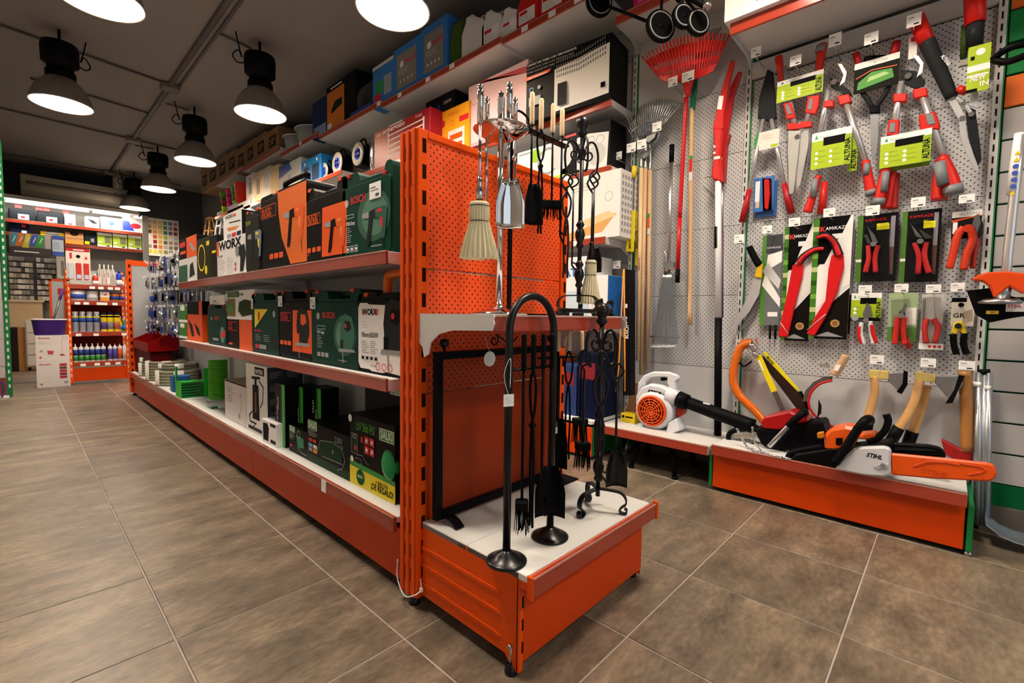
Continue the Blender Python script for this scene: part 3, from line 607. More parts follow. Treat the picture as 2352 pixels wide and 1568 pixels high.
MB().tube(smooth_path([(.12, .05, h - .01), (.125, .05, h + .05), (.145, .05, h + .066), (.27, .05, h + .066), (.285, .05, h + .05), (.29, .05, h - .01)], 4), .016, 10).o('orange_handle', mat('e06a12', .4), t)
l, w_, h = span(XF, 714, 824, 666, 842, Z2); t, p = case('jigsaw_case', 'dark green case with red lettering and a jigsaw picture on the middle shelf', l, w_ + .02, h, .12, BOSCHG, .38, .82)
p.disc(.72, .42, .09, mat('2c5a48', .5, var=0), 24, .08); p.disc(.72, .42, .07, mat('5a8a76', .5, var=0), 24, .06); ring_logo(p, .19, .66, .014); p.text('BOSCH', .29, .635, .024, R_, .02, .105); p.frame(.17, .34, .48, .53, .0015, W_); p.text('PST Easy', .17, .42, .013, W_, .01); p.lines(.17, .3, .22, .4, 7, W_)
for i in range(3): p.rect(.17 + .085 * i, .235 + .085 * i, .11, .17, GY)
pic_jig(p, .74, .42, .17, mat('2d6b57', .5, var=0), DG); p.text('www.bosch-diy.com', .6, .09, .006, W_); price_label(t, .01, h - .075, .05, .05, -.006); p.done()
l, w_, h = span(XF, 640, 716, 668, 822, Z2); t, p = case('jigsaw_case', 'black case with an orange jigsaw panel between two green cases', l, w_ + .01, h, .11, BLACK, .45, .85, latch=R_)
p.poly([(.46, .12), (1, .12), (1, .72), (.48, .72)], O_); p.frame(.09, .42, .56, .69, .003, R_); p.text('BLACK+', .12, .635, .015, R_, .02, .08); p.text('DECKER', .12, .58, .015, R_, .02, .08)
for i in range(3): p.rect(.08 + .12 * i, .18 + .12 * i, .20, .265, O_, .005)
pic_jig(p, .72, .45, .2, DG, O_, O_); price_label(t, .015, h - .07, .05, .05, -.006); p.done()
l, w_, h = span(XF, 579, 643, 673, 814, Z2); t, p = case('sander_case', 'dark green case with a yellow corner triangle sticker', l, w_ + .01, h, .12, BOSCHG, .45, .85)
p.poly([(.14, .74), (.14, .42), (.62, .74)], PY); p.disc(.3, .62, .016, R_, 8, .026); ring_logo(p, .82, .66, .016); p.text('PSM 200 AES', .14, .36, .012, R_, .02); p.lines(.16, .4, .2, .32, 4, W_); p.lines(.46, .7, .2, .32, 4, W_); p.rect(.16, .28, .08, .15, R_); p.rect(.3, .55, .08, .15, GY); p.poly([(.7, .3), (.98, .36), (.98, .12), (.8, .14)], DG); price_label(t, 0.01, h - .08, .03, .055, -.006); p.done()
l, w_, h1 = span(XF, 521, 580, 734, 803, Z2); t, p = carton('tool_carton', 'black and orange carton under the white and green sander carton', l, (w_, .24, h1), mat('12100f', .5)); p.rect(.52, 1, 0, 1, O_); p.frame(.05, .45, .62, .92, .003, R_); p.text('BLACK+', .08, .79, .016, R_, .02, .075); p.text('DECKER', .08, .66, .016, R_, .02, .075); p.rect(.08, .25, .12, .18, O_); p.done()
l, w_, h = span(XF, 519, 584, 666, 734, Z2 + h1 + .0005); t, p = carton('tool_carton', 'white and olive carton with green sanders on the middle shelf', l, (w_, .24, h), W_); p.rect(0, .36, .1, .72, mat('7a6a1e', .5, var=0)); p.poly([(.5, .6), (.7, .68), (.95, .62), (1, .2), (.6, .1), (.46, .3)], mat('2a3d1c', .5, var=0)); p.poly([(.1, .6), (.25, .5), (.3, .2), (.12, .3)], G_); p.text('R. STAYER', .5, .82, .012, K_, .02); p.rect(0, .5, .76, .98, mat('4a6a32', .5, var=0)); price_label(t, 0.005, h - .06, .04, .045, -.003); p.done()
l, w_, h = span(XF, 478, 522, 700, 791, Z2); t, p = case('sander_case', 'small dark green case with red lettering beside the spiral hose', l, w_, h, .12, BOSCHG, .4, .75, .02); ring_logo(p, .25, .66, .012); p.text('BOSCH', .42, .63, .022, R_, .02); p.disc(.8, .28, .05, mat('5a8a76', .5, var=0)); p.poly([(.7, .2), (.95, .25), (.95, .4), (.8, .36)], R_); p.rect(.3, .6, .12, .18, GY); p.done()
l, w_, h2 = span(XF + .02, 481, 516, 678, 700, Z2 + h + .0005); t, p = carton('tool_carton', 'flat white carton lying on the small green case', l, (w_, .16, h2), W_); p.text('BOSCH', .3, .3, .012, K_, .02); p.done()
def coil_hose(name, label, loc, r, n, pitch, th, m, ends=STEEL):
    t = T(name, label, 'hose', loc); k = 14
    MB().tube([(r * math.cos(2 * math.pi * i / k), r * math.sin(2 * math.pi * i / k), th + pitch * i / k) for i in range(n * k)], th, 6).o('coil', m, t)
    MB().cyl((r, 0, th), (r, 0, th + .06), th * 1.3, n=8).o('coupling', ends, t); return t
c = on('x', XF + .05, 468, 740); coil_hose('spiral_hose', 'dark green spiral air hose standing between cartons on the middle shelf', (XF + .05, c.y, Z2), .045, 17, .0135, .0055, mat('2d6b45', .35))
l, w_, h = span(XF, 429, 464, 722, 784, Z2); t, p = carton('tool_carton', 'orange carton with a black tool printed on it, black lid part, middle shelf far end', l, (w_, .22, h), O_); p.poly([(.1, .8), (.4, .6), (.5, .2), (.35, .15), (.2, .55)], DG); p.poly([(.5, .7), (.8, .5), (.9, .2), (.7, .3)], DG); p.done(); h1 = h
l, w_, h = span(XF, 430, 464, 692, 722, Z2 + h1 + .0005); t, p = carton('tool_carton', 'black carton stacked on the orange one at the far end of the middle shelf', l, (w_, .2, h), mat('141212', .5)); p.rect(.8, 1, 0, 1, O_); p.done()
for i, (a, c_) in enumerate(((742, 781), (702, 742))):
    if i == 0: l, w_, h1 = span(XF, 411, 430, a, c_, Z2); zz_ = l
    else: l, w_, h2 = span(XF, 411, 430, a, c_, Z2 + h1 + .0005); h1 = h2
    t, p = carton('tool_carton', ('lower' if i == 0 else 'upper') + ' of the two small green cartons at the far end of the middle shelf', l, (w_, .22, h1), mat('2f7a2a', .5)); p.rect(0, 1, .05, .2, W_); p.rect(.2, .7, .72, .98, W_); p.done()
# --- base shelf
Z3 = .2565
SK = mat('121413', .42, var=.03); SG = mat('1f3d24', .45)
def salki(p, u, v, k): p.rect(u, u + .3 * k, v, v + .14 * k * p.w / p.h, W_); p.rect(u + .012, u + .3 * k - .012, v + .012, v + .14 * k * p.w / p.h - .012, G_); p.text('SALKI', u + .03 * k, v + .03 * k * p.w / p.h, .09 * k * p.w, W_, .03, .24 * k * p.w)
XB = .885
l, w_, h = span(XB, 804, 940, 968, 1172, Z3); w_ = .32; t, p = carton('compressor_carton', 'black compressor carton with yellow gift banner and green ball, beside the upright', l, (w_, .2, h), SK)
p.rect(0, 1, 0, .255, PY); p.poly([(0, .255), (1, .23), (1, .29), (0, .335)], G_); p.text('Compresor  Compressor', .21, .89, .009, G_); p.text('12V 300 PSI', .15, .79, .026, mat('58c33a', .5, var=0), .0, .135); salki(p, .68, .76, 1.0)
p.text('+ BALÓN', .60, .15, .014, K_, .01); p.text('¡DE REGALO!', .50, .06, .023, K_, .02, .15); p.disc(.26, .14, .030, mat('1d5a2a', .5, var=0), 20); p.text('SALKI', .19, .13, .011, W_, .01)
p.frame(.04, .2, .44, .73, .0025, GY); p.poly([(.06, .46), (.19, .46), (.19, .70), (.06, .70)], mat('24432a', .5, var=0)); p.frame(.08, .17, .66, .71, .002, W_); p.disc(.15, .53, .011, R_)
for i in range(2):
    for j in range(2): p.rect(.36 + .12 * i, .46 + .12 * i, .50 + .13 * j, .61 + .13 * j, R_); p.disc(.41 + .12 * i, .555 + .13 * j, .008, W_)
p.rect(.28, .33, .64, .72, R_); p.line([(.2, .44), (.32, .46), (.38, .4), (.46, .36)], .0025, GY); p.disc(.07, .36, .012, W_); p.frame(.15, .3, .30, .40, .002, GY)
p.disc(.03, .93, .015, W_)
p.done()
# the ball bulging out of the carton window
bl = MB().ball((.86 * w_, .02, .47 * h), .05, 18, 12, 1.2); bl.xf(Matrix.Diagonal((1, .45, 1, 1))); bl.o('inflatable_ball', mat('0f9a52', .25), t)
l, w_, h = span(XB, 706, 806, 985, 1123, Z3); t, p = carton('compressor_carton', 'dark green compressor carton marked 230V', l, (w_ * .98, .2, h), SK)
p.rect(0, 1, 0, .2, SG); salki(p, .03, .82, .75); p.lines(.04, .3, .64, .80, 4, W_); p.text('230V', .68, .74, .026, GY, .0, .065); p.text('125', .8, .65, .014, GY)
p.poly([(.28, .36), (.34, .64), (.62, .72), (.84, .66), (.84, .3), (.38, .28)], mat('173d22', .5, var=0)); p.line([(.28, .36), (.34, .64), (.62, .72), (.84, .66), (.9, .4), (.84, .2), (.74, .12)], .003, GY); p.line([(.38, .28), (.84, .3)], .003, GY); p.disc(.64, .5, .008, mat('8a7aa8', .5, var=0))
for i in range(2): p.rect(.05 + .11 * i, .14 + .11 * i, .52, .60, R_)
for i in range(2):
    for j in range(2): p.rect(.05 + .12 * i, .15 + .12 * i, .27 + .11 * j, .36 + .11 * j, (GY, LB, OL, W_)[i * 2 + j])
p.done()
l, w_, h = span(XB, 664, 708, 985, 1066, Z3); t, p = carton('compressor_carton', 'small black carton with a green hand compressor picture', l, (w_ * .97, .18, h), SK); salki(p, .04, .78, 1); p.lines(.05, .35, .5, .74, 5, W_); p.poly([(.4, .75), (.8, .7), (.82, .35), (.5, .3)], mat('2a8a62', .5, var=0)); p.ring(.55, .78, .02, .005, GY); p.line([(.5, .3), (.7, .15), (.95, .12)], .004, GY); p.rect(.08, .2, .2, .3, R_); p.done()
for px, xx, lab in ((632, XB, 'nearest tall black and green foot-pump carton, standing by the white pump cartons'), (672, XB + .06, 'black foot-pump carton with white lettering behind the small compressor carton'), (711, XB + .10, 'rearmost black foot-pump carton, next to the grey back panel')):
    l, w_, h = span(xx, px, px + 42, 914 if px == 632 else 906, 1050, Z3); t, p = carton('foot_pump_carton', lab, l, (.13, .09, .30 if px > 640 else .31), SK, group='foot-pump cartons')
    p.rect(.72, 1, 0, 1, mat('3fae3a', .4, var=0)); p.rect(.6, .72, 0, 1, mat('1d5a22', .4, var=0)); p.text('SALKI', .4, .58, .018, W_, .01, rot=90); p.text('BOMBA DE PEDAL', .62 if px > 640 else .3, .2, .012, W_, .01, rot=90); p.done()
l, w_, h = span(XB, 566, 613, 838, 1015, Z3); t, p = carton('air_pump_carton', 'tall white carton with a black hand pump picture', l, (w_, .19, h), W_)
p.rect(.45, .9, .86, .97, K_); p.text('INTEX', .49, .88, .022, W_, .03, w_ * .36); p.poly([(.3, .82), (.7, .84), (.7, .8), (.3, .78)], K_); p.rect(.44, .54, .7, .8, K_); p.poly([(.34, .7), (.62, .71), (.66, .2), (.32, .2)], K_); p.rect(.44, .52, .3, .6, mat('8a2a1c', .5, var=0)); p.line([(.66, .78), (.85, .7), (.82, .5), (.7, .4)], .008, K_); p.line([(.3, .3), (.15, .22), (.2, .14), (.5, .14)], .009, K_); p.rect(.1, .9, .03, .08, DG); p.line([(.3, .06), (.45, .12)], .006, K_); p.done()
sd = MB(); 
sp_ = bx(w_ - .0003, w_ + .0008, .004, .186, .004, h - .004).o('side_print', mat('33383f', .5), t)
b = MB(); rn = random.Random(3)
for i in range(2):
    for j in range(5):
        for k in range(6): b.box(w_ + .0009, w_ + .0012, .016 + .088 * i, .016 + .088 * i + rn.uniform(.03, .07), .03 + j * h * .19 + k * .006, .032 + j * h * .19 + k * .006)
b.o('side_lettering', GY, t)
l, w_, h = span(XB - .03, 602, 636, 968, 1040, Z3); t, p = carton('air_pump_carton', 'small white carton with a black pump picture before the tall white carton', l, (w_ * .97, .14, h), W_); p.poly([(.1, .85), (.4, .88), (.5, .7), (.45, .1), (.1, .1), (.08, .6)], K_); p.rect(.6, .95, .1, .25, DG); p.rect(.6, .95, .82, .95, DG); p.done()
l, w_, h = span(XB, 517, 567, 880, 994, Z3); t, p = carton('air_pump_carton', 'plain white carton with faint grey print and a crumpled top edge', l, (w_, .16, h), mat('e2dada', .55)); p.lines(.1, .5, .7, .85, 3, GY, .004); p.lines(.15, .5, .45, .65, 3, GY, .006); p.line([(.72, .78), (.8, .5), (.7, .25)], .006, GY); p.disc(.74, .74, .012, GY); p.disc(.68, .2, .016, GY); p.done()
bx(.0, w_, .0, .16, h, h + .004).o('flap', mat('b9a98f', .6), t); bx(.01, w_ - .004, -.001, .004, h - .006, h + .002).o('flap_edge', K_, t)
# upper black compressor carton at the back and the black case on it
l, w_, h = span(XB + .11, 789, 868, 918, 1120, Z3); t, p = carton('compressor_carton', 'black compressor carton standing behind the gift carton, its green heading above it', (XB + .205, l[1] - .02, Z3), (w_ + .06, .065, .40), SK); p.text('12V 300 PSI', .14, .84, .022, mat('58c33a', .5, var=0), .0, .11); p.disc(.07, .93, .013, W_); salki(p, .6, .8, .8); p.text('Compresor', .2, .93, .009, G_); p.done()
# stacked green plastic racks
c = on('x', .86, 392, 905); 
gm = mat('1fc22e', .35)
t = T('storage_rack_stack', 'stack of nested bright green plastic letter racks on the base shelf', 'rack', (.84, c.y - .28, Z3), FX, None)
for i in range(6):
    z = i * .021
    b = MB(); b.prism([(0, z), (.006, z + .02), (.174, z + .02), (.18, z)], 0, .004); b.prism([(0, z), (.006, z + .02), (.174, z + .02), (.18, z)], .23, .234); b.box(.003, .177, .004, .23, z + .004, z + .008)
    b.o('rack', gm, t)
MB().prism([(0, 0), (.02, .23), (.065, .22), (.075, .1), (.06, 0)], .22, .226).o('rack_side', gm, t)
for i in range(6): bx(.0, .062, -.003, .003, .115 + .02 * i, .129 + .02 * i).o('rack_slat', gm, t)
for x in (0, .056): bx(x, x + .006, -.003, .004, .12, .232).o('rack_side', gm, t)
bx(.12, .18, .0, .23, .124, .128).o('rack_tray', gm, t, .004)
bx(.13, .182, .226, .232, .0, .23).o('rack_side', gm, t)
bx(.178, .182, .15, .232, .0, .22).o('rack_side', gm, t)
c = on('x', .93, 493, 850); coil_hose('spiral_hose', 'bright green spiral hose hanging packed behind the green racks', (.95, c.y, Z3 + .05), .055, 26, .0105, .005, mat('4fae1c', .35))
bx(-.06, .06, -.06, .06, -.05, 0).o('blister_foot', CLEAR, bpy.data.objects['spiral_hose.001'] if 'spiral_hose.001' in bpy.data.objects else None)
def hose_roll(loc, r, n, th, m, label, band=True):
    t = T('hose_roll', label, 'hose', loc, group='shrink-wrapped hose rolls'); k = 32
    for i in range(n):
        MB().tube([(r * math.cos(2 * math.pi * j / k), r * math.sin(2 * math.pi * j / k), th + i * th * 1.86) for j in range(k)], th, 8, True).o('turn', m, t)
    H = n * th * 1.86
    if band:
        for a in (195, 262, 60):
            b = MB(); rr = r + th * 1.06; q = [(rr * math.cos(R(a + d)), rr * math.sin(R(a + d))) for d in range(-13, 14, 5)]; q2 = [((r - th * 1.3) * math.cos(R(a + d)), (r - th * 1.3) * math.sin(R(a + d))) for d in range(-13, 14, 5)]; nn = len(q)
            b.add([(x, y, .01) for x, y in q] + [(x, y, H + .004) for x, y in q] + [(x, y, H + .004) for x, y in q2], [(i, i + 1, i + 1 + nn, i + nn) for i in range(nn - 1)] + [(i + nn, i + 1 + nn, i + 1 + 2 * nn, i + 2 * nn) for i in range(nn - 1)], True); b.o('wrapper', mat('d8d6cc', .25), t)
    return t
HG = mat('8f8a72', .45, var=.1)
c = on('x', .9, 362, 885); hose_roll((1.0, on('x', .84, 362, 880).y + .05, Z3), .155, 5, .014, HG, 'front roll of grey hose with a wide white wrapper, beside the green racks')
hose_roll((.99, 5.55, Z3), .15, 7, .014, HG, 'tall roll of grey hose in plastic behind the front roll')
hose_roll((1.0, 5.98, Z3), .15, 5, .014, HG, 'grey hose roll with a printed wrapper near the red bin')
hose_roll((1.0, 5.98, Z3 + .135), .14, 2, .013, mat('3f7a4a', .4), 'green hose roll lying on top of the grey one below the red bin')
hose_roll((1.02, 5.2, Z3 + .135), .14, 2, .013, HG, 'loose grey hose turns lying over the front roll')
c = on('x', .85, 385, 890); t = T('blue_box', 'flat blue pack standing between the hose roll and the green racks', 'pack', (.86, c.y - .04, Z3), FX); bx(0, .1, 0, .12, 0, .13).o('pack', mat('1d5a96', .45), t, .004); bx(.02, .08, -.001, 0, .03, .1).o('print', mat('2f7ab8', .5), t)
# red bin at the far end
t = T('storage_bin', 'dark red open-front plastic storage bin at the far end of the gondola', 'bin', (.855, 6.42, .52), FX); m = mat('8a0d0d', .4)
b = MB(); b.prism([(0, 0), (.30, 0), (.30, .05), (.02, .05), (.02, .0)], 0, .0) if False else None
MB().box(0, .85, 0, .005, 0, .09).o('front_wall', m, t, .002); MB().box(0, .85, .24, .245, 0, .19).o('back_wall', m, t); MB().box(0, .85, 0, .245, 0, .005).o('bottom', m, t)
for x in (0, .845):
    o_ = MB().prism([(0, 0), (.245, 0), (.245, .19), (.2, .19), (.0, .09)], 0, .005).o('side_wall', m, t); o_.rotation_euler.z = R(90); o_.location = (x + .005, 0, 0)
bx(.0, .82, .02, .2, -.264, -.001).o('stand', mat('5a0d0d', .5), t)
# --- hook section: blister packs on hooks
rn = random.Random(11)
bc = [mat(c_, .35) for c_ in ('1c3f8f', '2a2c30', 'c9ccd0', '8f9498', 'd8d4c8', '4a4d52', '24408a', 'a8adb0', '60646a')]
def hook_row(i, j, y, z):
    k = rn.choice((0, 1, 2)); mm = rn.choice((BLACK, STEEL, mat('1c3f9f', .35), STEEL)); cn = 'black' if mm is BLACK else 'silver' if mm is STEEL else 'blue'
    t = T('blister_pack', f"carded {cn} {('castor', 'hinge', 'bolt')[k]} in the {('top', 'second', 'middle', 'fourth', 'lowest')[j]} hook row of the gondola, {('near', 'middle', 'far')[i // 5]} part", 'blister pack', (1.16, y, z), FX, 'carded hardware on the hook panel')
    L_ = rn.uniform(.17, .26)
    MB().tube([(.0, -.0, 0), (.0, -L_, 0), (0, -L_ - .01, .012)], .003, 5).o('hook', STEEL, t)
    w2, h2 = rn.uniform(.06, .085), rn.uniform(.09, .13); yy = -L_ + rn.uniform(.01, .03)
    bx(-w2 / 2, w2 / 2, yy, yy + .002, -h2, .012).o('card', rn.choice(bc), t)
    for q in range(rn.randint(1, 3)): bx(-w2 / 2, w2 / 2, yy + .03 + .03 * q, yy + .032 + .03 * q, -h2, .01).o('card', rn.choice(bc), t)
    if k == 0: MB().lathe([(.001, -.01), (w2 * .3, -.01), (w2 * .3, .012), (.001, .012)], (0, yy - .012, -h2 * .55), 10, ax='x').o('castor', mm, t)
    elif k == 1: bx(-w2 * .3, w2 * .3, yy - .015, yy, -h2 * .8, -h2 * .25).o('hardware', mm, t, .004)
    else: MB().cyl((-w2 * .1, yy - .008, -h2 * .8), (w2 * .1, yy - .008, -h2 * .2), .009, n=8).o('hardware', mm, t)
    bx(-.022, .022, -L_ - .012, -L_ - .010, .0, .022).o('price_label', PAPER, t)
N = 0
for j, z in enumerate((1.40, 1.25, 1.10, .95, .80)):
    for i in range(13):
        y = 4.32 + i * .145 + (.05 if j % 2 else 0)
        if rn.random() < .93: hook_row(i, j, y, z); N += 1
# ================================================================== END-CAP MERCHANDISE: FIREPLACE TOOLS
def zat(x, y, px, py):
    d = _r * ((px - 1176) / FPX) + _u * ((784 - py) / FPX) + _f
    return CAMH + d.z * math.hypot(x, y) / math.hypot(d.x, d.y)
def sheet(fn, nu, nv, th=.0015):
    b = MB(); vs = []
    for s_ in (0, 1):
        for j in range(nv + 1):
            for i in range(nu + 1):
                x, y, z = fn(i / nu, j / nv); vs.append((x, y + s_ * th, z))
    n = (nu + 1) * (nv + 1); q = lambda s_, i, j: s_ * n + j * (nu + 1) + i; fs = []
    for j in range(nv):
        for i in range(nu):
            fs.append((q(0, i, j), q(0, i, j + 1), q(0, i + 1, j + 1), q(0, i + 1, j))); fs.append((q(1, i, j), q(1, i + 1, j), q(1, i + 1, j + 1), q(1, i, j + 1)))
    for i in range(nu): fs += [(q(0, i, 0), q(0, i + 1, 0), q(1, i + 1, 0), q(1, i, 0)), (q(0, i, nv), q(1, i, nv), q(1, i + 1, nv), q(0, i + 1, nv))]
    for j in range(nv): fs += [(q(0, 0, j), q(1, 0, j), q(1, 0, j + 1), q(0, 0, j + 1)), (q(0, nu, j), q(0, nu, j + 1), q(1, nu, j + 1), q(1, nu, j))]
    return b.add(vs, fs, True)
def pan(w_, L, depth, top=.55, m=None, tip=0):
    def fn(u, v):
        k = (top + (1 - top) * min(1, v * 2.2)); x = (u - .5) * w_ * k
        return (x, -depth * (2 * abs(u - .5)) ** 2.2 + .0, -L * v + tip * (1 - (2 * u - 1) ** 2) * (1 - v) * .5)
    return sheet(fn, 10, 8)
def straw(parent, z0, L, r0, r1, m=STRAW, band=IRON, flare=1.5):
    n = 44; rn_ = random.Random(int(L * 1000)); b = MB(); prof = [(r0 * .8, 0), (r0, -.006), (r0 * 1.02, -L * .25), (r0 * .95, -L * .36), (r0 * 1.15, -L * .5), (r0 + (r1 - r0) * .7, -L * .8), (r1, -L)]
    vs = []
    for i, (r, h) in enumerate(prof):
        for k in range(n):
            a = 2 * math.pi * k / n; rr = r * (1 + (.09 if k % 2 else -.05) * min(1, i / 3)); vs.append((rr * math.cos(a) * 1.25, rr * math.sin(a) * .75, z0 + h - (rn_.uniform(0, .01) if i == len(prof) - 1 else 0)))
    fs = [(i * n + k, i * n + (k + 1) % n, (i + 1) * n + (k + 1) % n, (i + 1) * n + k) for i in range(len(prof) - 1) for k in range(n)] + [list(range((len(prof) - 1) * n, len(prof) * n))[::-1]]
    b.add(vs, [f[::-1] for f in fs]); o = b.o('bristles', m, parent)
    for h, r in ((-.012, r0), (-L * .36, r0 * .95)): MB().tube([(r * 1.3 * math.cos(2 * math.pi * k / 20), r * .8 * math.sin(2 * math.pi * k / 20), z0 + h) for k in range(20)], .0012, 5, True).o('binding', band, parent)
def fire_tool(kind, label, loc, m, handle, hl, L, hw=.06, hL=.12, rz=0, hr=.008, group=None, rr=.0038, cat='fire tool'):
    "top of the handle at loc; rod of length L below the handle, then the head"
    t = T({'brush': 'hearth_brush', 'straw': 'hearth_brush', 'shovel': 'ash_shovel', 'poker': 'fire_poker', 'tongs': 'fire_tongs'}[kind], label, cat, loc, rz, group)
    hm = WOODL if handle == 'wood' else m
    if handle == 'loop':
        MB().tube(smooth_path([(0, 0, -hl), (-.016, 0, -hl * .62), (-.019, 0, -hl * .35), (0, 0, -.0), (.019, 0, -hl * .35), (.012, 0, -hl * .62), (-.006, 0, -hl * .8)]), rr, 6).o('handle', m, t)
    elif handle == 'chrome':
        MB().lathe([(.001, 0), (.006, -.002), (.0085, -.009), (.004, -.016), (.009, -.018), (hr, -.024), (hr, -hl), (.004, -hl)][::-1], n=16).o('handle', m, t)
    else: MB().lathe([(hr * .9, -hl), (hr, -hl + .006), (hr, -.006), (hr * .7, 0), (.0005, .0)], n=14).o('handle', hm, t, label='pale wooden handle' if handle == 'wood' else None)
    z0 = -hl - L
    if kind != 'tongs': MB().cyl((0, 0, -hl + .002), (0, 0, z0 - (.01 if kind != 'poker' else 0)), rr, n=8).o('rod', m, t)
    if kind == 'straw':
        MB().lathe([(.004, 0), (.009, -.01), (.006, -.02), (.011, -.04), (.009, -.07)][::-1], (0, 0, z0 + .04), 14).o('ferrule', m, t); straw(t, z0 - .028, hL, hw * .36, hw * .68)
    elif kind == 'brush':
        bx(-hw / 2, hw / 2, -.016, .016, z0 - .028, z0).o('brush_block', BLACK, t, .004); b = MB(); rn_ = random.Random(5)
        for i in range(40): x, y = rn_.uniform(-.46, .46) * hw, rn_.uniform(-.013, .013); b.cyl((x, y, z0 - .026), (x * 1.15 + rn_.uniform(-.004, .004), y * 1.3, z0 - hL + rn_.uniform(-.008, .008)), .0017, .001, 4)
        b.o('bristles', mat('0a0a0a', .7), t)['kind'] = 'stuff'
    elif kind == 'shovel':
        o = pan(hw, hL, .022).o('pan', m, t); o.location = (0, 0, z0)
    elif kind == 'poker':
        MB().tube(smooth_path([(0, 0, z0), (0, 0, z0 - hL * .5), (.012, 0, z0 - hL * .8), (.02, 0, z0 - hL)]), [rr] * 18 + [rr * .6], 7).o('hook', m, t); MB().tube(smooth_path([(0, 0, z0 - hL * .3), (.022, 0, z0 - hL * .42), (.03, 0, z0 - hL * .2)]), rr * .9, 6).o('barb', m, t)
    elif kind == 'tongs':
        for s_ in (-1, 1):
            MB().tube(smooth_path([(0, 0, -hl + .002), (s_ * hw * .5, 0, -hl - L * .12), (s_ * hw * .32, 0, -hl - L * .3), (-s_ * .004, 0, -hl - L * .42), (-s_ * hw * .28, 0, -hl - L * .75), (-s_ * .006, 0, z0), (-s_ * .008, 0, z0 - hL)]), rr, 7).o('arm', m, t)
        MB().cyl((0, -.008, -hl - L * .42), (0, .008, -hl - L * .42), .006, n=8).o('pivot', m, t)
    return t
def swing_tag(name, label, loc, rz, w_, h, rnd=False, string=None):
    t = T(name, label, 'price tag', loc, rz)
    (MB().prism([(w_ / 2 * math.cos(2 * math.pi * i / 20), h / 2 * math.sin(2 * math.pi * i / 20)) for i in range(20)], 0, .001) if rnd else MB().box(-w_ / 2, w_ / 2, 0, .001, -h / 2, h / 2)).o('tag', PAPER, t)
    p = PR(t, w_, h, 0, -w_ / 2, -h / 2); p.lines(.2, .75, .25, .75, 4, GY, .001); p.done()
    if string: MB().tube(smooth_path([Vector(q) for q in string]), .0007, 4).o('string', PAPER, t)
    return t
ZB, ZM = .2775, .9215
# --- 1. black arched stand
A, B_ = on('z', ZB, 1163, 1288), on('z', ZB, 1263, 1232); mid = (A + B_) / 2; dv = B_ - A; ang = math.atan2(dv.y, dv.x); hwid = dv.length / 2
top = zat(mid.x, mid.y, 1212, 680) - ZB
t = T('fire_tool_stand', 'black tubular arch stand on two round feet at the front of the white base', 'tool stand', (mid.x, mid.y, ZB), ang)
MB().tube([(-hwid, 0, .01), (-hwid, 0, top - hwid)] + arc((0, top - hwid), hwid, 180, 0, 20)[1:-1] + [(hwid, 0, top - hwid), (hwid, 0, .01)], .0105, 14).o('arch', mat('0c0c0d', .35), t)
for x in (-hwid, hwid): MB().lathe([(.054, 0), (.0545, .004), (.048, .008), (.034, .011), (.026, .021), (.014, .027), (.0115, .03)], (x, 0, 0), 28).o('foot', mat('0c0c0d', .3), t)
zb_ = zat(mid.x, mid.y, 1212, 845) - ZB
MB().cyl((-hwid, -.0, zb_), (hwid, 0, zb_), .004, n=8).o('crossbar', mat('0c0c0d', .35), t)
tm_ = mat('0e0e0f', .38)
for i, (px, kind, lab, L, hL, hw) in enumerate(((1187, 'brush', 'black hearth brush hanging at the front end of the arched stand', .345, .085, .035), (1208, 'tongs', 'black fire tongs, second tool on the arched stand', .36, .07, .03), (1231, 'poker', 'black poker hanging on the arched stand beside the broad shovel', .36, .06, .03), (1252, 'shovel', 'black ash shovel with broad rounded pan at the rear of the arched stand', .28, .145, .085))):
    k = (px - 1163) / 100 * 2 * hwid - hwid; P = Vector((math.cos(ang) * k, math.sin(ang) * k, 0)) + Vector((mid.x, mid.y, 0)); zt = zat(P.x, P.y, px, 765)
    fire_tool(kind, lab, (P.x - .006 * math.sin(-ang), P.y - .012, zt), tm_, 'black', zt - ZB - zb_ + .002, L, hw, hL, R(-48) if kind in ('shovel', 'brush') else ang + (R(70) if kind == 'tongs' else 0), .007, 'tools of the arched stand')
P = on('y', mid.y - .03, 1162, 918); swing_tag('price_tag', 'square white price tag tied to the front pipe of the arched stand', (P.x, P.y - .01, P.z), R(-20), .028, .030, False, [(0, .004, .014), (-.004, .02, .06), (.018, .03, .10), (.008, .01, .03)])
# --- 2. chrome set on the shelf
Yc = 1.0; P = on('y', Yc, 1147, 600); cx = P.x
t = T('fire_tool_stand', 'polished chrome stand with dished holder and round foot on the upper shelf', 'tool stand', (cx, Yc, ZM), R(0)); ht = zat(cx, Yc, 1142, 208) - ZM; hd = zat(cx, Yc, 1142, 308) - ZM
MB().lathe([(.085, 0), (.087, .003), (.075, .009), (.03, .016), (.012, .028), (.0095, .045)], n=36).o('foot', CHROME, t)
MB().cyl((0, 0, .04), (0, 0, hd), .0095, n=20).o('pole', CHROME, t)
MB().lathe([(.0095, hd - .012), (.05, hd - .008), (.082, hd + .012), (.083, hd + .013), (.05, hd - .005), (.012, hd - .002)], n=32).o('holder', CHROME, t)
MB().lathe([(.011, hd), (.011, ht - .024), (.012, ht - .022), (.006, ht - .016), (.009, ht - .008), (.001, ht)], n=18).o('finial', CHROME, t)
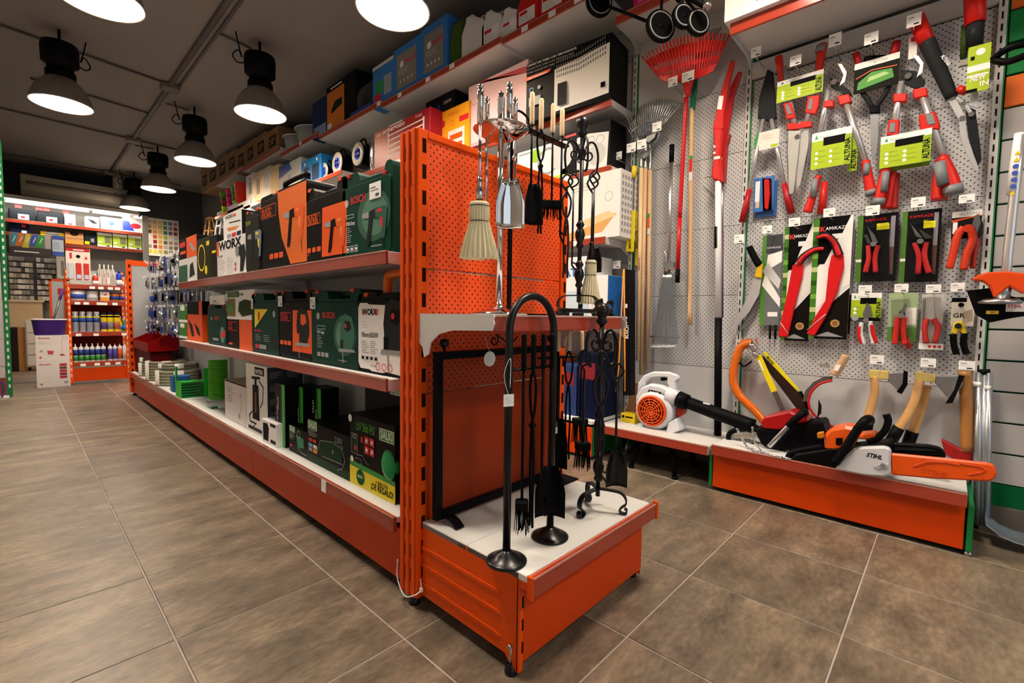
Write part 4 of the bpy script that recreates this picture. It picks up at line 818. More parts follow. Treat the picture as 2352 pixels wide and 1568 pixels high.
for px, py, dy, kind, lab, hl, L, hw, hL, rz in ((1104, 192, -.03, 'straw', 'chrome hearth brush with fanned pale straw bristles', .105, .185, .060, .15, R(-40)), (1119, 222, .045, 'poker', 'chrome poker hanging behind the straw brush', .085, .30, .03, .05, R(40)), (1171, 188, -.045, 'shovel', 'chrome ash shovel with deep mirror-bright pan', .105, .17, .085, .14, R(-30)), (1184, 223, .04, 'tongs', 'chrome tongs hanging behind the mirror-bright shovel', .08, .26, .028, .05, R(50))):
    Q = on('y', Yc + dy, px, py); fire_tool(kind, lab, (Q.x, Q.y, Q.z), CHROME, 'chrome', hl, L, hw, hL, rz, .009 if dy < 0 else .0075, 'tools of the chrome stand', .0042)
# --- 3. wooden-handled set
Yw = 1.09; P = on('y', Yw + .05, 1172, 500); t = T('fire_tool_stand', 'flat black stand bar with a notched arm behind the chrome set', 'tool stand', (P.x, Yw + .05, ZM)); htop = zat(P.x, Yw + .05, 1172, 330) - ZM
bx(-.009, .009, -.003, .003, 0, htop + .09).o('bar', BLACK, t); bx(-.06, .17, -.05, .05, 0, .006).o('foot', BLACK, t, .002)
A = on('y', Yw, 1212, 292); B_ = on('y', Yw, 1296, 318); zc_ = A.z - ZM
bx(A.x - P.x - .02, B_.x - P.x + .012, -.053 - .012, -.053 + .016, zc_ - .012, zc_ - .006).o('notched_arm', BLACK, t); bx(-.009, .009, -.055, .0, zc_ - .012, zc_ - .006).o('arm_link', BLACK, t); MB().tube(smooth_path([(.0, 0, htop + .08), (.02, -.01, htop + .115), (.06, -.02, htop + .10), (.07, -.03, zc_)]), .004, 6).o('hook', BLACK, t)
for px, py, pb, kind, lab, L, hw, hL, rz in ((1219, 214, 288, 'shovel', 'black ash shovel with pale wooden handle nearest the chrome set', .20, .075, .14, R(-15)), (1240, 228, 300, 'tongs', 'black tongs with pale wooden handle, second of the wooden-handled row', .30, .04, .06, 0), (1267, 240, 308, 'brush', 'black curved hearth brush with pale wooden handle', .24, .075, .065, R(-40)), (1288, 252, 315, 'poker', 'black poker with pale wooden handle at the end of the row', .33, .03, .06, 0)):
    Q = on('y', Yw, px, py); hl = Q.z - on('y', Yw, px, pb).z; fire_tool(kind, lab, (Q.x, Q.y - .008, Q.z), BLACK, 'wood', hl, L, hw, hL, rz, .0085, 'wooden-handled tools on the upper shelf')
# --- wrought-iron stands
def iron_stand(label, loc, ht, rz, leg=.095, hoop=.046, twist=True):
    t = T('fire_tool_stand', label, 'tool stand', loc, rz); b = MB()
    b.cyl((0, 0, .05), (0, 0, ht - .05), .0075, n=10); b.o('pole', IRON, t)
    MB().lathe([(.008, 0), (.02, .012), (.012, .024), (.0215, .036), (.024, .048), (.0215, .06), (.012, .07), (.001, .073)], (0, 0, ht - .073), 18).o('ball_finial', IRON, t)
    for z in (.13, .33): MB().lathe([(.0075, -.05), (.015, -.042), (.010, -.03), (.017, -.012), (.0185, 0), (.015, .014), (.009, .022), (.016, .034), (.0075, .05)], (0, 0, ht * z + .06), 14).o('knop', IRON, t)
    for k in range(4):
        a = k * 90 + 45; M = Matrix.Rotation(R(a), 4, 'Z')
        pts = smooth_path([(.0, 0, ht - .17), (.02, 0, ht - .10), (hoop, 0, ht - .09), (hoop * 1.35, 0, ht - .13), (hoop * 1.25, 0, ht - .19), (hoop * .9, 0, ht - .205)]); q = spiral((hoop * .55, ht - .135), .026, .008, 100, 520, 26)
        MB().tube(pts, .0042, 7).xf(M).o('hook_arm', IRON, t); MB().tube(q, .0032, 6).xf(M).o('scroll', IRON, t)
    for k in range(3):
        M = Matrix.Rotation(R(k * 120 + 20), 4, 'Z')
        p_ = smooth_path([(.004, 0, .075), (leg * .45, 0, .074), (leg * .85, 0, .07), (leg * 1.05, 0, .055), (leg * 1.08, 0, .035), (leg * .92, 0, .022), (leg * .84, 0, .012), (leg * .94, 0, .003), (leg * 1.08, 0, .004), (leg * 1.12, 0, .014), (leg * 1.03, 0, .02)], 5)
        strip(p_, .017, .0045).xf(M).o('leg', IRON, t)
    return t
Yi = 1.0; P = on('y', Yi, 1330, 640); ht = zat(P.x, Yi, 1327, 268) - ZM
iron_stand('upper wrought-iron stand with ball finial and scrolled hooks on the shelf', (P.x, Yi, ZM), ht, R(10), .075)
for px, dy, py, kind, lab, hl, L, hw, hL in ((1303, -.0, 400, 'tongs', 'iron tongs on the upper wrought-iron stand, left of its pole', .06, .25, .03, .05), (1362, -.02, 405, 'straw', 'straw hearth brush hanging from the upper wrought-iron stand', .06, .215, .045, .155), (1366, .03, 392, 'shovel', 'iron shovel hanging behind the straw brush of the upper stand', .06, .23, .06, .10), (1318, .05, 400, 'poker', 'iron poker hanging behind the pole of the upper stand', .06, .25, .03, .05)):
    Q = on('y', Yi + dy, px, py); fire_tool(kind, lab, (Q.x, Q.y, Q.z), IRON, 'loop', hl, L, hw, hL, R(-40), .008, 'tools of the upper wrought-iron stand', .0036)
C2 = on('z', ZB, 1372, 1172); ht = zat(C2.x, C2.y, 1362, 695) - ZB
iron_stand('lower wrought-iron stand with scrolled feet at the right front of the white base', (C2.x, C2.y, ZB), ht, R(35), .085, .05)
for px, dx, dy, py, kind, lab, hl, L, hw, hL in ((1340, -.045, -.03, 830, 'tongs', 'iron tongs with looped handle on the lower wrought-iron stand', .065, .30, .045, .05), (1395, .03, -.045, 858, 'shovel', 'iron shovel with upturned pan on the lower wrought-iron stand', .065, .22, .07, .12), (1410, .05, .02, 850, 'poker', 'iron poker with looped handle on the lower stand', .065, .30, .03, .06), (1350, -.02, .05, 830, 'brush', 'iron hearth brush hanging behind the lower stand pole', .065, .24, .05, .09)):
    zt = zat(C2.x + dx, C2.y + dy, px, py - 25); fire_tool(kind, lab, (C2.x + dx, C2.y + dy, zt), IRON, 'loop', hl, L, hw, hL, R(-45), .008, 'tools of the lower wrought-iron stand', .004)
# --- 7. wooden-handled set standing on the base behind the arch
Y7 = 1.06; A = on('y', Y7, 1272, 820); B_ = on('y', Y7, 1322, 820); P = (A + B_) / 2
t = T('fire_tool_stand', 'black stand with short notched arm behind the arched stand on the base', 'tool stand', (P.x, Y7 + .03, ZB))
bx(-.008, .008, -.003, .003, 0, P.z - ZB).o('bar', BLACK, t); bx(-.09, .11, -.012, .03, P.z - ZB - .006, P.z - ZB).o('notched_arm', BLACK, t); bx(-.08, .08, -.05, .04, 0, .006).o('foot', BLACK, t, .002)
for k, px, kind, lab, L, hw, hL in ((0, 1281, 'shovel', 'black shovel with wooden handle and long rounded pan on the base', .25, .075, .19), (1, 1306, 'tongs', 'black tongs with wooden handle behind the lower iron stand', .36, .03, .06), (2, 1335, 'brush', 'black brush with wooden handle, rearmost on the base', .27, .06, .10)):
    Q = on('y', Y7, px, 760); fire_tool(kind, lab, (Q.x, Y7 - .004, Q.z), BLACK, 'wood', .075, L, hw, hL, R(-40), .0085, 'wooden-handled tools on the base')
# --- fire screen
Ys = 1.125; A = on('y', Ys, 998, 1180); B_ = on('y', Ys, 1272, 1100); ws = B_.x - A.x; hs = on('y', Ys, 998, 800).z - ZB - .012
t = T('fire_screen', 'flat black-framed mesh fire screen leaning against the orange back', 'fire screen', (A.x, Ys, ZB))
b = MB()
for a in ((0, .022, .012, hs), (ws - .022, ws, .012, hs), (.022, ws - .022, .012, .034), (.022, ws - .022, hs - .022, hs)): b.box(a[0], a[1], -.011, .011, a[2], a[3])
b.o('frame', mat('101112', .45), t)
def mesh_mat():
    m = bpy.data.materials.new('woven_wire_mesh'); m.use_nodes = True; n = m.node_tree.nodes; L = m.node_tree.links; b = n['Principled BSDF']; b.inputs['Base Color'].default_value = lin('14100e'); b.inputs['Roughness'].default_value = .6
    tc = n.new('ShaderNodeTexCoord'); s = n.new('ShaderNodeSeparateXYZ'); L.new(tc.outputs['Object'], s.inputs[0]); o_ = []
    for k in (0, 2):
        d = n.new('ShaderNodeMath'); d.operation = 'MULTIPLY'; d.inputs[1].default_value = 420; L.new(s.outputs[k], d.inputs[0]); f_ = n.new('ShaderNodeMath'); f_.operation = 'FRACT'; L.new(d.outputs[0], f_.inputs[0]); g_ = n.new('ShaderNodeMath'); g_.operation = 'LESS_THAN'; g_.inputs[1].default_value = .11; L.new(f_.outputs[0], g_.inputs[0]); o_.append(g_)
    mx = n.new('ShaderNodeMath'); mx.operation = 'MAXIMUM'; L.new(o_[0].outputs[0], mx.inputs[0]); L.new(o_[1].outputs[0], mx.inputs[1]); L.new(mx.outputs[0], b.inputs['Alpha']); return m
bx(.02, ws - .02, -.0005, .0005, .03, hs - .02).o('wire_mesh', mesh_mat(), t)
for x in (.035, ws - .035):
    fo = strip(smooth_path([(.0, 0, .010), (.03, 0, .022), (.06, 0, .018), (.085, 0, .0025)]), .032, .004).o('foot', BLACK, t); fo.rotation_euler.z = R(-90); fo.location = (x, .005, 0); MB().lathe([(.004, 0), (.004, .012), (.013, .018), (.015, .027), (.012, .037), (.001, .041)], (x, 0, hs), 14).o('ball_knob', IRON, t)
MB().tube(spiral((ws * .42, hs + .03), .004, .022, 0, 420, 24) + [(ws * .55, 0, hs + .01), (ws * .62, 0, hs + .04)], .003, 6).o('scroll_handle', IRON, t)
P = on('y', Ys - .03, 1125, 824); swing_tag('price_tag', 'round white price tag dangling before the mesh fire screen', (P.x, Ys - .03, P.z), 0, .052, .05, True, [(0, 0, .024), (-.008, .004, .045), (-.012, .012, .075)])
P = on('y', 1.0, 1278, 988); swing_tag('price_tag', 'tiny white tag hanging by the wooden-handled shovel', (P.x, 1.0, P.z), 0, .012, .022, False, [(0, 0, .011), (.002, 0, .03)])
# --- andirons lying on the upper shelf
for i, (dx, lab) in enumerate(((1.20, 'black andiron bar lying on the upper shelf before the iron stand'), (1.33, 'second black andiron with curled front foot on the upper shelf'))):
    t = T('andiron', lab, 'andiron', (dx, .905 + .035 * i, ZM), 0); bx(-.02, .22, -.008, .008, .010, .024).o('bar', IRON, t, .002)
    for x in (.0, .2): bx(x - .006, x + .006, -.02, .02, 0, .010).o('foot', IRON, t)
    MB().tube(spiral((.2, .045), .006, .026, 0, 400, 24), .006, 6, sx=.6).o('scroll', IRON, t)
# ================================================================== GARDEN TOOLS ON THE RIGHT-HAND WALL
def crop(x0, y0, k): return lambda a, b: (x0 + a / k, y0 + b / k)
c1, c2, c3, c4, c5, c6, c7 = crop(1280, 0, 3.136), crop(1280, 350, 3.136), crop(1660, 0, 3.136), crop(1660, 440, 3.399), crop(1360, 760, 4.02), crop(1620, 760, 2.904), crop(2180, 840, 3.483)
class G:
    "a tool measured off the photo on the plane x = X (its real distance), built with real thickness"
    def __init__(s, name, label, cat, X, cr, a, b, group=None):
        s.X, s.cr = X, cr; P = on('x', X, *cr(a, b)); s.P = P; s.t = T(name, label, cat, (X, P.y, P.z), FX, group)
    def L(s, a, b, dy=0, cr=None):
        Q = on('x', s.X + dy, *(cr or s.cr)(a, b)); return Vector((s.P.y - Q.y, dy, Q.z - s.P.z))
    def tube(s, name, pts, r, m, dy=0, n=10, sm=True, par=None, sx=1, cr=None):
        q = [s.L(*p[:2], p[2] if len(p) > 2 else dy, cr) for p in pts]
        if sm and len(q) > 2: q = smooth_path(q, 5)
        if isinstance(r, (list, tuple)):
            r = [r[0] + (r[1] - r[0]) * i / (len(q) - 1) for i in range(len(q))]
        return MB().tube(q, r, n, sx=sx).o(name, m, par or s.t)
    def plate(s, name, pts, th, m, dy=0, bev=0, par=None, cr=None):
        q = [s.L(a, b, dy, cr) for a, b in pts]
        return MB().prism([(v.x, v.z) for v in q], dy, dy + th).o(name, m, par or s.t, bev)
    def rect(s, a0, a1, b0, b1, dy=0):
        p, q = s.L(a0, (b0 + b1) / 2, dy), s.L(a1, (b0 + b1) / 2, dy); z1, z0 = s.L((a0 + a1) / 2, b0, dy).z, s.L((a0 + a1) / 2, b1, dy).z
        return p.x, q.x, z0, z1
    def card(s, name, a0, a1, b0, b1, m, dy=0, th=.003, bev=0):
        x0, x1, z0, z1 = s.rect(a0, a1, b0, b1, dy); o = bx(x0, x1, dy, dy + th, z0, z1).o(name, m, s.t, bev); return PR(s.t, x1 - x0, z1 - z0, dy, x0, z0)
def hang_label(parent, cr, a0, a1, b0, b1, X=2.74):
    P = on('x', X, *cr((a0 + a1) / 2, (b0 + b1) / 2)); w_ = on('x', X, *cr(a0, b0)).y - on('x', X, *cr(a1, b0)).y; h = on('x', X, *cr(a0, b0)).z - on('x', X, *cr(a0, b1)).z
    o = MB().tube([(X, P.y, P.z - h * .5), (WX, P.y, P.z - h * .5)], .0025, 6).o('hook', STEEL, parent)
    l_ = bx(-w_ / 2, w_ / 2, -.001, 0, -h / 2, h / 2).o('price_label', PAPER, o); l_.rotation_euler.z = FX; l_.location = (X, P.y, P.z)
    p = PR(l_, w_, h, -.001, -w_ / 2, -h / 2, 'price_print'); p.rect(.12, .5, .66, .76, GY); p.lines(.12, .9, .3, .6, 2, GY, .0015); p.rect(.5, .85, .12, .24, DG); p.done()
for q in ((205, 275, 340, 410), (485, 565, 400, 470), (765, 855, 240, 330), (1020, 1120, 235, 315), (1325, 1430, 100, 190), (725, 810, 1500, 1560), (1030, 1130, 1480, 1550), (1355, 1460, 1420, 1490), (1700, 1815, 1400, 1460)): hang_label(wu, c3, *q)
for q in ((90, 165, 335, 400), (310, 385, 265, 325), (515, 605, 205, 270), (1060, 1165, 730, 795), (1340, 1450, 720, 785), (1585, 1705, 725, 790), (1780, 1890, 710, 780), (1150, 1260, 1275, 1345), (1545, 1665, 1300, 1370), (1840, 1970, 1320, 1390)): hang_label(wu, c4, *q)
RG = mat('cf2216', .4); GG = mat('7d8286', .5); TUBE = mat('d9dadc', .3, .75, var=.03); BLD = mat('c4c8cb', .35, .45, var=.05); DK = mat('26282a', .4)
GT = 'pruning tools on the perforated wall'
def altuna(p, white=.25, side=True):
    p.rect(0, 1, 0, 1 - white, LIME if False else mat('a8c31c', .5, var=0)); p.rect(.3, .86 if side else .95, .68 - white * .3, .9 - white * .3, K_) if side else None
    p.poly([(.08, 1 - white * .75), (.12, 1 - white * .25), (.16, 1 - white * .75)], G_); p.text('ALTUNA', .2, 1 - white * .7, .008, GY)
    for i in range(3): p.disc(.14, .15 + .14 * i, .007, W_); p.disc(.5, .15 + .14 * i, .007, W_)
    p.lines(.2, .45, .1, .55, 3, DG, .0012); p.lines(.56, .8, .1, .55, 3, DG, .0012)
    if side: p.rect(.84, 1, 0, .8, mat('93b012', .5, var=0)); p.text('ALTUNA', .97, .08, .026 * min(1, p.w / .2), K_, .03, p.h * .62, 90)
# 1 black lopper
g = G('lopper', 'lopper with black sheathed jaws, white handles and dark red grips', 'lopper', 2.84, c3, 320, 495, GT)
g.plate('sheath', [(320, 495), (360, 515), (375, 700), (385, 850), (330, 870), (250, 850), (262, 700)], .02, DK, 0, .004); g.tube('arm', [(290, 860), (190, 1375)], .010, TUBE); g.tube('arm', [(350, 860), (445, 1335)], .010, TUBE)
g.tube('grip', [(192, 1365), (140, 1600)], (.014, .019), mat('a8121a', .45)); g.tube('grip', [(443, 1325), (495, 1535)], (.014, .019), mat('a8121a', .45)); p = g.card('card', 262, 405, 940, 1070, mat('e0dcd2', .5), -.014); p.lines(.15, .8, .5, .85, 4, R_, .002); p.rect(.6, .95, .05, .2, mat('a8c31c', .5, var=0)); p.done()
g.plate('side_card', [(222, 1040), (250, 940), (262, 1060), (240, 1095)], .003, G_, -.005)
# 2 hedge shears
g = G('hedge_shears', 'hedge shears hung blades down in clear plastic, red and grey grips up', 'shears', 2.83, c3, 560, 400, GT)
g.tube('grip', [(402, 410), (432, 600)], (.019, .015), RG); g.tube('grip', [(720, 320), (690, 520)], (.022, .017), RG); g.tube('grip_inlay', [(448, 480, -.01), (455, 590, -.01)], .010, GG); g.tube('grip_cap', [(712, 330, -.004), (700, 375, -.004)], .023, GG)
p = g.card('card', 392, 722, 545, 700, W_, -.02); altuna(p, .22); p.done()
g.tube('arm', [(480, 700), (520, 900)], .011, TUBE); g.tube('arm', [(650, 690), (600, 890)], .011, TUBE)
for a in ([(430, 745), (490, 735), (525, 850), (460, 860)], [(612, 690), (695, 680), (690, 760), (665, 820), (590, 815)]): g.plate('clamp', a, .03, RG, -.014, .004)
g.plate('clamp_pad', [(445, 755), (475, 752), (500, 820), (470, 825)], .004, GG, -.018, .002); g.plate('clamp_pad', [(625, 710), (650, 708), (640, 790), (610, 790)], .004, GG, -.018, .002)
g.plate('pivot_block', [(460, 890), (540, 880), (548, 900), (560, 875), (640, 870), (640, 910), (540, 930), (465, 935)], .028, RG, -.012, .003)
g.plate('blade', [(475, 940), (560, 945), (545, 1100), (510, 1390), (480, 1395), (468, 1100)], .004, BLD, -.004); g.plate('blade', [(545, 950), (620, 935), (618, 1050), (560, 1330), (530, 1380)], .004, BLD, .004); g.tube('pivot', [(535, 985, -.012), (535, 985, .012)], .012, STEEL, sm=False)
g.plate('plastic_sleeve', [(466, 930), (625, 925), (622, 1080), (580, 1300), (540, 1410), (478, 1410), (462, 1150)], .03, CLEAR, -.014)
# 3 lopper
def lopper(label, X, head, jaw, hook, tubes, blocks, grips, card, extra=()):
    g = G('lopper', label, 'lopper', X, c3, *head[0], GT)
    g.plate('lower_jaw', jaw, .012, DK, -.004, .002); g.plate('hook_blade', hook, .006, mat('d9dadb', .3, .6), -.01, .001)
    g.tube('pivot', [(*head[0], -.018), (*head[0], .012)], .013, STEEL, sm=False)
    for q in tubes: g.tube('arm', q, .0135, TUBE, 0, 10)
    for q in blocks: g.plate('clamp', q, .034, RG, -.017, .005)
    for q, r0, m in grips: g.tube('grip', q, r0, m, 0, 10)
    if card: p = g.card('card', *card, W_, -.024); altuna(p, .24); p.done()
    return g
g = lopper('lopper with a pale hooked blade in plastic and red-grey grips, behind a lime card', 2.83, [(800, 590)], [(775, 560), (850, 600), (920, 660), (935, 690), (870, 680), (780, 630)], [(825, 455), (860, 460), (895, 520), (880, 590), (840, 620), (870, 540)],
    [[(765, 640), (700, 970)], [(880, 715), (1030, 1165)]], [[(728, 722), (800, 715), (800, 770), (722, 775)], [(820, 690), (910, 672), (930, 735), (840, 760)]],
    [([(1030, 1160), (1050, 1290), (1070, 1400)], (.017, .024), RG), ([(690, 1265), (650, 1400), (610, 1530)], (.014, .022), RG)], (640, 925, 935, 1200))
g.tube('grip_inlay', [(665, 1290, -.012), (650, 1420, -.014)], .014, GG); g.tube('grip_inlay', [(1040, 1180, -.01), (1035, 1260, -.012)], .014, GG); g.tube('grip_cap', [(1066, 1370), (1072, 1405)], .0245, GG); g.tube('grip', [(735, 1310, .03), (710, 1540, .03)], (.014, .02), RG)
g.plate('plastic_sleeve', [(745, 600), (760, 470), (850, 340), (930, 420), (940, 650), (900, 670), (760, 640)], .012, CLEAR, -.02); p = g.card('rear_card', 905, 970, 990, 1230, mat('93b012', .5), .0); p.text('ALTUNA', .9, .05, .02, K_, .03, p.h * .6, 90); p.done(); bx(*[v for v in (0, 0, 0, 0, 0, 0)]).o('x', K_) if False else None
# 4 grass shears
g = G('grass_shears', 'black grass shears with two red grips and a dark green printed card', 'shears', 2.83, c3, 1100, 420, GT)
g.tube('grip', [(958, 385), (990, 490)], .015, mat('b5161a', .45)); g.tube('grip', [(1252, 300), (1225, 430)], .018, mat('b5161a', .45)); p = g.card('card', 948, 1268, 420, 640, mat('14160f', .5), -.02)
p.rect(0, 1, .8, 1, W_); p.poly([(.08, .1), (.9, .25), (.85, .55), (.4, .6), (.1, .35)], mat('3f8f2a', .5, var=0)); p.poly([(.3, .3), (.8, .4), (.7, .5), (.35, .45)], mat('9bc27a', .5, var=0)); p.line([(.05, .5), (.4, .66), (.95, .6)], .004, O_); p.text('ALTUNA', .42, .86, .01, GY); p.done()
g.tube('arm', [(985, 640), (1040, 710), (1075, 770)], .011, DK); g.tube('arm', [(1200, 620), (1150, 710), (1105, 770)], .011, DK); g.tube('stop', [(1000, 640, -.01), (1040, 640, -.01)], .009, O_); g.tube('stop', [(1150, 605, -.01), (1200, 595, -.01)], .009, O_)
g.plate('blade', [(1062, 770), (1125, 765), (1120, 1000), (1105, 1110), (1075, 1160), (1065, 1000)], .006, mat('8f9498', .35, .4), 0); g.plate('collar', [(1055, 755), (1130, 750), (1130, 810), (1058, 815)], .02, BLACK, -.008, .003); g.plate('spring', [(1020, 400), (1080, 395), (1180, 390), (1180, 430), (1010, 440)], .02, BLACK, -.004, .005)
# 5 lopper
g = lopper('largest lopper with white hooked blade and a bunch of red-grey grips below a lime card', 2.82, [(1335, 545)], [(1290, 500), (1390, 510), (1460, 580), (1450, 620), (1390, 640), (1290, 590)], [(1362, 392), (1410, 400), (1448, 450), (1440, 520), (1395, 560), (1420, 470)],
    [[(1285, 590), (1230, 960)], [(1420, 640), (1590, 1130)]], [[(1228, 672), (1330, 668), (1325, 730), (1225, 738)], [(1365, 640), (1470, 625), (1480, 690), (1375, 712)], [(1195, 860), (1275, 855), (1265, 975), (1178, 980)], [(1410, 830), (1530, 795), (1565, 890), (1560, 930), (1420, 940)]],
    [([(1580, 1130), (1640, 1270), (1665, 1390)], (.02, .033), RG), ([(1570, 1150, .03), (1560, 1300, .03), (1560, 1440, .03)], (.02, .03), RG), ([(1180, 1190), (1150, 1330), (1120, 1470)], (.018, .024), RG), ([(1225, 1230, .03), (1200, 1370, .03), (1175, 1500, .03)], (.016, .022), RG), ([(1250, 1250, .05), (1230, 1400, .05), (1225, 1505, .05)], (.016, .021), mat('a81f16', .45))], (1135, 1500, 955, 1185))
for q in ([(1205, 885), (1245, 880), (1240, 950), (1198, 955)], [(1455, 820), (1510, 810), (1535, 890), (1480, 900)]): g.plate('clamp_pad', q, .004, GG, -.021, .002)
g.tube('grip_inlay', [(1175, 1240, -.012), (1160, 1380, -.014)], .015, GG); g.tube('grip_inlay', [(1560, 1170, -.016), (1590, 1330, -.02)], .022, GG); g.tube('grip_cap', [(1655, 1340), (1668, 1395)], .034, GG); g.tube('grip_cap', [(1130, 1430), (1120, 1472)], .025, GG)
p = g.card('rear_card', 1150, 1490, 1165, 1215, mat('6f8a12', .5), .004); p.done(); p = g.card('blade_card', 1340, 1400, 250, 420, W_, -.004); p.rect(.2, .8, .7, .9, R_); p.done()
# 6 single-hand shears
g = G('hand_shears', 'long black-gripped shears with red end and open steel blades', 'shears', 2.79, c3, 1690, 760, GT)
g.tube('red_end', [(1395, 130), (1470, 310)], (.030, .030), REDP); g.tube('grip', [(1470, 305), (1560, 500), (1650, 700)], (.031, .022), DK); g.plate('tang', [(1620, 720), (1670, 690), (1745, 830), (1710, 880)], .008, BLD, -.004, .001)
g.plate('blade', [(1700, 880), (1745, 850), (1765, 1000), (1840, 1200), (1830, 1245), (1770, 1130), (1715, 990)], .005, BLD, -.004); g.plate('black_blade', [(1745, 760), (1820, 790), (1850, 1000), (1865, 1150), (1835, 1200), (1770, 990)], .006, DK, .004); g.tube('spring', [(1690, 640), (1760, 660)], .016, RG); g.tube('lever', [(1680, 700), (1740, 750), (1790, 820)], .007, BLD)
for q in ((1735, 745), (1792, 822), (1725, 850)): g.tube('rivet', [(*q, -.01), (*q, .008)], .010, STEEL, sm=False)
o = PR(g.t, .1, .1, -.034); P0 = g.L(1540, 500, -.032); o.ox, o.oz = P0.x, P0.z - .05; o.text('ALTUNA', .1, 1.0, .013, W_, .02, .055, -63); o.done()
# 7 second hand shears with NEW card
g = G('hand_shears', 'red-topped black shears with a lime NEW card at the edge of the perforated wall', 'shears', 2.79, c3, 1840, 200, GT)
g.tube('red_end', [(1815, -60), (1818, 175)], (.036, .034), REDP); g.tube('grip', [(1818, 165), (1815, 340)], (.030, .026), DK); g.plate('tang', [(1780, 650), (1842, 650), (1840, 780), (1775, 760)], .006, BLD, .0, .001); p = g.card('card', 1762, 1925, 325, 655, mat('a8c31c', .5), -.032)
p.rect(0, 1, .44, .58, W_); p.disc(.55, .85, .014, W_); p.text('NEW', .15, .24, .026, W_, .03, p.w * .7); p.rect(.0, .5, .0, .07, K_); p.rect(.0, .95, .33, .37, W_); p.rect(.12, .3, .7, .78, K_); p.text('IN', .6, .1, .02, W_, .02); p.done(); g.tube('spring', [(1690, 660), (1750, 640)], .012, RG)
g.plate('side_board', [(1705, 440), (1825, 410), (1828, 450), (1705, 475)], .02, mat('9a9488', .5), -.01); g.tube('rear_grip', [(1745, 180, .03), (1735, 420, .03)], .012, mat('3a4a1c', .5))
# 8 blue blister
g = G('blister_pack', 'blue blister card with a small red folding tool under the black lopper', 'blister pack', 2.88, c3, 300, 1280, GT); p = g.card('card', 222, 370, 1275, 1520, mat('3f73b8', .5)); p.rect(.08, .3, .3, .9, W_); p.rect(.12, .3, .12, .3, mat('d8b98a', .5, var=0)); p.done(); g.plate('folding_tool', [(295, 1290), (335, 1290), (340, 1400), (325, 1510), (300, 1500)], .014, REDP, -.014, .004); g.plate('blister', [(285, 1285), (345, 1285), (350, 1510), (290, 1515)], .02, CLEAR, -.02)
g = G('blister_pack', 'second blue blister card hanging right behind the first one', 'blister pack', 2.905, c3, 300, 1330, GT); p = g.card('card', 240, 392, 1310, 1560, mat('3a6ab0', .5)); p.rect(.7, .85, .2, .8, R_); p.done()
# 9 curved saw
g = G('pruning_saw', 'bare curved pruning saw with black and yellow handle', 'saw', 2.86, c4, 250, 500, GT); g.tube('handle', [(208, 430), (240, 500), (285, 575)], (.017, .020), BLACK); g.plate('yellow_ferrule', [(262, 590), (310, 555), (300, 675), (248, 670)], .02, mat('e6b710', .45), -.01, .004)
g.plate('blade', [(245, 668), (302, 680), (285, 800), (205, 940), (50, 1112), (120, 960), (190, 830), (225, 740)], .003, BLD, 0); g.plate('second_blade', [(255, 700), (300, 690), (270, 880), (190, 1020), (120, 1120), (200, 940)], .003, mat('9aa0a5', .35, .8), .02)
# 10-12 saw cards
def kam(p, green=.16, name='KAMIKAZE', th=.016):
    p.rect(0, green, 0, 1, mat('3f7a1c', .5, var=0)); rn_ = random.Random(2)
    for i in range(9): p.rect(0, green, i / 9, i / 9 + .04, mat(('6fae3a', '2a5a14', 'b9c98a')[i % 3], .5, var=0))
    p.rect(green, 1, .62, 1, K_); p.poly([(green, .25), (1, .45), (1, 1), (.9, 1), (green, .5)], W_); p.poly([(green, 0), (1, 0), (1, .42), (green, .18)], mat('171310', .5, var=0)); p.poly([(green, .6), (.75, .86), (.95, 1), (green, 1)], K_)
    p.text(name[0], green + .03, .885, th * 1.6, R_, .03); p.text(name[1:], green + .16, .895, th, W_, .01, p.w * .55); p.rect(.5, .88, .82, .86, W_); p.disc(.68, .13, .02, mat('b98f5a', .5, var=0)); p.disc(.68, .13, .012, mat('8a6238', .5, var=0)); p.poly([(green, .02), (.5, .06), (.9, .02)], GY)
g = G('saw_card', 'grey and green saw card with two pale blades, beside the curved bare saw', 'blister pack', 2.885, c4, 390, 340, GT); p = g.card('card', 300, 455, 338, 1045, mat('6a6f70', .5)); p.rect(0, .22, 0, 1, mat('4f8a2c', .5, var=0)); p.rect(.2, 1, .8, 1, mat('3a3d40', .5, var=0)); p.poly([(.2, .6), (1, .7), (1, .82), (.3, .78)], W_); p.poly([(.05, .45), (1, .2), (1, .3), (.2, .58)], W_); p.poly([(.05, .6), (.9, .4), (1, .5), (.3, .7)], mat('cfd2d2', .5, var=0)); p.text('KAMIKAZE', .25, .85, .01, W_); p.rect(.4, .9, .1, .15, W_); p.done()
for a in (370, 412): g.tube('prong', [(a, 1040), (a - 2, 1150)], .006, BLACK, .002)
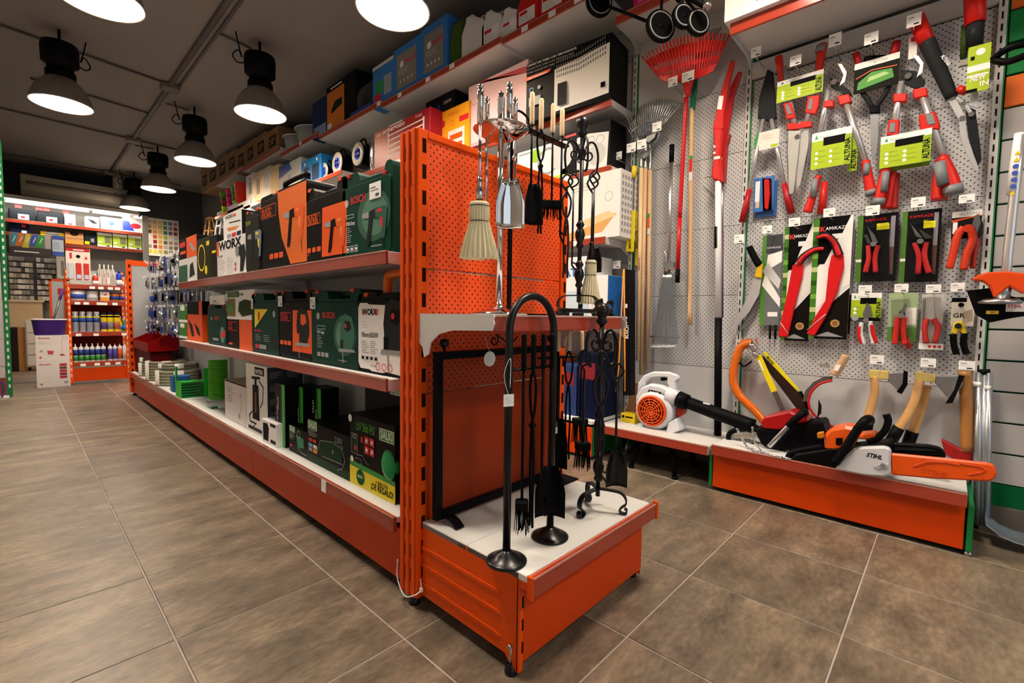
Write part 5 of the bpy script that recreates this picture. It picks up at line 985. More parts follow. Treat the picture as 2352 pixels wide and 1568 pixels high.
for (a0, a1, b0, b1, sheath, arc_, lab, X) in ((468, 690, 265, 1165, [(545, 572), (628, 552), (625, 640), (560, 900), (505, 1135), (432, 1130), (445, 1050), (500, 800)], [(590, 560), (640, 500), (720, 452), (790, 445)], 'red sheathed saw on the smaller green-edged black and white card', 2.87), (690, 995, 198, 1150, [(850, 492), (942, 490), (945, 580), (890, 790), (800, 980), (715, 1125), (652, 1110), (730, 960), (800, 850), (825, 600)], [(910, 500), (870, 400), (810, 345), (735, 360)], 'red sheathed saw on the larger green-edged black and white card', 2.85)):
    g = G('pruning_saw', lab, 'saw', X, c4, (a0 + a1) / 2, b0, GT); p = g.card('card', a0, a1, b0, b1, W_, .012); kam(p); p.done(); g.plate('sheath', sheath, .022, mat('d3161a', .35), -.012, .004); g.tube('handle', arc_, (.020, .014), DK, -.004); g.tube('handle_inlay', [(q[0], q[1], -.018) for q in arc_], (.012, .008), mat('d3161a', .35))
    lo_ = sheath[-2:] ; g.tube('sheath_band', [(sheath[6][0] + 5, sheath[6][1] - 30, -.014), (sheath[4][0] + 5, sheath[4][1] - 25, -.014)], .0015, PAPER, n=6) if True else None
g = G('saw_card', 'dark card hanging behind the larger red saw', 'blister pack', 2.885, c4, 960, 260, GT); p = g.card('card', 880, 1012, 240, 1110, mat('a8a8a4', .5), .006); p.rect(0, 1, 0, .35, K_); p.done()
# 13-15 pruners
def pruner(g, hnd, blade, jaw, m, r=.011, dy=-.016):
    for q in hnd: g.tube('handle', q, (r * .9, r), m, dy)
    g.plate('blade', blade, .005, mat('8f9498', .3, .9), dy - .002); g.plate('counter_blade', jaw, .006, mat('5a5e62', .35, .8), dy + .004)
    c = hnd[0][0]; c_ = hnd[1][0]; k = ((c[0] + c_[0]) / 2, (c[1] + c_[1]) / 2 - 12); g.tube('pivot', [(*k, dy - .012), (*k, dy + .012)], .012, STEEL, sm=False)
for (a0, a1, b0, b1, yl, hnd, bl, jw, lab) in ((1045, 1360, 175, 700, (1203, 1292, 245, 297), [[(1135, 420), (1140, 520), (1115, 630)], [(1215, 420), (1190, 510), (1195, 630)]], [(1130, 275), (1180, 330), (1215, 400), (1170, 395)], [(1105, 340), (1125, 330), (1160, 400), (1130, 405)], 'dark blister card with red pruners and a yellow sticker, nearer the saws'), (1390, 1695, 145, 705, (1568, 1662, 230, 283), [[(1495, 400), (1530, 500), (1525, 640)], [(1590, 395), (1575, 500), (1610, 635)]], [(1465, 250), (1510, 300), (1560, 360), (1510, 350)], [(1530, 290), (1600, 330), (1640, 360), (1580, 370)], 'dark blister card with red pruners and a yellow sticker, next to the orange-red pruners')):
    g = G('pruners', lab, 'pruners', 2.87, c4, (a0 + a1) / 2, b0, GT); p = g.card('card', a0, a1, b0, b1, mat('17181a', .45)); p.rect(0, .14, 0, 1, mat('4a7a24', .5, var=0)); p.rect(0, .14, .3, .34, W_); p.rect(.82, .93, .5, .95, mat('8f8a92', .5, var=0)); p.rect(.82, .93, .1, .5, mat('5a4238', .5, var=0)); x0, x1, z0, z1 = g.rect(*yl); p.poly([((x - p.ox) / p.w, (z - p.oz) / p.h) for x, z in ((x0, z0), (x1, z0), (x1, z1), (x0, z1))], mat('f2ee1c', .5, var=0)); p.lines(.55, .8, .82, .9, 2, DG, .002) ; p.text('KAMIKAZE', .2, .9, .012, R_); p.done()
    pruner(g, hnd, bl, jw, mat('c92a2a', .35)); g.plate('blister', [(a0 + 50, b0 + 100), (a1 - 60, b0 + 60), (a1 - 60, b1 - 50), (a0 + 50, b1 - 50)], .03, CLEAR, -.034, .006)
g = G('pruners', 'large orange-red anvil pruners on a white-topped black card', 'pruners', 2.87, c4, 1900, 150, GT); p = g.card('card', 1788, 2020, 150, 365, mat('1c1d1f', .45)); p.rect(0, 1, .78, 1, W_); p.poly([(0, .62), (1, .78), (1, .82), (0, .7)], O_); p.rect(.04, .2, .2, .62, W_); p.text('ALTUNA', .25, .85, .012, GY); p.done()
OR2 = mat('cf3a1a', .4)
for q in ([(1885, 280), (1835, 340), (1800, 480), (1770, 600)], [(1935, 290), (1955, 370), (1910, 480), (1880, 610)]): g.tube('handle', q, (.016, .014), OR2, -.018)
g.tube('rear_handle', [(1990, 380), (1965, 470), (1950, 600)], .010, mat('b5331a', .4), .01); g.plate('blade', [(1940, 280), (1965, 190), (2000, 170), (2015, 240), (1985, 330)], .006, mat('9a9ea2', .3, .9), -.02); g.plate('jaw', [(1985, 330), (2020, 220), (2036, 250), (2025, 340), (1990, 365)], .014, DK, -.02, .003); g.tube('pivot', [(1915, 285, -.034), (1915, 285, -.004)], .017, OR2, sm=False)
# 16-19
g = G('pruners', 'white and red pruners on a lime card, nearest the red saws', 'pruners', 2.87, c4, 1110, 780, GT); p = g.card('card', 1002, 1238, 790, 1010, W_); altuna(p, .25); p.rect(0, 1, 0, .12, K_); p.done(); pruner(g, [[(1085, 1020), (1075, 1100), (1100, 1195)], [(1150, 1010), (1160, 1090), (1180, 1190)]], [(1125, 865), (1160, 900), (1165, 970), (1110, 1000), (1090, 960)], [(1020, 980), (1060, 985), (1130, 1010), (1080, 1030)], mat('d9dbdc', .35)); g.tube('grip', [(1070, 1050, -.02), (1065, 1120, -.022), (1085, 1185, -.02)], .008, REDP); g.tube('grip', [(1165, 1040, -.022), (1175, 1110, -.024), (1200, 1180, -.022)], .009, REDP); g.tube('thumb_wheel', [(1032, 985, -.024), (1032, 985, -.008)], .015, GY, sm=False)
g = G('pruners', 'red pruners in a pale green clear blister', 'pruners', 2.87, c4, 1400, 795, GT); p = g.card('card', 1290, 1520, 790, 1170, mat('9fb58a', .5)); p.rect(0, 1, 0, .3, mat('5a8a3a', .5, var=0)); p.rect(.55, .95, .35, .7, W_); p.done(); pruner(g, [[(1365, 980), (1355, 1080), (1345, 1190)], [(1420, 980), (1410, 1080), (1420, 1195)]], [(1425, 860), (1440, 900), (1405, 960), (1385, 950)], [(1375, 940), (1420, 900), (1425, 970), (1390, 985)], mat('d9291f', .35)); g.tube('rear_handle', [(1440, 1140, .004), (1455, 1225, .004)], .009, mat('c9241a', .4)); g.plate('blister', [(1310, 830), (1460, 820), (1480, 1130), (1320, 1180)], .028, CLEAR, -.03, .006)
g = G('snips', 'red-handled snips with long silver blades in a clear sleeve', 'snips', 2.87, c4, 1630, 800, GT); p = g.card('card', 1545, 1720, 800, 1200, mat('c3c1bd', .4)); p.rect(.0, .2, .3, .9, mat('8f908c', .5, var=0)); p.done(); p = g.card('card_foot', 1528, 1722, 1185, 1232, W_, -.012)
for i in range(3): p.disc(.45 + .2 * i, .5, .006, R_)
p.done(); g.tube('handle', [(1600, 990), (1575, 1060), (1590, 1180)], .010, mat('c9302a', .4), -.014); g.tube('handle', [(1650, 990), (1680, 1060), (1655, 1180)], .010, mat('c9302a', .4), -.014); g.plate('blade', [(1640, 810), (1655, 990), (1610, 1000), (1605, 920)], .005, BLD, -.018); g.plate('blister', [(1560, 805), (1700, 805), (1715, 1185), (1555, 1185)], .026, CLEAR, -.03, .005)
g = G('snips', 'yellow and black snips on a small card by the slatted wall', 'snips', 2.87, c4, 1850, 830, GT); p = g.card('card', 1782, 1965, 828, 1050, mat('cfc9bd', .5)); p.rect(0, .65, .85, 1, K_); p.poly([(.5, .05), (.95, .2), (.9, .6), (.55, .5)], mat('a89a86', .5, var=0)); p.text('GR', .1, .3, .02, K_, .01); p.disc(.42, .75, .01, K_); p.done()
g.plate('yellow_body', [(1780, 1100), (1800, 1040), (1830, 1010), (1880, 1015), (1910, 1110), (1870, 1120), (1850, 1070), (1820, 1120)], .022, mat('e8c315', .4), -.022, .004); g.tube('handle', [(1800, 1110), (1803, 1190), (1825, 1270)], .012, BLACK, -.012); g.tube('handle', [(1888, 1105), (1880, 1190), (1905, 1268)], .012, BLACK, -.012); g.tube('pivot', [(1838, 1048, -.028), (1838, 1048, -.01)], .012, DK, sm=False)
# ------------------------------------------------------------------ on the plinth
ZP = .2505
g = G('sickle', 'sickle with wooden handle and red-edged blade resting behind the chainsaws', 'sickle', 2.80, c6, 880, 300); g.tube('handle', [(940, 160), (900, 230), (858, 292)], (.018, .022), mat('c9a27c', .5)); g.tube('red_edge', [(845, 330), (760, 355), (700, 420), (690, 490), (720, 550), (800, 610), (860, 640)], .006, mat('c41a14', .4), -.004, cr=c6)
g.plate('blade', [(848, 300), (790, 305), (720, 340), (665, 400), (648, 470), (690, 470), (705, 415), (760, 358), (846, 334)], .004, mat('6f6a66', .4, .6)); g.plate('tang', [(740, 222), (820, 212), (835, 250), (780, 240)], .006, mat('a8a39c', .4, .5), .02); g.plate('label', [(870, 225), (905, 225), (885, 268), (855, 262)], .001, PAPER, -.024)
g = G('sickle', 'dark hooked sickle tip standing upright among the chainsaws', 'sickle', 2.76, c6, 760, 560); g.plate('blade', [(755, 455), (775, 500), (772, 550), (745, 578), (752, 520)], .006, mat('2a2724', .4, .6)); g.tube('tang', [(750, 575), (745, 660)], .008, BLACK)
def axe(label, X, cloth, blade, edge, handles, grips, plastic=None):
    g = G('axe', label, 'axe', X, c6, *handles[0][0]); g.plate('head', cloth, .03, mat('cbb56a', .45), -.015, .003); g.plate('blade', blade, .014, mat('9a9da0', .35, .8), -.007, .003); g.plate('edge_guard', edge, .018, BLACK, -.009, .002)
    for q in handles: g.tube('handle', q, (.020, .023), mat('d2a268', .45, var=.15, vs=18), q[0][2] if len(q[0]) > 2 else 0, sx=.7)
    for q in grips: g.tube('grip', q, .025, BLACK, q[0][2] if len(q[0]) > 2 else 0)
    if plastic: g.plate('plastic_wrap', plastic, .05, CLEAR, -.025)
axe('axe with pale wooden handle, bare grey blade and brass-coloured head band', 2.84, [(1083, 268), (1095, 260), (1225, 268), (1222, 325), (1085, 315)], [(1222, 280), (1335, 272), (1335, 350), (1300, 410), (1215, 330)], [(1322, 265), (1350, 272), (1348, 360), (1310, 422), (1275, 405), (1315, 350)], [[(1125, 300), (1130, 400), (1105, 500), (1080, 590)]], [[(1085, 580), (1070, 690)]])
axe('pair of axes wrapped in clear plastic with pale wooden handles and black grips', 2.83, [(1395, 285), (1415, 268), (1540, 295), (1530, 345), (1400, 330)], [(1535, 298), (1700, 300), (1720, 350), (1640, 470), (1530, 345)], [(1690, 295), (1730, 300), (1650, 480), (1600, 485), (1660, 390)], [[(1430, 320), (1400, 450), (1350, 560), (1290, 650)], [(1480, 360, .05), (1440, 520, .05), (1380, 680, .05)]], [[(1292, 640), (1230, 750)], [(1382, 670, .05), (1350, 760, .05)]], [(1385, 270), (1480, 265), (1640, 280), (1765, 300), (1740, 380), (1650, 490), (1500, 380), (1390, 390)])
g = G('pickaxe', 'tall wooden-handled pick with a red head on the plinth end', 'pickaxe', 2.86, c6, 1740, 280); g.tube('handle', [(1728, 265), (1745, 500), (1750, 800)], (.022, .026), mat('a8743c', .5)); g.plate('head', [(1570, 720), (1640, 755), (1700, 790), (1785, 790), (1785, 865), (1690, 870), (1600, 830)], .04, mat('9a1414', .45), -.02, .006)
g = G('bow_saw', 'orange tubular bow saw hung against the perforated wall', 'saw', 2.80, c6, 240, 110)
for d in (0, .05): g.tube('frame', [(315 - d * 200, 75, d), (245, 100, d), (205, 190, d), (185, 320, d), (225, 425, d), (320, 520, d), (400, 610, d)], .023, mat('dd6a12', .3, coat=.4), n=12)
g.plate('lever', [(165, 190), (215, 170), (240, 120), (215, 130), (200, 165)], .012, mat('dd5a12', .4), -.02, .003); g.plate('plastic_guard', [(232, 42), (330, 50), (345, 95), (300, 130), (232, 90)], .04, CLEAR, -.02); g.tube('tensioner', [(300, 80, -.01), (340, 130, -.01)], .018, CHROME); g.tube('cable', [(225, 210, -.01), (260, 235, -.01), (310, 200, -.01)], .005, BLACK)
for q, lab, d in (([(330, 165), (370, 160), (478, 400), (440, 410)], 'yellow-sleeved saw blade pack beside the orange bow saw', 0), ([(380, 145), (405, 140), (628, 395), (595, 415)], 'yellow-sleeved saw blade pack with black teeth, behind the first pack', .04)):
    g = G('saw_blade_pack', lab, 'saw blade', 2.79 + d, c6, *q[0]); g.plate('sleeve', q, .012, mat('ecd916', .45), 0, .002)
    if d == 0: g.plate('blade', [(445, 412), (478, 402), (535, 525), (500, 535)], .004, mat('8f9396', .3, .9), .004); g.tube('clip', [(325, 140), (345, 170)], .012, CHROME)
    else: g.plate('blade', [(360, 190), (385, 165), (640, 430), (690, 560), (640, 560)], .004, mat('4a3c34', .35, .8), -.006); g.plate('tail', [(605, 412), (640, 400), (700, 520), (660, 540)], .01, BLACK, 0)
    o = PR(g.t, .1, .1, -.001); P0 = g.L(q[0][0] + 28, q[0][1] + 30, 0); o.ox, o.oz = P0.x, P0.z; o.text('BELLOTA', 0, 0, .012, K_, .02, .05, -50) if d else o.line([(0, 0), (.25, -.55)], .008, W_); o.done()
# chainsaws
Xs = on('z', ZP, *c6(1060, 972)).x
g = G('chainsaw', 'large white and orange chainsaw with orange bar cover lying along the plinth edge', 'chainsaw', Xs, c6, 1060, 972); WS = mat('cfd2d6', .35); OS = mat('e8590c', .32, coat=.3)
g.plate('sprocket_cover', [(862, 925), (900, 870), (985, 790), (1030, 775), (1200, 770), (1240, 790), (1230, 960), (1190, 975), (1060, 965)], .035, WS, 0, .008)
g.plate('cover_recess', [(1118, 905), (1150, 890), (1225, 885), (1222, 920), (1150, 925)], .004, mat('b5b9be', .4), -.003, .002); g.tube('bar_nut', [(1185, 895, -.016), (1185, 895, 0)], .009, STEEL, sm=False)
p = PR(g.t, .1, .1, 0); P0 = g.L(1072, 835, 0); p.ox, p.oz = P0.x, P0.z; p.text('STIHL', 0, 0, .017, K_, .04, g.L(1180, 835).x - P0.x, -3, .25); p.done()
g.plate('bar_cover', [(1232, 815), (1240, 960), (1500, 985), (1880, 1005), (1930, 995), (1948, 950), (1930, 895), (1880, 880), (1600, 850)], .022, mat('e2520e', .38), .012, .007); g.plate('cover_rib', [(1380, 900), (1480, 865), (1600, 868), (1700, 890), (1690, 900), (1590, 882), (1480, 882), (1400, 910)], .004, mat('cf470a', .4), .009, .001); g.plate('cover_rib', [(1700, 880), (1850, 905), (1880, 930), (1850, 950), (1750, 965), (1750, 958), (1840, 940), (1860, 928), (1840, 912), (1700, 890)], .004, mat('cf470a', .4), .009, .001)
p = PR(g.t, .1, .1, .0118); P0 = g.L(1430, 940, .012); p.ox, p.oz = P0.x, P0.z; p.text('STIHL', 0, 0, .02, mat('cf470a', .4, var=0), .04, .085, -3, .25); p.done()
g.plate('engine_cowl', [(785, 700), (830, 650), (930, 632), (1005, 645), (1030, 690), (985, 780), (870, 805), (795, 800)], .11, OS, .04, .014); g.plate('rear_cowl', [(1010, 690), (1130, 680), (1140, 710), (1080, 725), (1010, 720)], .09, OS, .05, .006); g.plate('crankcase', [(790, 790), (1240, 740), (1240, 800), (1000, 900), (860, 915), (700, 880), (560, 860), (600, 820)], .11, BLACK, .036, .008)
g.plate('cowl_vents', [(870, 715), (915, 712), (915, 750), (890, 765), (870, 755)], .004, BLACK, .037); g.tube('front_handle', [(860, 880, -.006), (930, 790, -.006), (1000, 680, -.004), (1060, 600, .01), (1095, 585, .06), (1100, 600, .12)], .0175, BLACK, n=12); g.tube('chain_brake', [(1085, 740, .06), (1150, 710, .06), (1200, 660, .06), (1220, 600, .06), (1205, 555, .06)], .014, BLACK, n=10)
g.tube('rear_handle', [(800, 770, .07), (680, 790, .07), (590, 810, .07), (560, 850, .07), (620, 890, .07), (760, 905, .07), (860, 900, .07)], .017, BLACK, n=10); g.plate('fuel_cap', [(742, 680), (785, 672), (790, 715), (748, 720)], .03, mat('c97a12', .45), .03, .004)
Xr = Xs + .16
g = G('bar_scabbard', 'black plastic bar scabbard lying behind the orange bar cover', 'scabbard', Xs + .14, c6, 1400, 800); g.plate('shell', [(1205, 745), (1480, 760), (1560, 775), (1600, 810), (1605, 850), (1210, 830)], .03, BLACK, 0, .006); g.plate('rib', [(1260, 775), (1470, 785), (1540, 800), (1260, 795)], .004, DK, -.003)
g = G('chainsaw', 'red-topped black chainsaw with grey bar handle, behind the orange and white one', 'chainsaw', Xr, c6, 480, 790)
g.plate('top_cowl', [(370, 600), (400, 570), (560, 535), (620, 560), (690, 590), (680, 610), (600, 620), (490, 660), (375, 650)], .14, mat('a81416', .3, coat=.3), 0, .014); g.plate('body', [(330, 640), (480, 660), (620, 615), (780, 600), (810, 700), (780, 790), (540, 800), (380, 770), (340, 700)], .15, BLACK, .005, .01)
g.tube('bar_handle', [(425, 770, -.03), (490, 700, -.03), (560, 630, -.03)], .0125, ALU, n=10); g.tube('bar_grip', [(555, 635, -.03), (610, 580, -.03), (660, 540, .0), (665, 545, .1)], .017, BLACK, n=10); g.tube('rear_handle', [(360, 660, .06), (240, 655, .06), (165, 680, .06), (160, 740, .06), (230, 760, .06), (350, 765, .06)], .014, BLACK, n=8); g.plate('guide_bar', [(480, 770), (560, 770), (790, 830), (800, 850), (600, 830)], .006, ALU, .03); g.plate('name_plate', [(180, 690), (340, 690), (330, 715), (190, 715)], .002, mat('9a9080', .5), .06)
t = T('saw_chain', 'loose silver saw chain trailing over the plinth from the red saw', 'chain', (0, 0, 0)); rn = random.Random(4); pts = []
for a, b in ((210, 650), (250, 720), (280, 775), (330, 800), (400, 815), (470, 835), (540, 850), (570, 855)):
    pts.append(on('x', Xr - .055, *c6(a, b)) if b < 770 else on('z', ZP + .006, *c6(a, b)))
pts = smooth_path(pts, 8); b = MB()
for a, c in zip(pts, pts[1:]):
    m_ = (a + c) / 2; d = (c - a).normalized(); s_ = d.orthogonal().normalized(); s_ = (Matrix.Rotation(rn.uniform(0, 6), 3, d) @ s_); L_ = (c - a).length * .75
    b.tube([m_ + d * L_ * math.cos(k * math.pi / 4) + s_ * .006 * math.sin(k * math.pi / 4) for k in range(8)], .002, 5, True)
b.o('links', STEEL, t)['kind'] = 'stuff'
t = T('saw_chain', 'second silver chain hanging from the black blower pipe end', 'chain', (0, 0, 0)); b = MB(); pts = smooth_path([on('x', Xr - .06, *c6(a, c)) for a, c in ((315, 640), (320, 700), (335, 750))] + [on('z', ZP + .006, *c6(375, 800))], 6)
for a, c in zip(pts, pts[1:]):
    m_ = (a + c) / 2; d = (c - a).normalized(); s_ = (Matrix.Rotation(rn.uniform(0, 6), 3, d) @ d.orthogonal().normalized()); L_ = (c - a).length * .75; b.tube([m_ + d * L_ * math.cos(k * math.pi / 4) + s_ * .006 * math.sin(k * math.pi / 4) for k in range(8)], .002, 5, True)
b.o('links', STEEL, t)['kind'] = 'stuff'
# ------------------------------------------------------------------ blower on the low shelf
Xb = on('z', .2355, *c5(560, 905)).x; g = G('leaf_blower', 'white leaf blower with orange fan grille and long black pipe on the low shelf', 'leaf blower', Xb + .0, c5, 555, 735)
rp = (g.L(725, 735).x - g.L(390, 735).x) / 2
cz = g.L(555, 735).z
MB().lathe([(rp * .80, -.0), (rp * .98, .012), (rp, .03), (rp, .10), (rp * .93, .125), (.001, .13)], (0, 0, 0), 40, ax='y').o('fan_housing', mat('d9dce0', .32), g.t)
ro = (g.L(690, 735).x - g.L(430, 735).x) / 2; OG = mat('e8560e', .35)
MB().lathe([(ro, .004), (ro * 1.0, -.01), (ro * .93, -.018), (ro * .78, -.022), (ro * .78, -.01), (.001, -.008)], (0, 0, 0), 40, ax='y').o('grille_back', mat('7a1c06', .5), g.t)
MB().tube([(ro * .95 * math.cos(2 * math.pi * k / 40), -.012, ro * .95 * math.sin(2 * math.pi * k / 40)) for k in range(40)], ro * .09, 8, True).o('grille_rim', OG, g.t)
for rr in (.12, .28, .44, .6, .78): MB().tube([(ro * rr * math.cos(2 * math.pi * k / 32), -.022, ro * rr * math.sin(2 * math.pi * k / 32)) for k in range(32)], .0032, 6, True).o('grille_ring', OG, g.t)
for k in range(12): a = k * math.pi / 6 + .2; MB().cyl((ro * .05 * math.cos(a), -.022, ro * .05 * math.sin(a)), (ro * .86 * math.cos(a), -.020, ro * .86 * math.sin(a)), .003, n=6).o('grille_spoke', OG, g.t)
WB = mat('d9dce0', .32)
g.plate('top_housing', [(395, 690), (400, 600), (450, 520), (530, 488), (620, 500), (720, 545), (805, 580), (790, 640), (730, 680), (690, 600), (600, 570), (500, 580), (430, 640)], .09, WB, .012, .012)
g.plate('handle', [(410, 590), (420, 480), (470, 410), (560, 375), (700, 378), (790, 410), (800, 450), (770, 470), (770, 560), (720, 530), (690, 490), (690, 430), (630, 425), (530, 435), (490, 470), (480, 500), (450, 530)], .035, WB, .04, .008); g.plate('throttle_trigger', [(632, 430), (688, 428), (684, 455), (650, 462), (632, 455)], .02, BLACK, .045)
for q in ([(400, 905), (425, 850), (470, 880), (440, 900)], [(680, 925), (700, 850), (770, 810), (810, 920), (715, 960)]): g.plate('foot', q, .10, WB, .0, .006)
g.tube('outlet', [(700, 590, .05), (810, 625, .05)], (.052, .042), WB, n=20); g.tube('pipe_collar', [(795, 625, .05), (880, 660, .05)], (.049, .046), BLACK, n=24); g.tube('pipe', [(870, 655, .05), (1180, 770, .05), (1490, 880, .05)], (.036, .039), BLACK, n=24); g.tube('nozzle', [(1480, 875, .05), (1530, 905, .05)], .018, BLACK, n=12); g.plate('pipe_label', [(1025, 655), (1090, 672), (1085, 684), (1022, 668)], .001, PAPER, .012)
g.plate('engine_cover', [(770, 700), (850, 710), (840, 770), (790, 800), (765, 800)], .06, mat('b5381a', .4), .07, .008)
p = PR(g.t, .1, .1, .011); P0 = g.L(508, 572, .012); p.ox, p.oz = P0.x, P0.z; p.text('STIHL', 0, 0, .024, K_, .05, g.L(635, 572).x - P0.x, -5, .25); p.done()
Xy = on('z', .2355, *c5(330, 845)).x; g = G('accessory_carton', 'small yellow accessory carton beside the leaf blower', 'box', Xy, c5, 265, 845); x0, x1, z0, z1 = g.rect(263, 392, 748, 840); bx(0, x1 - x0, 0, .07, 0, z1 - z0).o('carton', mat('ecc912', .45), g.t, .001); bx(.004, x1 - x0 - .004, .034, .036, z1 - z0 - .0003, z1 - z0 + .0004).o('flap_seam', DG, g.t); p = PR(g.t, x1 - x0, z1 - z0); p.rect(.08, .25, .55, .82, K_); p.rect(.32, .85, .6, .75, K_); p.lines(.08, .8, .1, .45, 4, DG, .002); p.done()
g = G('wooden_board', 'short brown wooden board leaning behind the yellow accessory carton', 'board', 2.86, c5, 350, 740); g.plate('board', [(310, 745), (395, 750), (410, 480), (375, 480)], .02, mat('8a5f3c', .6)); g.plate('end_grain', [(375, 480), (410, 480), (408, 470), (378, 470)], .02, WOOD)
# stool under the low shelf
t = T('stool', 'black plastic stool pushed under the low shelf, only its legs in view', 'stool', (2.70, 1.27, 0)); 
bx(-.15, .15, -.17, .17, .165, .185).o('seat', BLACK, t, .006)
for sx_, sy_ in ((-1, -1), (-1, 1), (1, -1), (1, 1)): 
    for d in (-.045, .045) if sx_ < 0 and sy_ > 0 else (0,): MB().cyl((sx_ * .12, sy_ * .13 + d, .17), (sx_ * .145, sy_ * .16 + d, .006), .017, .014, 8).o('leg', BLACK, t); MB().cyl((sx_ * .145, sy_ * .16 + d, .012), (sx_ * .146, sy_ * .161 + d, 0), .019, n=8).o('leg_foot', BLACK, t)
# ------------------------------------------------------------------ rakes and long handles
GRK = 'long-handled tools on the rake bay'
for q in ((800, 865, 555, 620), (898, 985, 515, 585), (685, 750, 880, 945), (500, 565, 1030, 1095), (575, 640, 1005, 1070), (405, 465, 1095, 1150)): hang_label(rb, c1, *q, X=2.76)
hang_label(rb, c2, 400, 455, 780, 835, X=2.80)
RK = mat('d0201c', .4)
g = G('leaf_rake', 'big red plastic fan rake with long red pole', 'rake', 2.80, c1, 930, 560, GRK)
N = 25; bez = lambda a, b, c, s: (a[0] * (1 - s) ** 2 + 2 * b[0] * s * (1 - s) + c[0] * s * s, a[1] * (1 - s) ** 2 + 2 * b[1] * s * (1 - s) + c[1] * s * s)
lo_ = lambda s: bez((748, 572), (940, 600), (1128, 500), s); hi_ = lambda s: bez((612, 412), (900, 190), (1238, 250), s)
mixp = lambda s, k: tuple(lo_(s)[i] + (hi_(s)[i] - lo_(s)[i]) * k for i in (0, 1))
for i in range(N):
    s = i / (N - 1); d = -.05 * (1 - (2 * s - 1) ** 2) * .4; g.tube('tine', [(*mixp(s, -.02), d), (*mixp(s, .5), d - .01), (*mixp(s, .93), d - .012), (*mixp(s, 1.0), d + .015)], .0048, RK, n=6, sx=1.2)
for k0, k1 in ((-.04, .16), (.30, .40), (.56, .82)):
    q = [mixp(i / 16, k0) for i in range(17)] + [mixp(i / 16, k1) for i in range(16, -1, -1)]; pr_ = MB(); vs = []
    for i in range(17):
        s = i / 16; d = -.05 * (1 - (2 * s - 1) ** 2) * .4 - .008
        for k in (k0, k1): v = g.L(*mixp(s, k), d); vs += [tuple(v), (v.x, v.y + .006, v.z)]
    fs = []
    for i in range(16): a = i * 4; fs += [(a, a + 4, a + 6, a + 2), (a + 1, a + 3, a + 7, a + 5), (a, a + 1, a + 5, a + 4), (a + 2, a + 6, a + 7, a + 3)]
    pr_.add(vs, fs); pr_.o('web', RK, g.t)
g.plate('neck', [(870, 560), (985, 545), (955, 640), (950, 690), (910, 690), (905, 620)], .03, RK, -.02, .008); g.tube('ferrule', [(930, 665), (928, 700)], .016, WHITE); g.tube('pole', [(928, 690), (905, 1150), (882, 1568)], .0125, mat('c8161a', .3)); g.tube('pole', [(882, 1560), (908, 100)] if False else [(882, 1555), (868, 1945)], .0125, mat('c8161a', .3)); g.tube('pole_end', [(868, 1940), (865, 2035)], .0142, BLACK)
g = G('leaf_rake', 'wooden-handled rake with a green socket hung behind the red fan rake', 'rake', 2.85, c1, 970, 640, GRK); g.tube('handle', [(970, 780), (960, 1568), (955, 2340)], .0135, WOOD); g.plate('socket', [(955, 560), (1010, 540), (1000, 640), (985, 790), (955, 790)], .02, mat('0f6a4a', .4), -.01, .004)
for i in range(9): s = i / 8; g.tube('tine', [(985, 560, .0), (1000 + 60 * s, 420, .0), (1020 + 160 * s, 235 - 40 * s, .0)], .004, mat('6a6e6a', .4, .6), n=5)
p = g.card('sticker', 950, 972, 1120, 1300, WHITE, -.0145, .001); p.rect(0, 1, .35, .85, R_); p.rect(0, 1, .85, 1, G_); p.done()
g = G('leaf_rake', 'round silver wire fan rake hung low behind the wooden handles', 'rake', 2.82, c1, 575, 1000, GRK)
lo2 = lambda s: bez((548, 1000), (640, 980), (760, 905), s); hi2 = lambda s: bez((498, 905), (640, 640), (892, 745), s); mx2 = lambda s, k: tuple(lo2(s)[i] + (hi2(s)[i] - lo2(s)[i]) * k for i in (0, 1))
for i in range(22): s = i / 21; g.tube('tine', [(*mx2(s, 0), -.01), (*mx2(s, .55), -.03), (*mx2(s, .95), -.03), (*mx2(s, 1.02), .01)], .0035, mat('a9adb0', .25, .9), n=5)
g.tube('brace', [(*mx2(i / 10, .42), -.028) for i in range(11)], .005, STEEL, n=6); g.plate('hub', [(545, 1005), (560, 970), (590, 1000), (580, 1030)], .02, STEEL, -.012)
for i, (a, b, ct_, sm_, lab) in enumerate((((605, 1210), (580, 1495), 'BELLOTA', None, 'nearest pale wooden handle with dark red maker mark, steel socket at its top'), ((635, 1215), (602, 1600), None, None, 'pale wooden handle in the middle of three hanging below steel sockets'), ((668, 1225), (650, 1558), 'rosa', None, 'pale wooden handle with a green and orange sticker beside two others'))):
    g = G('garden_hoe', lab, 'hoe', 2.82 + .02 * i, c1, *a, GRK); Q = c2(*b); g.tube('handle', [a, ((Q[0] - 1280) * 3.136, Q[1] * 3.136)], (.0135, .0125), WOODL if i == 0 else WOOD)
    top = [(605, 1100), (640, 985), (668, 990)][i]; g.tube('socket', [a, (a[0] + 2, a[1] - 70), top], (.013, .009), ZINC); g.plate('hoe_blade', [(top[0] - 15, top[1] + 30), (top[0] + 5, top[1] - 10), (top[0] + 70, top[1] - 25 - 10 * i), (top[0] + 60, top[1] + 5), (top[0] + 20, top[1] + 40)], .012, ZINC, -.02, .002)
    if i != 1: p = g.card('sticker', b[0] + (6 if i == 0 else 0), b[0] + (16 if i == 0 else 16), 1568 + (270 if i == 0 else -30), 1568 + (380 if i == 0 else 120), WOODL if i == 0 else WHITE, -.0175, .001); (p.text('BELLOTA', .9, .05, .012, mat('8a2a1a', .5, var=0), .02, p.h * .8, 90) if i == 0 else p.rect(0, 1, .3, .8, O_).rect(0, 1, .8, 1, G_)); p.done()
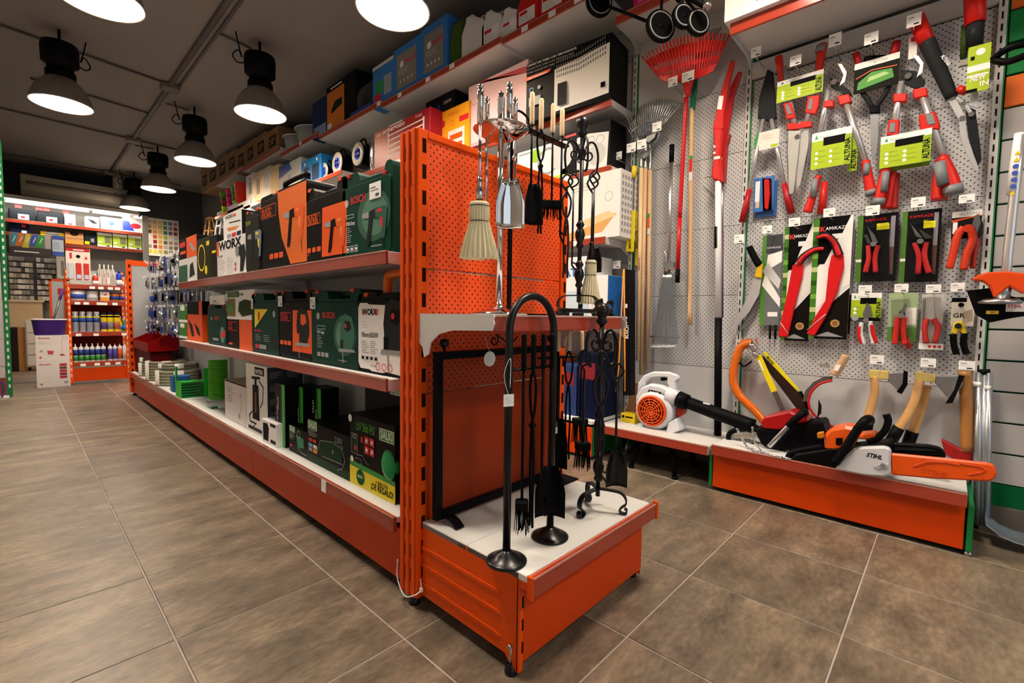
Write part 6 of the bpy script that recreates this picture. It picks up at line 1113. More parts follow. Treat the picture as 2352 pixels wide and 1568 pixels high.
g = G('wire_rake', 'adjustable steel wire rake hung tines down with black grip', 'rake', 2.83, c2, 800, 800, GRK)
g.tube('grip', [(826, -55), (822, 70)], .0155, BLACK); g.tube('pole', [(822, 65), (803, 820)], .0115, ALU); g.plate('clamp', [(760, 790), (840, 785), (845, 830), (800, 845), (762, 835)], .03, ZINC, -.02, .004); g.tube('lever', [(770, 710, -.02), (785, 750, -.02), (785, 800, -.02)], .006, ALU); g.tube('collar', [(795, 830), (790, 875)], .02, mat('7a6a52', .4, .5))
for i in range(16): s = i / 15; g.tube('tine', [(765 + 55 * s, 870, -.01), (725 + 120 * s, 1120, -.02), (695 + 170 * s, 1335, -.02), (690 + 165 * s, 1385, -.02), (672 + 165 * s, 1405, -.035)], .0032, ZINC, n=5)
g.tube('spreader_bar', [(670, 1325, -.015), (880, 1332, -.015)], .005, mat('7f8689', .35, .9)); 
for i, (dx, lab) in enumerate(((0, 'red pole saw with white pole and long black end grip, in front'), (60, 'second red pole saw hung just behind the white-poled one'))):
    g = G('pole_saw', lab, 'pole saw', 2.80 + .05 * i, c1, 1170, 1300, GRK); dy = .0
    if i == 0: g.plate('sheath', [(1118, 930), (1150, 780), (1200, 580), (1250, 430), (1275, 435), (1235, 600), (1205, 760), (1190, 930)], .024, RK, -.012, .004); g.plate('head', [(1118, 920), (1190, 925), (1170, 1130), (1185, 1310), (1112, 1290), (1108, 1240), (1130, 1100)], .04, RK, -.02, .008); g.plate('label', [(1165, 690), (1198, 690), (1182, 790), (1150, 785)], .001, PAPER, -.0135)
    else: g.plate('sheath', [(1175, 1000), (1200, 830), (1245, 620), (1300, 515), (1328, 512), (1270, 690), (1240, 860), (1215, 1050)], .024, mat('b8191a', .4), -.012, .004); g.plate('head', [(1190, 1050), (1215, 1000), (1240, 965), (1215, 1050), (1200, 1310), (1165, 1300)], .04, mat('b8191a', .4), -.02)
    if i == 0:
        for z_ in (1055, 1100): g.tube('screw', [(1132, z_, -.024), (1132, z_, -.018)], .007, PAPER, sm=False)
        g.plate('band', [(1128, 1128), (1170, 1122), (1168, 1142), (1128, 1148)], .042, PAPER, -.021); A_ = c2(1160, 210); Bm = c2(1160, 1190); Be = c5(1160, 985); cv = lambda q: ((q[0] - 1280) * 3.136, q[1] * 3.136)
        g.tube('pole', [cv(A_), cv(Bm)], .0175, mat('e6e6e6', .35)); g.tube('end_grip', [cv(Bm), cv(Be)], .0205, BLACK); g.tube('sticker', [cv(c2(1154, 535)), cv(c2(1154, 690))], .0178, K_, n=12); g.tube('end_cap', [cv(c5(1160, 982)), cv(c5(1160, 990))], .021, mat('8a1c14', .5))
    else: g.tube('pole', [(1190, 1300), cv(c2(1187, 580))], .008, ALU); g.tube('dark_sleeve', [cv(c2(1187, 575)), cv(c2(1185, 1190))], .009, mat('6a5060', .5))
for q in (((1030, 1280), (1150, 1270)), ((1050, 1340), (1130, 1420)), ((870, 590), (1060, 700))): MB().tube([on('x', 2.80, *c1(*q[0])), on('x', 2.86, *c1((q[0][0] + q[1][0]) / 2, (q[0][1] + q[1][1]) / 2)), on('x', 2.92, *c1(*q[1]))], .003, 6).o('hook', STEEL, rb)
for i, (q, lab, X) in enumerate((([(518, 415), (560, 415), (545, 715), (492, 712)], 'yellow-sleeved bow saw hanging nearest the corner', 2.78), ([(568, 425), (588, 430), (582, 815), (560, 812)], 'second yellow-sleeved bow saw behind the first one by the corner', 2.84))):
    g = G('bow_saw', lab, 'saw', X, c2, 540, 420, GRK); g.plate('sleeve', q, .014, mat('e8d21a', .45), -.007, .002); g.plate('bow', [(530, 180 + i * 30), (552, 180 + i * 30), (545, 420), (522, 420)], .012, STEEL if i == 0 else BLACK, 0); g.tube('cap', [(560, 100), (548, 185)], .017, mat('e0c414', .4))
    p = PR(g.t, .1, .1, -.0075); P0 = g.L(530 if i == 0 else 582, 690, -.007); p.ox, p.oz = P0.x, P0.z; p.text('BELLOTA', 0, 0, .016, K_, .02, .12, 93); p.done()
# level cartons and cords at the corner
g = G('spirit_level', 'tall black boxed level with white vertical lettering in the corner', 'level', 2.70, c2, 510, 840); g.plate('case', [(488, 840), (535, 845), (535, 1750), (470, 1750)], .05, mat('141416', .45), 0, .003); p = PR(g.t, .1, .1, 0); P0 = g.L(512, 1340, 0); p.ox, p.oz = P0.x, P0.z; p.text('BOSCH', 0, 0, .026, W_, .02, .085, 90); p.done(); g.tube('bubble', [(498, 1105, -.003), (498, 1105, .0)], .014, PAPER, sm=False)
for a, b, lab in ((478, 442, 'orange cord hanging straight beside the boxed level, outer one'), (482, 487, 'orange cord hanging straight beside the boxed level, inner one')): g = G('orange_cord', lab, 'cord', 2.66, c2, a, 840); g.tube('cord', [(a, 840), (b, 1560), (b + (0 if b > 450 else -20), 1720)], .0045, mat('e08a1e', .5), sm=False)
# ------------------------------------------------------------------ right edge: string trimmer, snow shovel
Xt = 2.72
g = G('string_trimmer', 'string trimmer hung head down with orange guard and silver shaft at the right edge', 'string trimmer', Xt, c4, 2200, 820)
g.tube('shaft', [(2340, -440), (2290, -100), (2225, 500), (2200, 830)], .0155, TUBE, n=14, sm=False); g.tube('gear_neck', [(2195, 690), (2180, 840)], .024, ZINC, n=14); 
g.plate('guard', [(1938, 690), (1990, 650), (2070, 628), (2200, 622), (2420, 640), (2430, 760), (2352, 800), (2240, 740), (2120, 830), (2085, 740), (2030, 700)], .05, mat('d9460c', .38), -.03, .006); g.plate('deflector', [(1905, 772), (2080, 752), (2200, 800), (2420, 860), (2430, 960), (2240, 990), (2085, 1022), (1975, 960)], .012, BLACK, .02, .003); MB().lathe([(.001, -.01), (.06, -.008), (.066, .0), (.05, .012), (.001, .014)], tuple(g.L(2165, 860, -.01)), 24).o('gear_disc', ZINC, g.t)
p = PR(g.t, .1, .1, .0195); P0 = g.L(2055, 955, .02); p.ox, p.oz = P0.x, P0.z; p.rect(0, .36, 0, .14, PY); p.rect(.12, .24, .04, .1, mat('d96ab0', .5, var=0)); p.rect(.55, 1.1, .1, .5, W_); p.text('STIHL', .6, .26, .012, R_, .02, .04); p.done()
g.tube('handle', [(1960, -1100 + 0, 0), (2030, -1130, -.03), (2200, -1230, -.06), (2300, -1230, -.05)] if False else [(c_[0], c_[1], d_) for c_, d_ in (((1950, 0), 0),)] * 2, .001, BLACK) if False else None
cvt = lambda a, b: tuple((v - o_) * 3.399 for v, o_ in zip(c3(a, b), (1660, 440)))
g.tube('loop_handle', [(*cvt(1945, 430), -.02), (*cvt(2020, 370), -.04), (*cvt(2110, 330), -.05), (*cvt(2230, 310), -.05)], .013, BLACK, n=10); g.tube('loop_handle', [(*cvt(1945, 430), -.02), (*cvt(2050, 445), -.03), (*cvt(2230, 380), -.03)], .013, BLACK, n=10)
b0 = g.L(*cvt(2125, 1100), -.017); b1 = g.L(*cvt(2085, 1390), -.017)
p = PR(g.t, .1, .1, -.0165); 
g.tube('shaft_sticker', [cvt(2140, 960), cvt(2075, 1400)], .0159, PAPER, n=12, sm=False)
for i in range(7):
    v = b0 + (b1 - b0) * (i / 6); p.ox, p.oz = v.x, v.z
    if i in (0, 1, 6): p.poly([(-.09, -.07), (.09, -.07), (0, .09)], mat('e8c515', .5, var=0))
    else: p.disc(0, 0, .009, mat('3a5ab8', .5, var=0))
p.done()
for i, (px, lab) in enumerate(((0, None),)):
    t = T('snow_shovel', 'grey aluminium shovel with twin tube handle leaning by the slatted wall', 'shovel', (0, 0, 0)); Xa = 2.80
    for a0, a1 in (((240, 50), (222, 1270)), ((320, 55), (298, 1280)), ((285, 60), (262, 1270))): MB().tube([on('x', 2.86, *c7(*a0)), on('x', Xa, *c7(*a1))], .0125 if a0[0] != 285 else .008, 12).o('tube', mat('a9b0b6', .35, .8), t)
    MB().tube([on('x', 2.86, *c7(235, 50)), on('x', 2.86, *c7(330, 50))], .013, 8).o('top_cap', BLACK, t)
    for a in ((228, 145), (310, 175)): MB().tube([on('x', 2.855, *c7(a[0], a[1] - 18)), on('x', 2.855, *c7(a[0], a[1] + 18))], .0145, 12).o('collar', PAPER, t)
    A_, B2 = on('x', Xa - .01, *c7(285, 1262)), on('x', Xa - .01, *c7(330, 1370))
    zt, y0 = A_.z, A_.y
    def fn(u, v): return (Xa + .02 - .12 * v, y0 - .34 * u, max(.012, zt - .01 - (zt - .05) * min(1, v * 1.6)) + .05 * (abs(u - .5) * 2) ** 4)
    b = sheet(fn, 8, 8, .002); b.o('scoop', mat('8f9aa5', .4, .7), t)
# ================================================================== HOUSEHOLD BOXES ON THE TALL WALL SHELVING
def wbox(name, label, xf, l, r_, t, b, zb, m, d=.24, cat='box', rz=FX, gap=.002, side=None, group=None):
    lo_, w_, h = span(xf, l, r_, t, b, zb + .0005); return carton(name, label, lo_, (w_ - gap, d, h), m, rz, group, cat, side=side)
PK = mat('e9c3c9', .35); 
# shelf with the convector
t, p = carton('heater_carton', 'black carton with a large white convector heater picture', (2.56, 2.30, 2.3005), (.66, .25, .41), mat('131313', .42), FX + R(6))
p.poly([(.36, .05), (1.0 - .02, .10), (1.0 - .02, .86), (.36, .74)], WHITE); 
for j in range(4):
    for i in range(22): u = .385 + i * .026; v0 = .62 + .075 * j - .10 * (1 - abs((i - 10) / 11.)) * .5 + .10 * (i / 22.) - .02; p.rect(u, u + .012, v0, v0 + .045, mat('6a6c6e', .5, var=0))
p.rect(.41, .52, .12, .48, mat('2a2b2c', .5, var=0)); p.rect(.90, .95, .2, .28, K_); p.text('CONVECTOR TURBO CON TEMPORIZADOR', .02, .93, .014, W_, .01, .40); p.text('CONVECTEUR TURBO AVEC TEMPORISATEUR', .02, .87, .012, GY, .0, .38); p.text('TURBO CONVECTOR TIMER', .02, .81, .012, GY, .0, .23); p.poly([(0, .70), (.30, .72), (.33, .77), (0, .76)], O_); p.text('750/1250/2000W', .02, .715, .014, W_, .01, .17)
p.ring(.08, .52, .018, .005, LB); p.disc(.18, .53, .014, GY); p.rect(.05, .2, .25, .4, GY); p.done()
t, p = wbox('heater_carton', 'glossy pale pink carton beside the black convector carton', 2.62, 1076, 1212, 168, 330, 2.30, PK, .22); p.poly([(.0, .0), (1, .0), (1, .06), (0, .06)], mat('c9a2aa', .4, var=0)); p.poly([(.1, 1), (1, .9), (1, .8), (.3, 1)], mat('c24a5a', .4, var=0)); p.text('O', .04, .9, .02, R_); p.line([(.05, .72), (.12, .66), (.16, .76), (.2, .7)], .003, R_); p.done()
t, p = wbox('heater_carton', 'orange quartz heater carton with a red corner label', 2.60, 1010, 1078, 245, 340, 2.30, mat('eba21c', .4), .2); p.rect(.3, .85, .02, .5, mat('d9d9d6', .5, var=0)); p.rect(.36, .78, .08, .2, O_); p.rect(.36, .78, .28, .4, O_); p.disc(.12, .72, .03, R_); p.rect(.68, .98, .62, .74, R_); p.ring(.45, .66, .025, .006, O_); p.lines(.3, .8, .82, .9, 2, R_, .005); p.done()
t, p = wbox('heater_carton', 'black carton numbered 120 behind the orange heater carton', 2.70, 978, 1045, 215, 340, 2.30, mat('18181a', .45), .18); p.text('1200W', .62, .82, .028, W_, .01); p.rect(.0, .5, .0, .75, mat('e2862a', .45, var=0)); p.poly([(0, .75), (.5, .85), (.5, .65), (0, .5)], NAVY); p.done()
t, p = wbox('towel_rail_carton', 'dark red carton with a white towel-rail picture', 2.47, 860, 988, 275, 400, 2.33, mat('9e1626', .42), .22); p.text('orbegozo', .16, .86, .042, W_, .03, p.w * .42); p.frame(.05, .13, .86, .92, .006, W_); p.text('TH 8002', .76, .88, .02, W_); p.lines(.3, .7, .95, .99, 1, W_, .012)
for z in (.2, .34, .48, .62, .75): p.line([(.28, z), (.9, z + .03)], .012, W_)
for u in (.28, .9): p.line([(u, .02), (u, .78)], .022, W_); p.disc(u, .79, .016, W_)
p.done()
# second row
t, p = wbox('fan_carton', 'white and lime fan carton on the middle wall shelf', 2.68, 1188, 1300, 335, 420, 1.89, WHITE, .2); p.disc(.4, .78, .05, mat('8fc31c', .5, var=0)); p.disc(.65, .55, .1, GY); p.disc(.65, .55, .08, WHITE); p.poly([(0, 0), (1, 0), (1, .1), (0, .2)], mat('b6d334', .5, var=0)); p.disc(.92, .6, .1, mat('cfd2d4', .5, var=0)); p.rect(.04, .3, .89, .93, GY); p.done()
t, p = wbox('fan_carton', 'black carton with a white fan heater picture near the corner', 2.68, 1292, 1402, 290, 382, 1.89, mat('141414', .42), .2); p.poly([(.3, .12), (.94, .0), (.97, .75), (.5, .84), (.32, .8)], WHITE); p.ring(.62, .66, .03, .004, GY); p.ring(.8, .64, .03, .004, GY); p.disc(.74, .34, .07, mat('c9cacb', .5, var=0)); p.rect(.05, .3, .88, .93, R_); p.done()
# third row
t, p = wbox('chopping_board_carton', 'white carton with wooden boards pictured on the lower wall shelf', 2.63, 1300, 1425, 400, 540, 1.43, mat('e6e4df', .5), .26); p.poly([(.0, .12), (.5, .22), (.95, .36), (.7, .1), (.1, .02)], mat('d8a45c', .5, var=0)); p.poly([(.3, .3), (.8, .4), (.95, .32), (.45, .2)], mat('e8c894', .5, var=0)); p.lines(.1, .6, .75, .9, 3, GY, .004); p.ring(.8, .62, .03, .003, GY); p.disc(.04, .05, .02, R_); p.done()
b = MB(); rn = random.Random(9)
for i in range(6):
    for j in range(9): b.box(p.w + .0007, p.w + .001, .02 + i * .035, .04 + i * .035, .03 + j * .042, .055 + j * .042)
b.o('side_print', GY, t)
# fourth row and base
t, p = wbox('tool_carton', 'white carton with large blue capital letters in the corner bay', 2.63, 1285, 1362, 590, 705, .86, WHITE, .24); p.text('ATAB', .12, .72, .055, mat('2a6fb0', .5, var=0), .03, p.w * .8); p.rect(.1, .9, .1, .5, mat('c9d8e4', .5, var=0)); p.done()
t, p = wbox('tool_carton', 'blue-sided white carton next to the boxed level', 2.64, 1362, 1396, 632, 740, .86, WHITE, .24, side=mat('1d6fc4', .45)); p.done()
for lab, y, w__, hh_, c_, tx in (('dark navy blue carton at the open end of the corner bay base', 1.80, .15, .43, '0f1732', ''), ('orange carton on the base of the corner bay behind the iron tools', 2.22, .2, .40, 'd8641a', ''), ('dark blue carton standing between the orange carton and the navy one', 2.01, .2, .34, '24386a', '')):
    t, p = carton('tool_carton', lab, (2.56, y, .2505), (w__, .28, hh_), mat(c_, .45)); p.rect(.1, .9, .6, .85, mat('8a1c24', .5, var=0)); p.text(tx, .2, .66, .022, W_, .03) if tx else None; p.done()
# --- top shelf: canisters, bags
def jerry(label, l, r_, t_, b_, m, cap, lab=True, xf=2.48):
    lo_, w_, h = span(xf, l, r_, t_, b_, 2.9205); t = T('jerrycan', label, 'canister', lo_, FX, 'canisters on the top shelf')
    o = MB().prism([(0.01, 0), (w_ - .01, 0), (w_, .012), (w_, h * .62), (w_ * .93, h * .72), (w_ * .5, h * .92), (w_ * .5, h * .97), (w_ * .2, h * .97), (w_ * .18, h * .86), (.012, h * .68), (0, h * .6), (0, .012)], 0, .16).o('body', m, t, .006, 2)
    MB().cyl((w_ * .35, .08, h * .96), (w_ * .35, .08, h * 1.02), .024, n=16).o('cap', cap, t); MB().tube(smooth_path([(w_ * .5, .08, h * .93), (w_ * .7, .08, h * .95), (w_ * .93, .08, h * .72)], 4), .012, 8).o('handle', m, t)
    p = PR(t, w_, h); 
    if lab: p.rect(.12, .85, .1, .5, mat('eceae6', .5, var=0)); p.rect(.15, .5, .36, .46, R_); p.lines(.15, .8, .14, .33, 4, GY, .003)
    p.done(); return t
WJ = mat('dcdad6', .4)
jerry('white jerrycan next to the green sack, without a visible label', 1060, 1112, 28, 128, WJ, REDP, False); jerry('white jerrycan with red cap in the middle of the three', 1106, 1152, 18, 112, WJ, REDP); jerry('white jerrycan next to the red cans', 1150, 1190, 12, 95, WJ, REDP)
jerry('red canister beside the white jerrycans', 1186, 1236, -20, 78, mat('c8221c', .38), K_); jerry('second red canister, cut off by the top of the picture', 1238, 1300, -60, 52, mat('c8221c', .38), K_)
def sack(name, label, l, r_, t_, b_, m, zb=2.9205, xf=2.48, pr=None, d=.12, cat='bag'):
    lo_, w_, h = span(xf, l, r_, t_, b_, zb); t = T(name, label, cat, lo_, FX)
    def fn(u, v): 
        e = (4 * u * (1 - u)) ** .5 * (4 * (v * .92 + .04) * (1 - v * .92 - .04)) ** .4; return (u * w_, d * .5 * (1 - e), h * (1 - v))
    b = sheet(fn, 12, 12, .002); b.o('front', m, t)
    def fb(u, v):
        e = (4 * u * (1 - u)) ** .5 * (4 * (v * .92 + .04) * (1 - v * .92 - .04)) ** .4; return (u * w_, d * .5 * (1 + e), h * (1 - v))
    sheet(fb, 12, 12, .002).o('back', m, t); bx(0, w_, d * .5 - .002, d * .5 + .004, h - .02, h + .004).o('top_seam', m, t)
    if pr: p = PR(t, w_, h, -.003); pr(p); p.done()
    return t
def bluebag(p):
    p.rect(.15, .85, .12, .85, mat('8a8478', .5, var=0)); p.disc(.33, .62, .03, W_); p.text('texsol', .42, .6, .035, R_, .03, p.w * .42)
    for i in range(4): p.disc(.28 + .14 * i, .26, .01, W_)
    p.lines(.2, .8, .4, .52, 3, W_, .003)
def bluebox(lab, l, r_, t_, b_, full=True):
    t, p = wbox('filler_pack', lab, 2.47, l, r_, t_, b_, 2.92, mat('2f78c4', .35), .14, 'pack')
    if full: bluebag(p)
    else: p.rect(.2, .5, .3, .6, G_); p.rect(.55, .9, .2, .65, mat('9aa2a8', .5, var=0)); p.rect(.1, .4, .1, .3, R_); p.rect(0, 1, .92, 1, mat('d8cfc0', .5, var=0))
    p.done()
bluebox('tallest blue filler pack, next to the green sack on the top shelf', 966, 1028, 50, 190); bluebox('middle blue filler pack on the top shelf', 903, 966, 98, 218); bluebox('smallest blue filler pack with white top on the top shelf', 856, 904, 142, 246, False)
sack('plant_sack', 'dark green shiny sack between blue packs and white jerrycans', 1022, 1060, 45, 150, mat('3f5a1c', .3))
t, p = wbox('lantern_carton', 'black and orange carton with a lantern picture on the top shelf', 2.47, 750, 818, 180, 297, 2.95, mat('141312', .45), .2); p.rect(.02, .62, .02, .86, mat('d97a22', .45, var=0)); p.poly([(.15, .4), (.3, .6), (.55, .6), (.55, .45), (.2, .36)], DG); p.rect(.02, .18, 0, .16, W_); p.rect(.15, .55, .91, .94, W_); p.done()
sack('foil_pack', 'crumpled dark foil pack leaning on the blue filler packs', 803, 858, 192, 275, mat('4a4b52', .18, .7, bump=.8, bs=60), 2.95, 2.47, lambda p: p.rect(.05, .9, .0, .18, mat('2a4aa8', .4, var=0)))
t, p = wbox('cleaning_pack', 'dark blue pack with white foot on the top shelf', 2.47, 718, 752, 228, 322, 2.95, mat('1c2f5a', .4), .14, 'pack'); p.rect(.1, .9, .02, .3, mat('8a9ac8', .5, var=0)); p.done()
for i, (l, r_, t_, b_, lab) in enumerate(((662, 700, 290, 355, 'nearest clear plastic bucket on the top shelf'), (640, 664, 310, 366, 'second clear plastic bucket on the top shelf'))):
    lo_, w_, h = span(2.5, l, r_, t_, b_, 3.0005); t = T('plastic_bucket', lab, 'bucket', (2.5 + w_ / 2, lo_[1] - w_ / 2, 3.0005)); r = w_ / 2; b = MB(); b.lathe([(r * .7, 0), (r, h), (r * .97, h), (r * .68, .006), (.001, .006)], n=24); b.o('bucket', mat('dfe6e6', .15, trans=.45, var=0), t); MB().tube([(r * 1.01 * math.cos(2 * math.pi * k / 24), r * 1.01 * math.sin(2 * math.pi * k / 24), h) for k in range(24)], .006, 6, True).o('rim', mat('e6e6e4', .3), t)
# cardboard cartons high up
for i, (l, r_, t_, b_) in enumerate(((612, 640, 296, 350), (586, 612, 308, 364), (564, 586, 322, 376), (543, 564, 338, 390), (522, 543, 350, 402), (500, 522, 362, 414), (478, 500, 380, 430), (462, 478, 392, 440))):
    t, p = wbox('cardboard_box', ('nearest', 'second', 'third', 'fourth', 'fifth', 'sixth', 'seventh', 'farthest')[i] + ' of the brown cardboard boxes in the row under the ceiling', 2.48, l, r_, t_ + (0 if i < 4 else -4), b_, 3.10 if i < 4 else 3.14, CARD, .3, group='brown cardboard boxes under the ceiling'); p.rect(.2, .8, .25, .72, mat('2a2118', .6, var=0)); p.text('SP', .27, .36, p.h * .26, CARD, .03, p.w * .44); p.done()
# far shelf row: reels, boxes
for i, (px, py, rr, lab) in enumerate(((745, 392, .095, 'farthest cable reel with blue socket disc'), (775, 378, .12, 'middle cable reel with blue socket disc'), (822, 362, .12, 'nearest cable reel with blue socket disc'))):
    zb = 2.46 if px < 800 else 2.46; P = on('x', 2.5, px, py); t = T('cable_reel', lab, 'cable reel', (2.5, P.y, zb + rr), FX, 'cable reels on the wall shelf')
    MB().lathe([(.001, 0), (rr, 0), (rr, .02), (rr * .6, .022), (rr * .6, .1), (rr, .102), (rr, .12), (.001, .12)], n=28, ax='y').o('drum', BLACK, t); MB().lathe([(rr * .5, -.004), (rr * .98, -.004), (rr * .98, .002), (rr * .5, .002)], n=28, ax='y').o('face', mat('b9b6ae', .35), t)
    MB().lathe([(.001, -.008), (rr * .5, -.008), (rr * .52, .0)], n=24, ax='y').o('socket_disc', mat('3a4fd0', .35), t)
    for k in range(4): a = k * math.pi / 2 + .78; MB().lathe([(.001, -.0095), (rr * .14, -.0095), (rr * .14, -.006)], (rr * .26 * math.cos(a), 0, rr * .26 * math.sin(a)), 12, ax='y').o('socket', BLACK, t)
    MB().tube(smooth_path([(-rr * .7, .06, rr * .6), (-rr * .3, .06, rr * 1.3), (rr * .3, .06, rr * 1.3), (rr * .7, .06, rr * .6)], 5), .011, 8).o('carry_handle', BLACK, t); bx(-rr * .6, rr * .6, .0, .12, -rr, -rr + .01).o('foot', BLACK, t)
sack('foil_pack', 'small silver foil pack between cable reel and dark red carton', 842, 862, 318, 392, mat('b9bcc0', .15, .8, bump=.8, bs=60), 2.33, 2.47)
t, p = wbox('kettle_carton', 'bright blue carton with arched windows on the far wall shelf', 2.47, 692, 738, 362, 432, 2.46, mat('1f86d8', .4), .2); p.rect(.12, .42, .1, .7, mat('173a5a', .5, var=0), .03); p.rect(.55, .9, .1, .7, mat('173a5a', .5, var=0), .03); p.disc(.2, .85, .02, W_); p.disc(.8, .85, .02, W_); p.done()
t, p = wbox('kettle_carton', 'white and blue shiny carton beside the bright blue one', 2.47, 641, 691, 372, 440, 2.46, mat('e3e9f2', .2), .2); p.poly([(0, 1), (.5, 1), (.6, .75), (0, .6)], mat('2f55b8', .4, var=0)); p.disc(.5, .5, .04, mat('9fb0c9', .4, var=0)); p.done()
for l, r_, t_, b_, m, k, lab in ((622, 641, 380, 438, 'dcc39a', 0, 'beige carton with nothing printed on it, next to the shiny blue and white one'), (602, 622, 384, 446, 'd3d1cd', 1, 'pale grey carton with a round fan print'), (584, 602, 394, 456, 'e0c9a2', 2, 'beige carton with a grey rectangle print'), (565, 584, 400, 462, 'ece4e2', 3, 'white carton with a figure print, beside the red bin')):
    t, p = wbox('appliance_carton', lab, 2.47, l, r_, t_, b_, 2.52, mat(m, .5), .22)
    if k == 1: p.disc(.5, .55, p.w * .28, mat('b9babc', .5, var=0)); p.disc(.5, .55, p.w * .2, mat('c9cacb', .5, var=0))
    if k == 2: p.rect(.3, .75, .25, .75, mat('8f8a80', .5, var=0))
    if k == 3: p.rect(.35, .75, .35, .75, GY); p.rect(.3, .6, .05, .2, mat('6a4a8a', .5, var=0)); p.disc(.5, .85, .02, K_)
    p.done()
P = on('x', 2.55, 557, 440); t = T('waste_bin', 'red plastic waste bin on the far wall shelf', 'bin', (2.58, P.y, 2.5705)); MB().lathe([(.12, 0), (.15, .38), (.155, .385), (.14, .38), (.11, .008), (.001, .008)], n=24).o('bin', mat('d8281c', .4), t); MB().tube([(.153 * math.cos(2 * math.pi * k / 24), .153 * math.sin(2 * math.pi * k / 24), .385) for k in range(24)], .007, 6, True).o('rim', mat('d8281c', .4), t)
for i, (px, py, c_) in enumerate(((520, 462, 'a8d02a'), (533, 460, 'e0246a'), (546, 450, '4fd028'), (519, 446, '8a1414'), (531, 440, 'e0246a'), (544, 436, '2f9e24'), (516, 430, '6fae1c'), (530, 424, 'd8246a'), (542, 418, '3fb028'))):
    zb = 2.5705 + (i // 3) * .125; P = on('x', 2.52, px, 450); t = T('plastic_pot', f"{('lime', 'pink', 'green')[i % 3] if i != 3 else 'dark red'} plastic pot in the {('bottom', 'middle', 'top')[i // 3]} layer by the red bin", 'pot', (2.52, P.y, zb), group='stacked coloured plastic pots'); MB().lathe([(.06, 0), (.075, .11), (.078, .122), (.068, .12), (.055, .006), (.001, .006)], n=18).o('pot', mat(c_, .4), t); MB().tube([(.077 * math.cos(2 * math.pi * k / 18), .077 * math.sin(2 * math.pi * k / 18), .118) for k in range(18)], .004, 5, True).o('rim', mat(c_, .4), t)
wshelf(lb, 8.01, 10.4, 2.0, 2.40)
for px, m, lab in ((492, mat('d3d4d6', .4), 'white step stool standing tall on the far wall shelf'), (465, mat('c99a5a', .45), 'golden wooden step stool beside the white one')):
    P = on('x', 2.45, px, 500); t = T('step_stool', lab, 'step stool', (2.45, P.y + .16, 2.0005), FX)
    for x in (0, .30): MB().cyl((x, .01, 0), (x + (.02 if x == 0 else -.02), .1, .68), .013, n=8).o('leg', m, t); MB().cyl((x, .28, 0), (x + (.02 if x == 0 else -.02), .12, .68), .011, n=8).o('leg', m, t)
    for k, z in enumerate((.2, .42, .66)): bx(.01, .29, .02 + .03 * k, .14 + .02 * k, z, z + .022).o('step', m, t, .004)
t, p = wbox('folded_linen_box', 'small blue and white box on the far wall shelf by the step stools', 2.45, 524, 545, 470, 500, 2.0, mat('8f9ac8', .5), .2); p.rect(0, 1, .4, .6, W_); p.done()
t, p = wbox('folded_linen_box', 'small white box beside the blue and white one', 2.45, 546, 575, 462, 495, 2.0, mat('d8dae4', .5), .2); p.rect(.1, .9, .1, .3, LB); p.done()
# ------------------------------------------------------------------ rake-bay top shelf and trolley
t, p = carton('gift_carton', 'magenta carton on the shelf above the red fan rake', (2.63, 1.50, 2.7705), (.30, .2, .18), mat('d81a6a', .45)); p.rect(.1, .9, .2, .5, mat('e85a9a', .5, var=0)); p.done()
t = T('shopping_trolley', 'black-wheeled shopping trolley hanging over the red fan rake, wheels lowest', 'trolley', (0, 0, 0)); Xw = 2.42
def wheel(a, b, r, dx=0):
    C_ = on('x', Xw + dx, *c1(a, b)); w0 = MB()
    w0.lathe([(r * .80, -.014), (r * .97, -.012), (r, 0), (r * .97, .012), (r * .80, .014)], (0, 0, 0), 28, ax='y'); q = w0.o('wheel', BLACK, t); q.location = C_; q.rotation_euler.z = R(-32)
    MB().lathe([(.001, -.016), (r * .22, -.015), (r * .22, .015), (.001, .016)], (0, 0, 0), 14, ax='y').o('hub', BLACK, q)
    for k in range(5): z = k * 2 * math.pi / 5; MB().cyl((0, 0, 0), (r * .84 * math.cos(z), 0, r * .84 * math.sin(z)), r * .11, n=6).o('spoke', BLACK, q)
    MB().tube([(r * .8 * math.cos(2 * math.pi * k / 28), -.014, r * .8 * math.sin(2 * math.pi * k / 28)) for k in range(28)], .004, 5, True).o('tyre_edge', GY, q); return C_
A = wheel(742, 190, .085); B_ = wheel(300, 20, .085, .05); C_ = wheel(905, 120, .062, .0); D_ = wheel(1010, 165, .068, .06)
MB().cyl(tuple(A), tuple(B_), .009, n=8).o('axle', BLACK, t); MB().cyl(tuple(A), tuple(on('x', Xw, *c1(760, -120))), .008, n=8).o('frame_tube', BLACK, t); MB().cyl(tuple(C_), tuple(on('x', Xw, *c1(880, -120))), .012, n=8).o('frame_tube', BLACK, t); MB().cyl(tuple(on('x', Xw, *c1(1080, 50))), tuple(on('x', Xw, *c1(880, -60))), .016, n=10).o('frame_tube', BLACK, t); MB().cyl(tuple(on('x', Xw, *c1(1075, 20))), tuple(on('x', Xw, *c1(1080, 60))), .02, n=12).o('clamp', STEEL, t); MB().cyl(tuple(D_), tuple(C_), .008, n=8).o('axle', BLACK, t)
a_, b_ = on('x', Xw, *c1(760, -120)), on('x', Xw, *c1(880, -60)); MB().cyl(tuple(a_), (2.62, a_.y, a_.z), .008, n=8).o('frame_tube', BLACK, t); MB().cyl(tuple(b_), (2.62, b_.y, b_.z), .008, n=8).o('frame_tube', BLACK, t); bx(2.61, 2.75, min(a_.y, b_.y) - .02, max(a_.y, b_.y) + .02, 2.7705, 3.1).o('bag', mat('2a2a2e', .7), t, .01)
